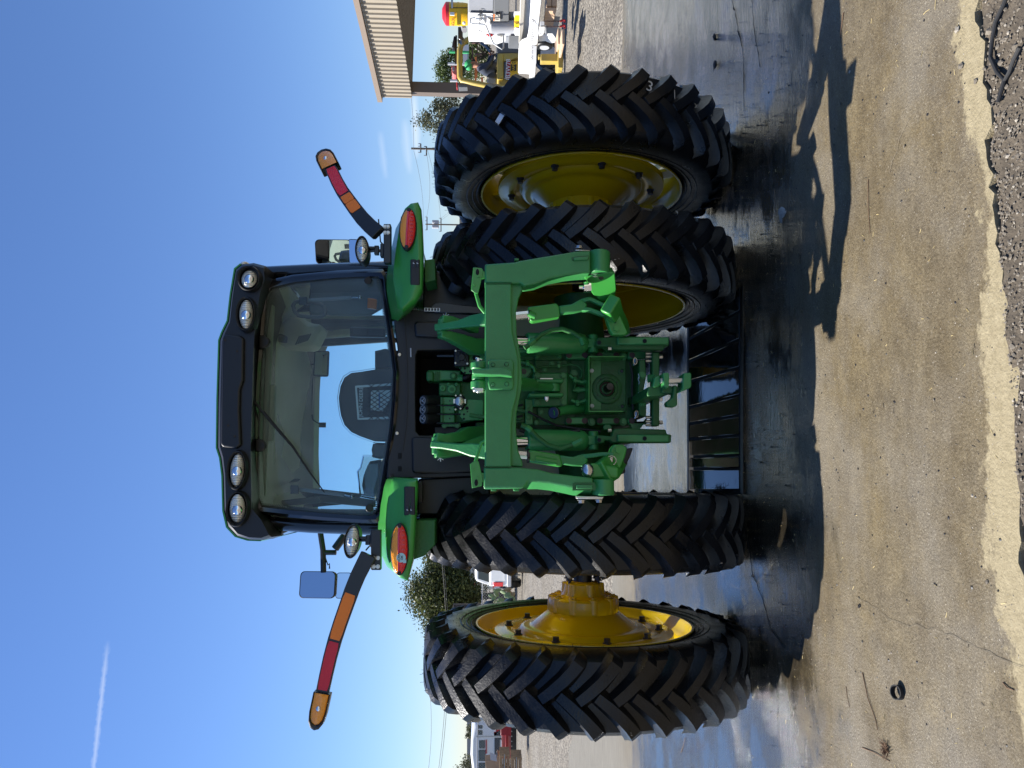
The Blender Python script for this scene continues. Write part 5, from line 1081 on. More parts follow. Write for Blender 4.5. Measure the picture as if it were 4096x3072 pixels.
# side bolted links left and right
for ys in ((1421, 1), (1683, -1)):
    yc = ys[0]
    for v0, v1 in ((2264, 2350), (2388, 2478)): pl('link_plate', [(v0, yc-13), (v0, yc+13), (v0+6, yc+15), (v1-8, yc+15), (v1, yc+6), (v1, yc-6), (v1-8, yc-14)], YH-.085, .04, 'green_cast', .006)
    pl('t_plate', [(2420, yc-14*ys[1]), (2412, yc-26*ys[1]), (2416, yc-36*ys[1]), (2446, yc-36*ys[1]), (2448, yc-26*ys[1]), (2442, yc-14*ys[1])], YH-.08, .03, 'green_cast')
    pl('end_plate', [(2512, yc-14), (2512, yc+14), (2540, yc+16), (2588, yc+14), (2588, yc-12), (2558, yc-28*ys[1]), (2532, yc-28*ys[1])], YH-.085, .04, 'green_cast', .006)
    for v in (2276, 2339, 2399, 2465, 2528): build('bolt_recess', MB().cyl(P(v, yc, YH-.088), P(v, yc, YH-.07), .0165, n=24), 'rust', hs, bevel=.001)
    for v in (2366, 2493): bolt(v, yc+5, YH-.06, .016, .018)
# power take-off shield and shaft
pb = pl('pto_plate', rect(2352, 2504, 1424, 1648), YH-.055, .06, 'green_shaded', .004)
for pts in (rect(2354, 2500, 1424, 1428), rect(2356, 2494, 1643, 1648), rect(2354, 2358, 1426, 1646)): build('pto_guard', MB().px(pts, YH-.20, .16), 'green', pb, bevel=.001)
pl('pto_face', [(2362, 1432), (2405, 1432), (2405, 1500), (2392, 1516), (2388, 1590), (2405, 1602), (2405, 1640), (2362, 1640)], YH-.060, .01, 'green_cast', .002, pb)
c = P(2427, 1556, YH-.055)
mb = MB(); mb.lathe([(0, .083), (-.012, .083), (-.014, .080), (-.014, .062), (-.010, .060), (-.012, .046), (-.006, .040), (.02, .036)], c, 56, ax='y'); build('pto_flange', mb, 'green_shaded', pb, smooth=40)
mb = MB(); mb.lathe([(-.004, .041), (-.010, .036), (.0, .030), (.02, .02)], c, 40, ax='y'); build('pto_seal', mb, 'rust', pb)
mb = MB(); mb.cyl(c+Vector((0, .02, 0)), c+Vector((0, -.11, 0)), .0185, n=24)
for k in range(12):
    a = k*math.pi/6; q = Vector((.0185*math.cos(a), 0, .0185*math.sin(a))); mb.box(c+q+Vector((0, -.06, 0)), (.005, .10, .005), ry(-a))
build('pto_shaft', mb, 'dark_steel', pb, bevel=.001)
for v, y, m_ in ((2367, 1483, 'decal_white'), (2368, 1624, 'decal_white')): bolt(v, y, YH-.06, .009, .012, m_, pb)
for v, y in ((2487, 1485), (2489, 1626)):
    mb = MB(); mb.lathe([(0, .020), (-.006, .020), (-.007, .012), (.004, .009)], P(v, y, YH-.055), 28, ax='y'); build('boss', mb, 'green_shaded', pb); build('boss_hole', MB().cyl(P(v, y, YH-.060), P(v, y, YH-.05), .008, n=14), 'ink', pb)
for k in range(4):
    a = .6+k*math.pi/2; q = c+Vector((.065*math.cos(a), -.0145, .065*math.sin(a))); build('flange_hole', MB().cyl(q, q+Vector((0, .004, 0)), .0042, n=12), 'ink', pb)
for v, y in ((2540, 1448), (2545, 1660)):
    mb = MB(); q = P(v, y, YH-.16); mb.tube([q+Vector((-.02, 0, .008)), q, q+Vector((.015, 0, 0))], .006, 8); mb.tube([q+Vector((.018*math.cos(t*.63)+.004, -.004, .010*math.sin(t*.63))) for t in range(11)], .0022, 5); build('lynch_pin', mb, 'steel', pb)
# drawbar support and drawbar
ds = pl('drawbar_support', [(2556, 1440), (2556, 1500), (2552, 1560), (2556, 1660), (2585, 1668), (2586, 1620), (2575, 1560), (2586, 1500), (2580, 1436)], YH-.17, .2, 'green_shaded', .006, TR)
for v, y in ((2568, 1502), (2569, 1610)): bolt(v, y, YH-.17, .016, .014, par=ds)
for v, y in ((2555, 1515), (2555, 1590)):
    mb = MB(); q = P(v, y, YH-.175); mb.tube([q+Vector((0, 0, .0)), q+Vector((.004, -.003, 0)), q+Vector((0, -.003, -.0))], .006, 8); mb.tube([P(v-2, y-20, YH-.18), P(v+3, y-6, YH-.182), P(v-2, y+4, YH-.18), P(v+3, y+14, YH-.182), P(v, y+22, YH-.18)], .003, 6); build('spring_clip', mb, 'zinc', ds)
build('support_bar', MB().px(rect(2609, 2638, 1408, 1704), YH-.20, .06), 'green_shaded', ds, bevel=.006)
for y0, y1 in ((1409, 1418), (1422, 1432), (1437, 1452), (1586, 1600), (1664, 1674), (1680, 1692), (1697, 1703)):
    a, b = P(2583, (y0+y1)/2, YH-.17), P(2612, (y0+y1)/2, YH-.17); build('support_stud', MB().cyl(a, b, .008, n=14), 'zinc', ds)
for y in (1426, 1597, 1690): build('support_nut', MB().cyl(P(2636, y, YH-.17), P(2650, y, YH-.17), .012, n=6), 'zinc', ds, bevel=.001)
db = build('drawbar', MB().px([(2590, 1548), (2590, 1585), (2640, 1585), (2668, 1572), (2692, 1570), (2700, 1545), (2640, 1540)], -.98, .9), 'green_shaded', TR, bevel=.006)
for k in range(6): 
    mb = MB(); mb.cyl(P(2592+k*5, 1514-0, -.95)-Vector((0, 0, 0)), P(2594.5+k*5, 1514, -.95), .020 if k else .022, n=18); build('spring_coil', mb, 'green_cast', db, bevel=.001)
build('hammer_strap', MB().px([(2640, 1500), (2642, 1542), (2620, 1550), (2610, 1546), (2618, 1510)], -1.0, .05), 'green_cast', db, bevel=.006)
build('clevis', MB().px([(2652, 1492), (2655, 1545), (2672, 1552), (2676, 1548), (2677, 1495), (2672, 1490)], -1.05, .1), 'green_cast', db, bevel=.006)
build('clevis', MB().px([(2736, 1492), (2732, 1515), (2730, 1555), (2712, 1572), (2760, 1552), (2766, 1545), (2766, 1495), (2760, 1490)], -1.05, .1), 'green_cast', db, bevel=.006)
build('clevis_back', MB().px([(2650, 1545), (2645, 1570), (2700, 1576), (2735, 1560), (2735, 1545)], -1.0, .06), 'green_shaded', db, bevel=.004)
build('drawbar_pin', MB().cyl(P(2640, 1523, -1.02), P(2745, 1523, -1.02), .0145, n=20), 'zinc', db, bevel=.002)
build('pin_handle', MB().px([(2696, 1540), (2709, 1542), (2710, 1620), (2700, 1628), (2668, 1626), (2664, 1610), (2690, 1590)], -1.03, .05), 'green_shaded', db, bevel=.006)

# ------------------------------------------------------------------ hydraulic valve stack in the opening
YS = -.36
rg = lambda a, b: (1600+a*.3917, 1400+b*.3917)
def pr(a0, a1, b0, b1): return [rg(a0, b0), rg(a0, b1), rg(a1, b1), rg(a1, b0)]
vs_ = build('valve_stack', MB().px([rg(395, 320), rg(395, 745), rg(640, 750), rg(870, 700), rg(870, 340), rg(640, 325)], YS, .18), 'green_shaded', TR, bevel=.008)
for i, (b0, b1) in enumerate(((478, 560), (566, 650), (658, 742))):
    build('valve_section', MB().px(pr(395, 560, b0, b1), YS-.05, .06), 'green_cast', vs_, bevel=.006); build('section_rib', MB().px(pr(412, 440, b0+2, b1-2), YS-.07, .04), 'green_shaded', vs_, bevel=.003)
    build('section_screw', MB().cyl(P(*rg(508, (b0+b1)/2), YS-.053), P(*rg(508, (b0+b1)/2), YS-.04), .004, n=10), 'ink', vs_)
    a, b = P(*rg(390, (b0+b1)/2), YS-.03), P(*rg(250, (b0+b1)/2+0), YS-.10); build('coupler', MB().tube([a, a.lerp(b, .3), b], [.030, .034, .030], 20), 'black_plastic', vs_, bevel=.003)
    d = (b-a).normalized(); mb = MB(); mb.tube([b, b+d*.012], [.032, .030], 24); build('coupler_cap', mb, 'button_face', vs_); mb = MB(); q = b+d*.013
    e1 = d.cross(Vector((1, 0, 0))).normalized(); mb.tube([q+Vector((.022*math.cos(t*.63), 0, 0))+e1*(.022*math.sin(t*.63)) for t in range(11)], .0015, 5); mb.tube([q+Vector((-.01, 0, 0))-e1*.012, q+Vector((.006, 0, 0))+e1*.012], .002, 5); mb.tube([q+Vector((.012, 0, 0))-e1*.010, q+Vector((-.004, 0, 0))+e1*.006], .002, 5); build('cap_symbol', mb, 'grey_light', vs_)
    build('section_wire', MB().tube([P(*rg(360, b1+2), YS-.06), P(*rg(450, b1+8), YS-.075), P(*rg(600, b1+4), YS-.06)], .004, 6), 'rubber_dull', vs_)
build('pilot_valve', MB().px([rg(265, 225), rg(275, 320), rg(400, 318), rg(450, 310), rg(620, 320), rg(620, 210), rg(400, 205), rg(290, 205)], YS-.04, .1), 'green_cast', vs_, bevel=.008)
build('pilot_cap', MB().px(pr(268, 345, 215, 315), YS-.075, .06), 'green_shaded', vs_, bevel=.010)
for k in range(3): build('pilot_rib', MB().px(pr(360+k*18, 368+k*18, 215, 310), YS-.055, .03), 'green_shaded', vs_, bevel=.001)
build('pilot_boss', MB().cyl(P(*rg(545, 262), YS-.07), P(*rg(545, 262), YS), .020, n=24), 'green_shaded', vs_, bevel=.004); build('pilot_nut', MB().cyl(P(*rg(545, 262), YS-.082), P(*rg(545, 262), YS-.06), .011, n=6), 'green_cast', vs_)
build('upper_block', MB().px(pr(398, 620, 335, 465), YS-.06, .12), 'green_shaded', vs_, bevel=.008)
for a, b, r in ((435, 390, .017), (530, 400, .024), (578, 352, .010), (497, 352, .010)): build('block_plug', MB().cyl(P(*rg(a, b), YS-.075), P(*rg(a, b), YS-.05), r, n=22), 'green_cast', vs_, bevel=.003); build('plug_socket', MB().cyl(P(*rg(a, b), YS-.078), P(*rg(a, b), YS-.06), r*.5, n=6), 'green_shaded', vs_)
tubep('valve_pipe', [P(*rg(610, 285), YS-.06), P(*rg(660, 285), YS-.07), P(*rg(700, 265), YS-.07), P(*rg(720, 240), YS-.05)], .011, 'rubber_dull', vs_); build('pipe_nut', MB().cyl(P(*rg(590, 285), YS-.06), P(*rg(640, 286), YS-.062), .020, n=6), 'green_cast', vs_)
build('bracket_plate', MB().px([rg(690, 505), rg(835, 510), rg(850, 520), rg(845, 715), rg(650, 722), rg(598, 660), rg(600, 620), rg(680, 560)], YS-.13, .008), 'green_cast', vs_, bevel=.002)
for a, b, r in ((610, 657, .006), (653, 657, .006), (652, 702, .006), (688, 630, .004), (684, 594, .010)): build('plate_hole', MB().cyl(P(*rg(a, b), YS-.132), P(*rg(a, b), YS-.12), r, n=14), 'pit_black', vs_)
c = P(*rg(610, 527), YS-.16); build('trailer_socket', MB().px([rg(548, 560), rg(560, 480), rg(600, 450), rg(640, 455), rg(676, 500), rg(680, 540), rg(640, 610), rg(600, 612)], YS-.155, .04), 'black_plastic', vs_, bevel=.008)
mb = MB(); mb.lathe([(.012, .026), (-.016, .026), (-.022, .022), (-.025, .001)], c, 32, ax='y'); mb.px([rg(545, 500), rg(545, 545), rg(580, 545), rg(580, 500)], YS-.168, .012); mb.px([rg(645, 508), rg(645, 535), rg(672, 548), rg(672, 500)], YS-.168, .012); build('socket_cap', mb, 'zinc', vs_, smooth=50)
for a, b in ((570, 465), (620, 462), (566, 607), (618, 598)): build('socket_screw', MB().cyl(P(*rg(a, b), YS-.162), P(*rg(a, b), YS-.15), .005, n=10), 'zinc', vs_)
bv = build('brake_valve', MB().px(pr(552, 706, -5, 165), YS-.16, .07), 'black_plastic', TR, bevel=.008)
for a, b in ((568, 8), (690, 12), (566, 133), (688, 138)): build('valve_screw', MB().cyl(P(*rg(a, b), YS-.164), P(*rg(a, b), YS-.15), .006, n=12), 'zinc', bv, bevel=.001)
build('valve_core', MB().cyl(P(*rg(630, 72), YS-.175), P(*rg(630, 72), YS-.15), .02, n=24), 'black_plastic', bv, bevel=.004)
for a, b in ((600, 40), (665, 40), (600, 105), (665, 105), (640, 20)): build('valve_rib', MB().box(P(*rg(a, b), YS-.165), (.018, .012, .014)), 'black_plastic', bv, bevel=.002)
tubep('valve_lever', [P(*rg(380, 60), YS-.10), P(*rg(550, 62), YS-.12)], .007, 'black_metal', bv)
build('valve_mount', MB().px([rg(705, 25), rg(885, 22), rg(885, 240), rg(660, 245), rg(605, 190), rg(605, 165), rg(705, 160)], YS-.12, .008), 'green_cast', bv, bevel=.002)
for a, b, r in ((778, 80, .021), (620, 190, .006), (662, 190, .006), (662, 232, .006)): build('plate_hole', MB().cyl(P(*rg(a, b), YS-.122), P(*rg(a, b), YS-.11), r, n=20), 'pit_black', bv)
build('rod_end', MB().px(pr(440, 620, 750, 785), YS-.03, .03), 'green_cast', vs_, bevel=.003)
for a in (455, 585): build('rod_bolt', MB().hexbolt(P(*rg(a, 770), YS-.03), (0, -1, 0), .012, .014), 'green_cast', vs_)
build('tube_guard', MB().px([rg(348, 782), rg(348, 860), rg(870, 860), rg(870, 735), rg(765, 735), rg(760, 782)], YS+.02, .1), 'black_plastic', TR, bevel=.006)
build('green_stay', MB().px([(1905, 1690), (1905, 1760), (1945, 1760), (1945, 1690)], YS-.02, .05), 'green_shaded', TR, bevel=.004)

# extra hydraulic hoses and pipes behind the beam and beside the housing
for i, (pts, Y, r, m_) in enumerate((([(1880, 1480), (1920, 1500), (1985, 1498), (2060, 1470), (2085, 1455)], -.62, .012, 'rubber_dull'), ([(1878, 1660), (1930, 1668), (2000, 1660), (2070, 1640), (2100, 1646)], -.60, .011, 'green_shaded'),
                                ([(2075, 1445), (2110, 1452), (2135, 1470), (2140, 1490)], -.58, .009, 'green_cast'), ([(2278, 1500), (2300, 1520), (2330, 1530), (2352, 1520)], -.56, .010, 'green_cast'), ([(2285, 1600), (2310, 1612), (2335, 1605), (2354, 1596)], -.56, .010, 'green_cast'),
                                ([(2078, 1720), (2110, 1735), (2180, 1738), (2250, 1730), (2320, 1722)], -.66, .008, 'rubber_dull'), ([(2100, 1408), (2140, 1400), (2210, 1398), (2270, 1405)], -.62, .008, 'rubber_dull'), ([(2520, 1450), (2530, 1500), (2528, 1560), (2532, 1640)], -.60, .006, 'rubber_dull'))):
    tubep('hydraulic_pipe', [P(v, y, Y) for v, y in pts], r, m_, hs, 10, 80)
for v, y, Y in ((2110, 1452, -.60), (2300, 1520, -.575), (2310, 1612, -.575), (2135, 1735, -.675), (1985, 1498, -.63)): build('pipe_fitting', MB().cyl(P(v-7, y, Y), P(v+7, y, Y), .018, n=6), 'green_cast', hs, bevel=.002)

# ================================================================== BACKGROUND
FH = Vector((FW.x, FW.y, 0)).normalized(); RH = Vector((FH.y, -FH.x, 0))
def DZ(v, y, z): d = ray(v, y); return CAM+d*((z-CAM.z)/d.z)
SLOPE = [0, 0]      # a vehicle standing at an angle: depth grows to the left
def dS(y, d): return d+SLOPE[0]*(y-SLOPE[1])*d/FPX
def q_(mb, pts, d, th): return mb.ext([D(v, y, dS(y, d)) for v, y in pts], FH*th)
def thing(name, v, y, d, label, cat, group=None):
    p = D(v, y, d); return empty(name, (p.x, p.y, 0), None, label, cat, group)
def part(name, pts, d, th, m, par, bevel=0, smooth=35): return build(name, q_(MB(), pts, d, th), m, par, bevel=bevel, smooth=smooth)
def rc4(v0, v1, y0, y1): return [(v0, y0), (v0, y1), (v1, y1), (v1, y0)]
# ---- trees
def tree(name, v0, v1, y0, y1, d, m, label, nclump=60, leaf=.10, nleaf=110, trunk_px=None, squash=.9, cat='tree', group=None):
    c = D((v0+v1)/2, (y0+y1)/2, d); rxw = abs(y1-y0)/2*d/FPX; rzh = abs(v1-v0)/2*d/FPX; base = Vector((c.x, c.y, 0)); t = empty(name, base, None, label, cat, group)
    rnd = random.Random(int(v0*7+y0)); tr = MB(); top = c.z
    tr.tube([base-Vector((0, 0, .1)), base+Vector((.05, 0, c.z*.35)), c-Vector((0, 0, rzh*.35)), c+Vector((0, 0, rzh*.4))], [max(.10, rxw*.10), max(.08, rxw*.08), rxw*.055, rxw*.02], 9)
    cl = []
    for k in range(nclump):
        u = Vector((rnd.gauss(0, 1), rnd.gauss(0, 1), rnd.gauss(0, 1))).normalized(); rr = rnd.uniform(.35, 1.0)**.6
        bump_ = 1+.22*math.sin(3*math.atan2(u.z, u.x)+v0)+.12*math.sin(7*math.atan2(u.z, u.x)+y0)
        cl.append(c+Vector((u.x*rxw*rr*bump_*.92, u.y*rxw*rr*.8, u.z*rzh*rr*bump_*.92)))
    for p in cl[::3]: tr.tube([c-Vector((0, 0, rzh*.45)), c.lerp(p, .55)+Vector((0, 0, -.05)), p], [rxw*.035, rxw*.02, rxw*.008], 5)
    build('trunk', tr, 'bark', t, smooth=60)
    mb = MB(); vs = []; fs = []; cr = min(rxw, rzh)*.30
    for p in cl:
        for j in range(nleaf):
            q = p+Vector((rnd.gauss(0, cr*.55), rnd.gauss(0, cr*.55), rnd.gauss(0, cr*.45))); a = Vector((rnd.gauss(0, 1), rnd.gauss(0, 1), rnd.gauss(0, .7))).normalized(); b = a.cross(Vector((rnd.gauss(0, 1), rnd.gauss(0, 1), rnd.gauss(0, 1)))).normalized()
            l = leaf*rnd.uniform(.6, 1.3); n0 = len(vs); vs += [q-a*l*.5, q+b*l*.26, q+a*l*.5, q-b*l*.26]; fs.append((n0, n0+1, n0+2, n0+3))
    mb.v = vs; mb.f = fs; mb.mi = [0]*len(fs)
    me = bpy.data.meshes.new('crown'); me.from_pydata([tuple(p-base) for p in vs], [], fs); me.materials.append(MAT[m]); o = bpy.data.objects.new('crown', me); col.objects.link(o); o.parent = t
    return t
tree('oak_tree', 1650, 1960, 2215, 2560, 34, 'leaf_oak', 'dense dark oak behind the white truck at left', 210, .135, 190)
tree('oak_tree', 1700, 1950, 2120, 2330, 40, 'leaf_oak', 'oak half hidden behind the inner left tyre', 90, .14, 140)
tree('tree', 1722, 1930, 195, 345, 42, 'leaf_bright', 'bright green tree behind the yellow forklift', 60, .13, 110)
tree('tree', 1680, 1900, 380, 560, 52, 'leaf_grey', 'grey green tree above the outer right tyre', 60, .17, 100)
tree('shrub', 1850, 1985, 130, 310, 36, 'leaf_bright', 'yellow green shrubs seen through the forklift cab', 50, .11, 90, cat='shrub')
tree('tree', 1800, 1925, 3030, 3200, 44, 'leaf_grey', 'thin grey tree at the far left edge', 40, .13, 60)
tree('shrub', 1862, 1925, 2885, 2965, 46, 'leaf_grey', 'low shrub behind the white van at left', 30, .12, 70, cat='shrub')
tree('shrub', 1955, 2045, 2360, 2470, 40, 'leaf_bright', 'bright weeds behind the chain link fence', 30, .10, 70, cat='shrub')
tree('palm_tree', 1838, 1875, 815, 890, 60, 'leaf_grey', 'pale tree top behind the small building', 20, .15, 60)

# ---- canopy building at right
A0, B0 = DZ(1648, 390, 4.1), DZ(1585, 0, 4.1); Z0 = 4.1; dA = (A0-CAM).dot(FW); topz = D(1526, 395, dA).z
dirc = (B0-A0); dirc.z = 0; Lc = dirc.length*1.8; dirc.normalize(); back = Vector((-dirc.y, dirc.x, 0)); back = back if back.dot(FH) > 0 else -back
cb = empty('canopy', (A0.x, A0.y, 0), None, 'beige ribbed steel canopy on a brown post at the right', 'canopy')
npan = int(Lc/.20)
for k in range(npan):
    p = A0+dirc*(k*.20); e = dirc*.20; pr_ = []
    prof = [(0, 0), (.03, -.045), (.07, -.045), (.10, 0), (.20, 0)]
    mb = MB(); q = [p+dirc*a+back*b for a, b in prof]; mb.add([Vector((x.x, x.y, Z0)) for x in q]+[Vector((x.x, x.y, topz)) for x in q], [(i, i+1, i+6, i+5) for i in range(4)]); build('fascia_panel', mb, 'canopy_beige', cb, smooth=0)
def bx(name, p, du, dv, z0, z1, m, bevel=0): return build(name, MB().ext([(x.x, x.y, z0) for x in (p, p+du, p+du+dv, p+dv)], (0, 0, z1-z0)), m, cb, bevel=bevel, smooth=0)
bx('gutter', A0-back*.12-dirc*.15, dirc*(Lc+.3), back*.25, topz-.02, topz+.14, 'canopy_trim'); bx('end_cap', A0+back*.02, dirc*.02, back*9, Z0, topz, 'canopy_beige')
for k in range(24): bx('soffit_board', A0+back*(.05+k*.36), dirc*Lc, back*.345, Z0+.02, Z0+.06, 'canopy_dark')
bx('roof_sheet', A0-back*.05, dirc*Lc, back*9, topz-.06, topz-.03, 'roof_grey')
pp = DZ(1646, 368, 4.1); pw = 42*dA/FPX
build('post', MB().ext([(x.x, x.y, 0) for x in (pp, pp+RH*pw, pp+RH*pw+FH*.35, pp+FH*.35)], (0, 0, 4.12)), 'post_brown', cb, smooth=0)
sg = empty('warning_sign', D(1850, 352, 20), None, 'small yellow sign fixed beside the canopy post', 'sign'); WLOC[sg.name] = Vector(sg.location)
part('sign_plate', rc4(1836, 1863, 345, 360), 20, .02, 'cool_yellow', sg); part('sign_mark', rc4(1843, 1856, 348, 358), 19.97, .02, 'orange_paint', sg); 

# ---- small building, distant roofs
sb_ = thing('building', 1900, 870, 48, 'small beige building between the right tyres and the fender', 'building')
part('wall', rc4(1852, 1975, 760, 905), 48, 5, 'wall_pale', sb_); part('roof', [(1838, 905), (1838, 860), (1843, 760), (1868, 760), (1862, 905)], 47.4, 6, 'canopy_beige', sb_); part('window', rc4(1868, 1890, 846, 866), 47.9, .1, 'tinted', sb_); part('window_sill', rc4(1890, 1896, 842, 870), 47.8, .2, 'white_paint', sb_)
sh_ = thing('shed', 1900, 2950, 62, 'long low grey roofed shed far behind the white van', 'shed'); part('wall', rc4(1885, 1955, 2840, 3300), 62, 6, 'wall_pale', sh_); part('roof', [(1868, 2845), (1868, 3300), (1890, 3310), (1890, 2830)], 61.5, 7, 'roof_grey', sh_); part('vent', rc4(1853, 1870, 2862, 2876), 63, 1, 'grey_paint', sh_)

# ---- power poles and lines
def pole(vt, y, d, wpx, arms, label, extra):
    p = D(vt, y, d); t = empty('power_pole', (p.x, p.y, 0), None, label, 'power pole', 'power poles beyond the yard'); r = wpx*d/FPX/2
    build('shaft', MB().tube([(p.x, p.y, 0), p], [r*1.5, r], 10), 'pole_wood', t)
    for v, y0, y1 in arms: a, b = D(v, y0, d-.2), D(v, y1, d-.2); build('cross_arm', MB().tube([a, b], .06, 6), 'pole_wood', t); [build('insulator', MB().cyl(q, q+Vector((0, 0, .22)), .05, .03, 8), 'grey_paint', t) for q in (a, a.lerp(b, .3), b)]
    for v, y_ in extra: q = D(v, y_, d-.4); build('transformer', MB().cyl(q-Vector((0, 0, .35)), q+Vector((0, 0, .35)), .2, n=14), 'grey_light', t, bevel=.03)
pole(1645, 594, 62, 8, [(1706, 586, 622), (1683, 575, 610)], 'power pole rising behind the outer right tyre', [])
pole(1702, 897, 78, 5, [(1708, 868, 920), (1764, 873, 926)], 'power pole with transformers beside the right fender', [(1742, 888), (1742, 907)])
def wire(a, b, d0, d1, label, sag=.3, r=.012):
    p, q = D(*a, d0), D(*b, d1); pts = [p.lerp(q, t/10)-Vector((0, 0, sag*4*(t/10)*(1-t/10))) for t in range(11)]; mb = MB(); mb.tube(pts, r, 4)
    build('power_line', mb, 'wire', label=label, cat='power line', group='power lines', loc=p, smooth=0)
for a, b, d0, d1, lb in (((1655, 603), (1692, 905), 62, 78, 'top power line between the two poles at right'), ((1708, 622), (1706, 870), 62, 78, 'middle power line between the poles at right'), ((1706, 586), (1764, 926), 62, 78, 'lower power line crossing between the poles at right'),
                         ((1655, 600), (1575, -100), 62, 45, 'power line from the near right pole out over the canopy'), ((1764, 873), (1850, 770), 78, 60, 'slack service wire below the far right pole'), ((1766, 880), (1838, 790), 78, 60, 'second service wire below the far right pole'),
                         ((1712, 2700), (1703, 3150), 50, 50, 'topmost power line over the left tyre'), ((1768, 2250), (1744, 3150), 30.5, 30.5, 'upper of two power lines crossing the oak'), ((1775, 2250), (1752, 3150), 30.5, 30.5, 'lower of two power lines crossing the oak')): wire(a, b, d0, d1, lb, r=.012 if d0 > 40 else .009)

# ---- chain link fences
def fence(y0, y1, vt, vb, d0, d1, posts, label, pitch=.075, r=.0035):
    a, b = D(vb, y0, d0), D(vb, y1, d1); a.z = b.z = 0; h = D(vt, y0, d0).z; t = empty('chain_link_fence', a, None, label, 'fence', 'chain link fences'); u = (b-a); Lf = u.length; u.normalize(); mb = MB()
    n = int(Lf/pitch)
    for k in range(-int(h/pitch), n):
        for s in (0, 1):
            x0, z0, x1, z1 = k*pitch, 0, k*pitch+h, h
            if x0 < 0: z0 += -x0; x0 = 0
            if x1 > Lf: z1 -= x1-Lf; x1 = Lf
            if z1 <= z0: continue
            if s: x0, x1 = Lf-x0, Lf-x1
            p, q = a+u*x0+Vector((0, 0, z0)), a+u*x1+Vector((0, 0, z1)); w_ = Vector((0, 0, r)); mb.add([p-w_, q-w_, q+w_, p+w_], [(0, 1, 2, 3)])
    o = build('chain_link', mb, 'galv', t, smooth=0); o['kind'] = 'stuff'
    build('top_rail', MB().tube([a+Vector((0, 0, h)), b+Vector((0, 0, h))], .025, 8), 'galv', t)
    for k in posts: p = a+u*(Lf*k); build('post', MB().cyl(p, p+Vector((0, 0, h+.05)), .035, n=10), 'galv', t)
fence(2300, 2620, 1930, 2070, 29, 27.5, (0, .5, 1), 'chain link fence in front of the oak and the cactus', .11, .004)
fence(2780, 3180, 1912, 2008, 31, 30.5, (0, .42, 1), 'chain link fence in front of the white van', .11, .004)
wp_ = thing('wooden_post', 1815, 2425, 28.5, 'dark weathered wooden post at the left oak', 'post'); part('post', [(1813, 2418), (1811, 2428), (1814, 2436), (2075, 2434), (2075, 2418)], 28.5, .16, 'wood_dark', wp_, .02)

# ---- white pickup and box van behind it
def wheel_bg(c, r, wd, ax, par, nm='wheel'):
    c = Vector(c); ax = ax.normalized(); o = build(nm, MB().cyl(c-ax*wd/2, c+ax*wd/2, r, n=24), 'rubber', par, bevel=.03); build('hub_cap', MB().cyl(c-ax*(wd/2+.01), c+ax*(wd/2+.01), r*.55, n=18), 'grey_light', par)
SLOPE[:] = [.55, 2250]
pk = thing('pickup_truck', 2092, 2270, 27.5, 'white pickup truck seen from behind, cut off by the inner left tyre', 'pickup truck'); d = 27.5
part('body', [(1957, 2346), (1955, 2150), (2030, 2150), (2032, 2346)], d, 5.2, 'white_paint', pk, .05); part('tailgate', rc4(1962, 2020, 2165, 2328), d-.04, .06, 'white_paint', pk, .02)
part('cab_shell', [(1905, 2325), (1900, 2310), (1898, 2180), (1905, 2165), (1958, 2150), (1958, 2344)], d+.1, 3.6, 'white_paint', pk, .06); part('rear_window', [(1912, 2316), (1912, 2175), (1955, 2165), (1957, 2330)], d+.06, .06, 'tinted', pk, .02)
part('tail_light', rc4(1974, 2012, 2330, 2346), d-.06, .1, 'red_lens', pk, .01); part('tail_light', rc4(1974, 2012, 2150, 2164), d-.06, .1, 'red_lens', pk, .01); part('bumper', rc4(2028, 2046, 2148, 2348), d-.22, .25, 'grey_light', pk, .03); part('under_frame', rc4(2046, 2062, 2190, 2310), d+.1, 2, 'ink', pk)
for yy in (2330, 2175): q = D(2070, yy, d+.9); wheel_bg((q.x, q.y, .34), .34, .25, RH, pk)
vn = thing('box_van', 2040, 2280, 33, 'white box van behind the pickup at left', 'van'); d = 33
part('cargo_box', [(1880, 2352), (1878, 2345), (1878, 2140), (2030, 2140), (2030, 2356), (1890, 2358)], d, 5, 'white_paint', vn, .1); part('roof_lip', rc4(1890, 1896, 2142, 2354), d-.03, .05, 'grey_light', vn); 
for v, y in ((1970, 2352), (1893, 2340)): part('marker_lamp', rc4(v, v+6, y-6, y), d-.05, .05, 'red_lens', vn)
for yy in (2335, 2160): q = D(2050, yy, d+.8); wheel_bg((q.x, q.y, .38), .38, .3, RH, vn)
SLOPE[:] = [0, 0]
# ---- prickly pear
cc = thing('prickly_pear', 2062, 2390, 26.5, 'prickly pear cactus by the chain link fence', 'cactus'); rnd = random.Random(3)
for v, y, a, s, m_ in ((2045, 2392, .1, 1, 'cactus'), (2030, 2380, -.5, 1, 'cactus'), (2012, 2368, .5, 1, 'cactus'), (1985, 2375, .9, .95, 'cactus'), (1990, 2362, -.2, 1, 'cactus'), (2005, 2400, .3, 1, 'cactus'), (1975, 2395, -.7, .9, 'cactus'), (2030, 2358, -.2, 1.1, 'cactus_dry'), (2040, 2372, .6, 1, 'cactus_dry'), (2050, 2380, -.9, .9, 'cactus_dry'), (2035, 2408, .2, 1.0, 'cactus'), (1995, 2412, 1.0, .8, 'cactus'), (2052, 2405, -.3, .9, 'cactus'), (1965, 2382, .2, .8, 'cactus')):
    p = D(v, y, 26.5+rnd.uniform(-.3, .3)); build('pad', MB().ell(p, (.085*s, .03, .14*s), 14, 8, ry(a) @ rz(rnd.uniform(-.8, .8))), m_, cc, smooth=60)
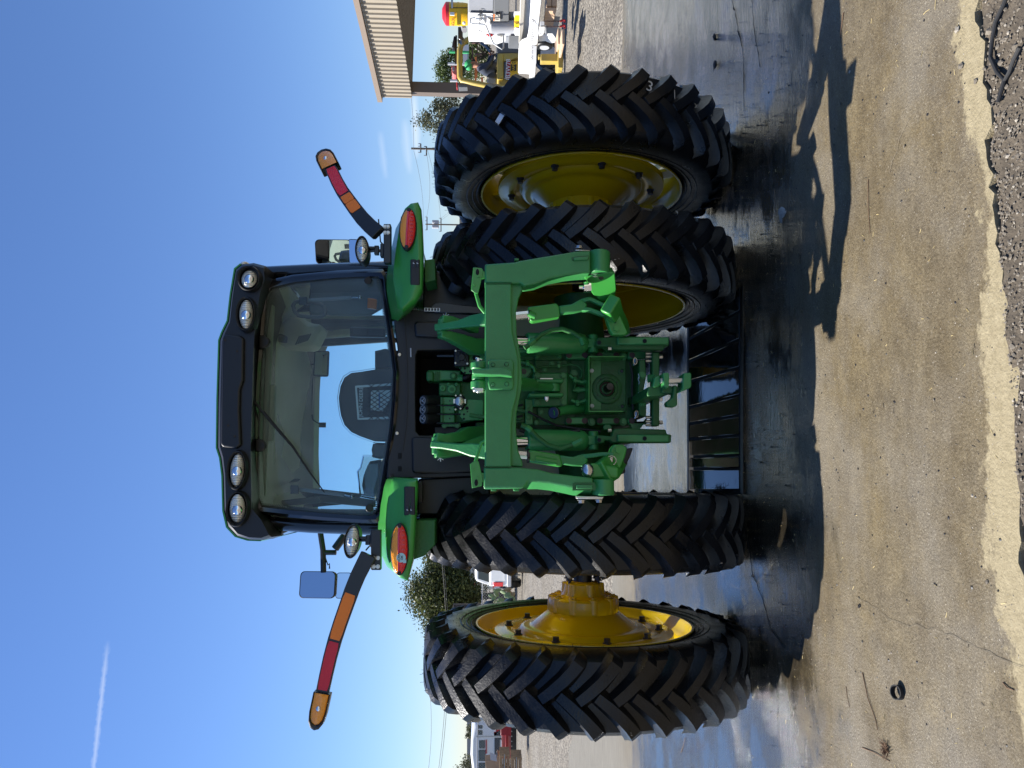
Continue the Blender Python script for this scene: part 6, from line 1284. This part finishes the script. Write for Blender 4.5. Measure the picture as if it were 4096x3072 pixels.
# ---- left: white van, red box blade, crates, cardboard
wv = thing('passenger_van', 2020, 3000, 36, 'white van behind the chain link fence at far left', 'van'); d = 36
part('body', [(1888, 3072), (1882, 3020), (1884, 2960), (1896, 2905), (1905, 2890), (2020, 2885), (2020, 3180), (1890, 3180)], d, 2, 'white_paint', wv, .12)
part('window', rc4(1916, 1940, 2962, 2995), d-.03, .05, 'tinted', wv, .02); part('window', rc4(1914, 1942, 3000, 3045), d-.03, .05, 'tinted', wv, .02); part('window', rc4(1914, 1942, 3052, 3100), d-.03, .05, 'tinted', wv, .02); part('window', rc4(1912, 1930, 2902, 2915), d-.03, .05, 'tinted', wv, .01); part('window', rc4(1912, 1930, 2922, 2940), d-.03, .05, 'tinted', wv, .01); part('lower_trim', rc4(1978, 2000, 2895, 3180), d-.03, .05, 'ink', wv); part('stripe', rc4(1942, 1948, 2960, 3015), d-.035, .03, 'red_paint', wv)
for yy in (2930, 3080): q = D(2025, yy, d+.1); wheel_bg((q.x, q.y, .35), .35, .25, FH, wv)
vs2 = thing('white_van', 1990, 2850, 44, 'white van roof just left of the outer left tyre', 'van'); part('body', [(1870, 2870), (1866, 2830), (1880, 2790), (2010, 2790), (2010, 2880)], 44, 3, 'white_paint', vs2, .15); part('window', rc4(1886, 1906, 2845, 2868), 43.96, .06, 'tinted', vs2)
bb = thing('grading_implement', 2070, 2960, 24.5, 'red box blade implement with a black cutting edge', 'implement'); d = 24.5
part('blade_sheet', rc4(2007, 2044, 2940, 3035), d, .06, 'pink_paint', bb, .01); part('blade_rib', rc4(2022, 2031, 2940, 3035), d-.05, .06, 'red_paint', bb, .01); part('side_plate', [(2003, 2900), (2003, 2942), (2044, 2944), (2046, 2905), (2040, 2890), (2020, 2888)], d-.04, .1, 'red_paint', bb, .01); part('cutting_edge', rc4(2044, 2066, 2895, 3035), d-.02, .04, 'black_metal', bb, .004)
part('mast', [(1975, 2888), (1975, 2900), (1986, 2902), (1986, 2940), (1978, 2944), (1976, 2935), (2004, 2918), (2004, 2888)], d+.2, .05, 'red_paint', bb, .005)
for k in range(4): part('hazard_stripe', rc4(1977, 1984, 2894+k*9, 2900+k*9), d+.18, .03, ('cool_yellow', 'decal_white')[k % 2], bb)
for k in range(7): build('edge_bolt', MB().cyl(D(2047, 2905+k*20, d-.04), D(2047, 2905+k*20, d), .015, n=8), 'zinc', bb)
def crate(v0, v1, y0, y1, d, label):
    t = thing('wooden_crate', v1, (y0+y1)/2, d, label, 'crate', 'wooden crates at the left edge'); n = 3; h = (v1-v0)/n
    for k in range(n): part('slat', rc4(v0+k*h+.8, v0+(k+1)*h-.8, y0, y1), d, .03, 'wood', t, .004)
    for yy in (y0+2, y1-9): part('corner_post', rc4(v0, v1, yy, yy+7), d-.03, .05, 'wood', t, .004)
    part('side_panel', rc4(v0+1, v1-1, y0, y0+3), d+.03, .5, 'wood', t); part('band', rc4((v0+v1)/2-1, (v0+v1)/2+1, y0, y1), d-.034, .02, 'galv', t)
crate(1997, 2040, 3018, 3100, 23.5, 'upper wooden crate at the left edge of the yard'); crate(2043, 2088, 3030, 3120, 23.3, 'lower wooden crate under the other crate at left')
cbx = thing('cardboard_box', 1995, 3050, 24, 'open brown cardboard box behind the crates at left', 'box'); part('box_wall', [(1940, 3045), (1948, 3100), (2000, 3100), (2000, 3030), (1990, 3022), (1985, 3040)], 24, .4, 'card', cbx, .005); part('box_flap', [(1985, 3020), (1960, 3010), (1962, 3040), (1988, 3046)], 23.9, .01, 'grey_light', cbx)

# ---- service truck at right with cooler, plate, bumper and hooks
SLOPE[:] = [1.2, 130]; SA = math.atan(1.2)
tk = thing('service_truck', 2225, 100, 12.6, 'white service truck rear with lettered bumper at the right edge', 'truck'); d = 12.6
g1 = lambda a, b: (1720+a*.1808, b*.1808); g3 = lambda a, b: (2000+a*.1808, b*.1808)
def tp(name, pts, dd, th, m, bevel=0, f=g1): return part(name, [f(*p) for p in pts], d+dd, th, m, tk, bevel)
tp('bumper', [(700, -400), (960, -400), (935, 0), (860, 640), (640, 640), (690, 0)], -.2, .25, 'white_paint', .02, g3); tp('bumper_corner', [(640, 640), (860, 640), (840, 950), (815, 1000), (790, 1590), (660, 1600), (670, 1490), (415, 1470), (425, 950), (480, 870), (600, 820)], -.2, .3, 'white_paint', .03, g3)
tp('step_plate', [(700, 1010), (815, 1010), (805, 1400), (690, 1400)], -.22, .03, 'grey_light', .005, g3); tp('deck_edge', [(555, -400), (470, -400), (415, 950), (480, 870), (520, 640), (560, 0)], -.12, .3, 'wall_pale', .01, g3); tp('frame_rail', [(560, -400), (700, -400), (640, 640), (600, 820), (490, 870), (530, 600)], .05, .6, 'grey_light', 0, g3)
tp('grey_panel', [(850, -300), (850, 280), (1400, 290), (1410, -300)], .1, .3, 'grey_paint', .01); tp('dark_panel', [(1410, -300), (1410, 450), (1750, 440), (1760, -300)], .08, .3, 'trim_grey', .01); tp('white_panel', [(840, 275), (850, 780), (1190, 780), (1200, 830), (1480, 840), (1700, 760), (1330, 700), (1340, 440), (1260, 360), (1400, 290)], .05, .25, 'white_paint', .01)
tp('rear_wall', [(1410, 440), (1330, 760), (1760, 780), (2000, 770), (2010, 260), (1760, 250)], .25, .3, 'grey_paint', .01)
a, b = D(*g1(1330, 620), d), D(*g1(1890, 620), d); build('exhaust_tank', MB().tube([a, a-Vector((0, 0, .02)), b], [.10, .125, .125], 24), 'grey_light', tk, smooth=40)
tp('white_bracket', [(1855, 250), (1860, 330), (2005, 330), (2005, 250)], -.1, .1, 'white_paint', .01); tp('tool_box', [(1870, 330), (1870, 570), (2008, 570), (2008, 330)], -.1, .2, 'cool_yellow', .01); tp('white_bracket', [(1870, 600), (1880, 780), (2000, 770), (2005, 620)], -.1, .15, 'white_paint', .01); tp('battery_box', [(1740, 780), (1740, 960), (1975, 970), (1980, 790)], -.1, .2, 'trim_grey', .01)
tp('licence_plate', [(1005, 345), (1200, 350), (1210, 525), (1010, 530)], .02, .02, 'decal_white', .004); text('plate_number', '7  Z9M3', D(*g1(1125, 470), dS(85, d-.03)), .075, 'ink', tk, rz(-YAW-SA), thick=.002, sx=1.5)
tp('number_sticker', [(1405, 310), (1545, 310), (1550, 450), (1400, 445)], .03, .03, 'wall_pale', 0); tp('sticker_band', [(1405, 312), (1432, 312), (1428, 447), (1402, 445)], .025, .02, 'orange_paint', 0); text('sticker_number', '12', D(*g1(1490, 382), dS(69, d-.01)), .085, 'ink', tk, rz(-YAW-SA), thick=.002, sx=1.5)
for (a_, b_), m_ in (((1318, 775), 'red_lens'), ((1540, 790), 'lampwhite')): q = D(*g1(a_, b_), d-.02); build('tail_lamp', MB().ell(q, (.028, .02, .062), 16, 10), m_, tk)
build('hand_rail', MB().tube([D(*g1(*q), d-.25) for q in ((900, 310), (895, 500), (930, 525), (1190, 540), (1240, 570), (1400, 960), (1590, 1090), (1625, 1060), (1625, 770))], .013, 8), 'galv', tk, smooth=60)
text('bumper_lettering', 'www.alpemachinery.com', D(*g3(715, 480), dS(87, d-.23)), .088, 'grey_paint', tk, rz(-YAW-SA) @ ry(R(-2.0)), thick=.002, sx=1.45)
tp('hitch_receiver', [(870, 590), (880, 680), (985, 650), (990, 585)], -.3, .2, 'white_paint', .005, g3); tp('hitch_plate', [(890, 470), (890, 560), (985, 560), (985, 470)], -.28, .1, 'grey_paint', .005, g3); tp('leaf_bracket', [(870, 710), (870, 780), (960, 780), (1000, 740), (1160, 740), (1240, 850), (1150, 870), (1040, 830), (1030, 820), (860, 830)], -.05, .15, 'white_paint', .005, g3); tp('mud_flap', [(990, 320), (1330, 370), (1240, 830), (980, 720)], .35, .02, 'grey_paint', 0, g3)
q = D(*g3(985, 900), d+.9); wheel_bg((q.x, q.y, .0+q.z), .16, .25, RH, tk); 
for yy in (470, 590):
    mb = MB()
    for k in range(9):
        c = D(*g3(1000+k*40, yy), d-.32); M = rz(0 if k % 2 else 1.57); mb.tube([c+M @ Vector((.011*math.cos(t*.785), 0, .021*math.sin(t*.785))) for t in range(9)], .004, 5)
    build('chain', mb, 'rust', tk, smooth=0); c = D(*g3(1390, yy), d-.32); mb = MB(); mb.tube([c+Vector((0, 0, .05)), c+Vector((.01, 0, .02)), c+Vector((.025, 0, -.01)), c+Vector((.015, 0, -.04)), c+Vector((-.012, 0, -.04)), c+Vector((-.022, 0, -.015))], [.016, .018, .018, .017, .014, .008], 8); build('tow_hook', mb, 'red_paint', tk, smooth=60)
SLOPE[:] = [0, 0]
# water cooler standing on the truck
ck = thing('water_cooler', 1870, 60, 12.9, 'yellow drink cooler with a red lid on top of the service truck', 'cooler'); d2 = 12.9; c0, c1 = D(*g1(835, 320), d2), D(*g1(430, 320), d2); r = 240*.1808*d2/FPX
mb = MB(); n_ = 36; h_ = c1.z-c0.z; cB = Vector((c0.x, c0.y, c0.z))
mb.lathe([(0, r*.02), (0, r*.92), (h_*.28, r*.98), (h_*.45, r*.97), (h_*.47, r), (h_*.55, r), (h_*.57, r*.97), (h_, r*.99), (h_, r*.1)], cB, n_, ax='z'); build('tank', mb, 'cool_yellow', ck, smooth=30)
mb = MB(); mb.lathe([(h_+.0, r*1.0), (h_+.055, r*1.0), (h_+.075, r*.9), (h_+.125, r*.45), (h_+.13, r*.02)], cB, n_, ax='z'); build('lid', mb, 'cool_red', ck, smooth=30)
text('cooler_lettering', 'IGLOO', D(*g1(515, 470), d2-r*.90), .075, 'red_paint', ck, rz(-YAW+.5), thick=.002); part('label', [g1(445, 265), g1(540, 270), g1(540, 335), g1(440, 330)], d2-r-.005, .02, 'decal_white', ck); part('recess', [g1(590, 200), g1(690, 195), g1(690, 545), g1(600, 550)], d2-r*1.0, .02, 'cool_yellow', ck); build('tap', MB().ell(D(*g1(755, 510), d2-r), (.03, .03, .03)), 'lampwhite', ck); build('strap', MB().tube([D(*g1(390, 185), d2-r), D(*g1(480, 170), d2-r-.01), D(*g1(825, 170), d2-r)], .006, 6), 'ink', ck); part('bracket', [g1(460, -60), g1(510, -60), g1(510, 175), g1(470, 180)], d2-r-.02, .01, 'galv', ck)
tc_ = thing('black_gear', 1840, 130, 13.4, 'black work light gear piled on the service truck beside the cooler', 'work gear'); part('rack', [g1(620, 590), g1(720, 590), g1(720, 800), g1(760, 850), g1(700, 890), g1(620, 840)], 13.4, .2, 'black_metal', tc_, .01); part('rail', [g1(560, 780), g1(600, 780), g1(590, 1400), g1(550, 1400)], 13.6, .05, 'black_metal', tc_); part('lamp_cone', [g1(530, 780), g1(570, 800), g1(560, 1060), g1(480, 1060), g1(500, 920)], 13.5, .15, 'black_plastic', tc_, .02); build('horn', MB().cyl(D(*g1(730, 570), 13.3), D(*g1(765, 670), 13.2), .04, .05, 14), 'grey_light', tc_)
# red-painted wooden blocks by the truck
wb_ = thing('wooden_blocks', 2226, 20, 12.2, 'stack of pale red wooden blocks under the service truck', 'wood block')
for v0, v1, y0, y1 in ((1030, 1140, -200, 140), (1150, 1260, -200, 140)): part('block', [g3(v0, y0), g3(v1, y0), g3(v1, y1), g3(v0, y1)], 12.2, .4, 'wood_pale', wb_, .01)
part('block', [g3(1005, 165), g3(1250, 165), g3(1235, 250), g3(1000, 245)], 12.1, .5, 'wood_pale', wb_, .01)
for k, (v0, v1, y0, y1) in enumerate(((1280, 1340, 620, 980), (1370, 1430, 640, 980))):
    t = thing('wooden_beam', 2250, 150, 12.0, ('left', 'right')[k]+' of two pale timber beams on the ground by the hooks', 'beam', 'timber beams by the truck'); part('beam', [g3(v0, y0), g3(v1, y0), g3(v1, y1), g3(v0, y1)], 12-k*.3, .5, 'wood_pale', t, .01)
ys = thing('jack_stand', 2251, 225, 12.3, 'yellow steel stand with a wide foot under the bumper', 'stand'); part('column', [g3(905, 1185), g3(905, 1350), g3(1285, 1350), g3(1285, 1185)], 12.3, .15, 'lift_yellow', ys, .01); part('foot', [g3(1285, 990), g3(1285, 1500), g3(1395, 1500), g3(1395, 985)], 12.2, .5, 'lift_yellow', ys, .01); part('top_stub', [g3(850, 1200), g3(850, 1265), g3(880, 1265), g3(880, 1200)], 12.35, .1, 'lift_yellow', ys)

# ---- yellow forklift with its driver
fk = thing('forklift', 2230, 250, 14.6, 'yellow forklift with overhead guard behind the service truck', 'forklift'); d = 14.6; g2 = lambda a, b: (1800+a*.1447, 120+b*.1447)
def fp(name, pts, dd, th, m, bevel=0): return part(name, [g2(*p) for p in pts], d+dd, th, m, fk, bevel)
def fr_(pts, w, nm, dd=0, m='lift_yellow'): build(nm, MB().tube([D(*g2(*p), d+dd) for p in pts], w, 8), m, fk, smooth=50)
for dd in (0, .95):
    fr_([(900, 110), (560, 230), (400, 320), (310, 420), (270, 560), (265, 900), (270, 1300), (330, 1400), (1050, 1540), (1500, 1590)], .055, 'guard_frame', dd)
for yy in (600, 800, 1000, 1200): build('guard_bar', MB().tube([D(*g2(262, yy), d), D(*g2(262, yy), d+.95)], .02, 6), 'lift_yellow', fk)
fp('guard_gusset', [(200, 250), (320, 350), (230, 450)], 0, .02, 'lift_yellow'); fp('tail_box', [(230, 1510), (240, 1590), (490, 1580), (490, 1520)], 0, .2, 'trim_grey', .01)
fp('body', [(1320, 640), (1320, 1700), (1900, 1700), (1900, 640), (1480, 630)], .05, .95, 'lift_yellow', .03); fp('top_cover', [(1310, 640), (1305, 1320), (1480, 1330), (1480, 640)], -.05, 1.1, 'lift_yellow', .02); fp('side_recess', [(1490, 870), (1490, 1330), (1900, 1330), (1900, 870)], -.0, .06, 'trim_grey'); fp('gusset', [(1480, 640), (1480, 860), (1620, 855), (1900, 740), (1900, 640)], -.04, .06, 'lift_yellow', .01)
fp('number_board', [(1560, 870), (1550, 1320), (1640, 1330), (1680, 870)], -.06, .03, 'red_paint', .004); fp('number_board_edge', [(1560, 860), (1520, 1330), (1552, 1325), (1575, 865)], -.062, .03, 'wall_pale'); fp('sign_board', [(1680, 870), (1650, 1330), (1900, 1330), (1900, 870)], -.05, .02, 'cool_yellow')
fp('sign_patch', [(1690, 940), (1680, 1120), (1830, 1120), (1840, 950)], -.065, .02, 'ink'); text('board_number', 'JB3W78', D(*g2(1612, 1090), d-.075), .125, 'decal_white', fk, rz(-YAW), thick=.002); text('sign_name', 'PAPE', D(*g2(1760, 1035), d-.08), .075, 'cool_yellow', fk, rz(-YAW), thick=.002)
for k, yy in enumerate((880, 900)): part('sign_print', [g2(1720+60*k, 885), g2(1720+60*k, 915), g2(1750+60*k, 915), g2(1750+60*k, 885)], d-.06, .015, 'ink', fk)
fp('counterweight', [(1640, 520), (1620, 600), (1620, 640), (1900, 640), (1900, 520)], .2, .7, 'lift_yellow', .05); fp('dash', [(760, 200), (880, 240), (1160, 520), (1120, 560), (960, 360), (860, 300)], .3, .2, 'black_plastic', .02); fp('floor_dark', [(1280, 360), (1280, 640), (1900, 640), (1900, 400), (1500, 300)], .15, .6, 'trim_grey', .02); fp('seat_back', [(1180, 1130), (1020, 1240), (1020, 1330), (1300, 1340), (1300, 1180)], .2, .4, 'black_plastic', .04)
for yy in (700, 1500): q = D(*g2(2150, yy), d+.15); wheel_bg((q.x, q.y, .30), .30, .22, FH, fk)
build('mast', MB().tube([D(*g2(600, 345), d+.5), D(*g2(960, 345), d+.5)], .03, 6), 'rust', fk)
# scaffold of orange and green racks behind
rk = thing('steel_rack', 2000, 250, 19, 'green and orange steel rack standing behind the forklift', 'rack')
for a_, b_, m_ in (((-20, 600), (520, 620), 'cap_green'), ((-60, 930), (430, 945), 'grey_light'), ((0, 1400), (200, 1400), 'grey_light')): build('beam', MB().tube([D(*g2(*a_), 19), D(*g2(*b_), 19)], .035, 6), m_, rk)
for a_, b_ in (((680, 740), (740, 1400)), ((700, 1060), (700, 1270)), ((860, 1300), (920, 1440))): part('upright', [g2(a_[0], a_[1]), g2(a_[0], b_[1]), g2(a_[0]+55, b_[1]), g2(a_[0]+55, a_[1])], 19, .08, 'orange_paint', rk)
for a_ in ((600, 480, 640, 870), (680, 640, 880, 660), (750, 460, 775, 870)): part('brace', [g2(a_[0], a_[1]), g2(a_[0], a_[3]), g2(a_[2], a_[3]), g2(a_[2], a_[1])], 19.3, .08, 'rust', rk)
part('pale_board', [g2(360, 420), g2(360, 900), g2(520, 900), g2(520, 400)], 19.5, .05, 'decal_white', rk); bk = thing('red_machine', 1830, 280, 22, 'red machine top showing above the forklift guard', 'machine'); part('hood', [g2(40, 980), g2(90, 980), g2(200, 1080), g2(180, 1240), g2(110, 1240), g2(50, 1180)], 22, .5, 'pink_paint', bk, .02); part('boom', [g2(130, 940), g2(190, 950), g2(215, 1600), g2(180, 1600)], 22.2, .2, 'red_paint', bk, .02); part('vent', [g2(65, 1010), g2(70, 1120), g2(115, 1130), g2(125, 1030)], 21.98, .03, 'grey_paint', bk)

# ---- driver: one skinned body, seated and leaning forward
def person():
    root = D(*g2(1250, 1180), d+.45); J = {}
    def jp(a, b, dd=0): return D(*g2(a, b), d+.45+dd)
    pts = {'pel': jp(1270, 1170), 'bel': jp(1120, 1165), 'che': jp(930, 1110), 'nek': jp(760, 1000), 'hd0': jp(690, 955), 'hd1': jp(560, 940),
           'ls': jp(860, 1080, -.18), 'le': jp(1090, 960, -.22), 'lh': jp(1180, 760, -.15), 'lw': jp(1175, 660, -.12), 'rs': jp(860, 1060, .18), 're': jp(1060, 930, .2), 'rh': jp(1120, 740, .12), 'rw': jp(1120, 660, .1),
           'lk': jp(1330, 820, -.12), 'lf': jp(1700, 760, -.12), 'lt': jp(1720, 640, -.12), 'rk': jp(1330, 820, .12), 'rf': jp(1700, 760, .12), 'rt': jp(1720, 640, .12)}
    rad = {'pel': .15, 'bel': .145, 'che': .155, 'nek': .055, 'hd0': .075, 'hd1': .085, 'ls': .075, 'le': .055, 'lh': .038, 'lw': .035, 'rs': .075, 're': .055, 'rh': .038, 'rw': .035, 'lk': .075, 'lf': .05, 'lt': .045, 'rk': .075, 'rf': .05, 'rt': .045}
    ed = [('pel', 'bel'), ('bel', 'che'), ('che', 'nek'), ('nek', 'hd0'), ('hd0', 'hd1'), ('che', 'ls'), ('ls', 'le'), ('le', 'lh'), ('lh', 'lw'), ('che', 'rs'), ('rs', 're'), ('re', 'rh'), ('rh', 'rw'), ('pel', 'lk'), ('lk', 'lf'), ('lf', 'lt'), ('pel', 'rk'), ('rk', 'rf'), ('rf', 'rt')]
    nm = list(pts); me = bpy.data.meshes.new('person'); base = Vector((root.x, root.y, root.z-.15)); me.from_pydata([tuple(pts[k]-base) for k in nm], [(nm.index(a), nm.index(b)) for a, b in ed], [])
    o = bpy.data.objects.new('tmp_person', me); col.objects.link(o); sk = o.modifiers.new('skin', 'SKIN'); sk.use_smooth_shade = True
    for i, k in enumerate(nm): me.skin_vertices[0].data[i].radius = (rad[k], rad[k]); me.skin_vertices[0].data[i].use_root = (k == 'pel')
    o.modifiers.new('sub', 'SUBSURF').levels = 1; o.modifiers['sub'].render_levels = 1; bpy.context.view_layer.update()
    m2 = bpy.data.meshes.new_from_object(o.evaluated_get(bpy.context.evaluated_depsgraph_get())); bpy.data.objects.remove(o); m2.name = 'person'
    m2.materials.clear(); [m2.materials.append(MAT[q]) for q in ('shirt', 'skin', 'trim_grey', 'shirt_pale')]
    for p in m2.polygons:
        c = Vector(p.center)+base; p.use_smooth = True
        near_ = min(nm, key=lambda k: (pts[k]-c).length); p.material_index = 1 if near_ in ('hd0', 'hd1', 'nek', 'lw', 'rw') else 2 if near_ in ('lk', 'lf', 'lt', 'rk', 'rf', 'rt') else 0
    ob = bpy.data.objects.new('person', m2); col.objects.link(ob); ob.location = base; WLOC[ob.name] = base
    tag(ob, 'person in a dark shirt and green cap seated in the forklift, leaning forward', 'person')
    h = pts['hd1']; fwd = (jp(560, 800)-jp(560, 940)).normalized()
    cp = MB(); cp.ell(h+Vector((0, 0, .035))-fwd*.02, (.108, .108, .085), 20, 10); cp.box(h+fwd*.13+Vector((0, 0, .045)), (.11, .14, .014), rz(math.atan2(-fwd.x, fwd.y))); build('cap', cp, 'cap_green', ob, smooth=50)
    build('nose', MB().ell(h+fwd*.09-Vector((0, 0, .035)), (.018, .018, .022), 10, 8), 'skin', ob); build('beard', MB().ell(h+fwd*.055-Vector((0, 0, .075)), (.05, .05, .035), 14, 8), 'hair', ob); build('ear', MB().ell(h-fwd*.01+RH*-.0-FH*.088-Vector((0, 0, .03)), (.02, .012, .03), 10, 8), 'skin', ob)
    for e in (-1, 1): build('eye', MB().ell(h+fwd*.082+FH*(.03*e)-Vector((0, 0, .012)), (.010, .010, .008), 8, 6), 'ink', ob)
    for k, nm2 in (('lw', 'lh'), ('rw', 'rh')):
        dirh = (pts[k]-pts[nm2]).normalized(); mb = MB()
        for f in range(4): b0 = pts[k]+FH*(-.027+.018*f); mb.tube([b0, b0+dirh*.045-Vector((0, 0, .01)), b0+dirh*.06-Vector((0, 0, .035+.004*f))], [.009, .008, .007], 6)
        b0 = pts[k]+Vector((0, 0, .02)); mb.tube([b0, b0+dirh*.025+Vector((0, 0, .015)), b0+dirh*.045], [.010, .009, .007], 6); build('fingers', mb, 'skin', ob, smooth=60)
    return ob
person()
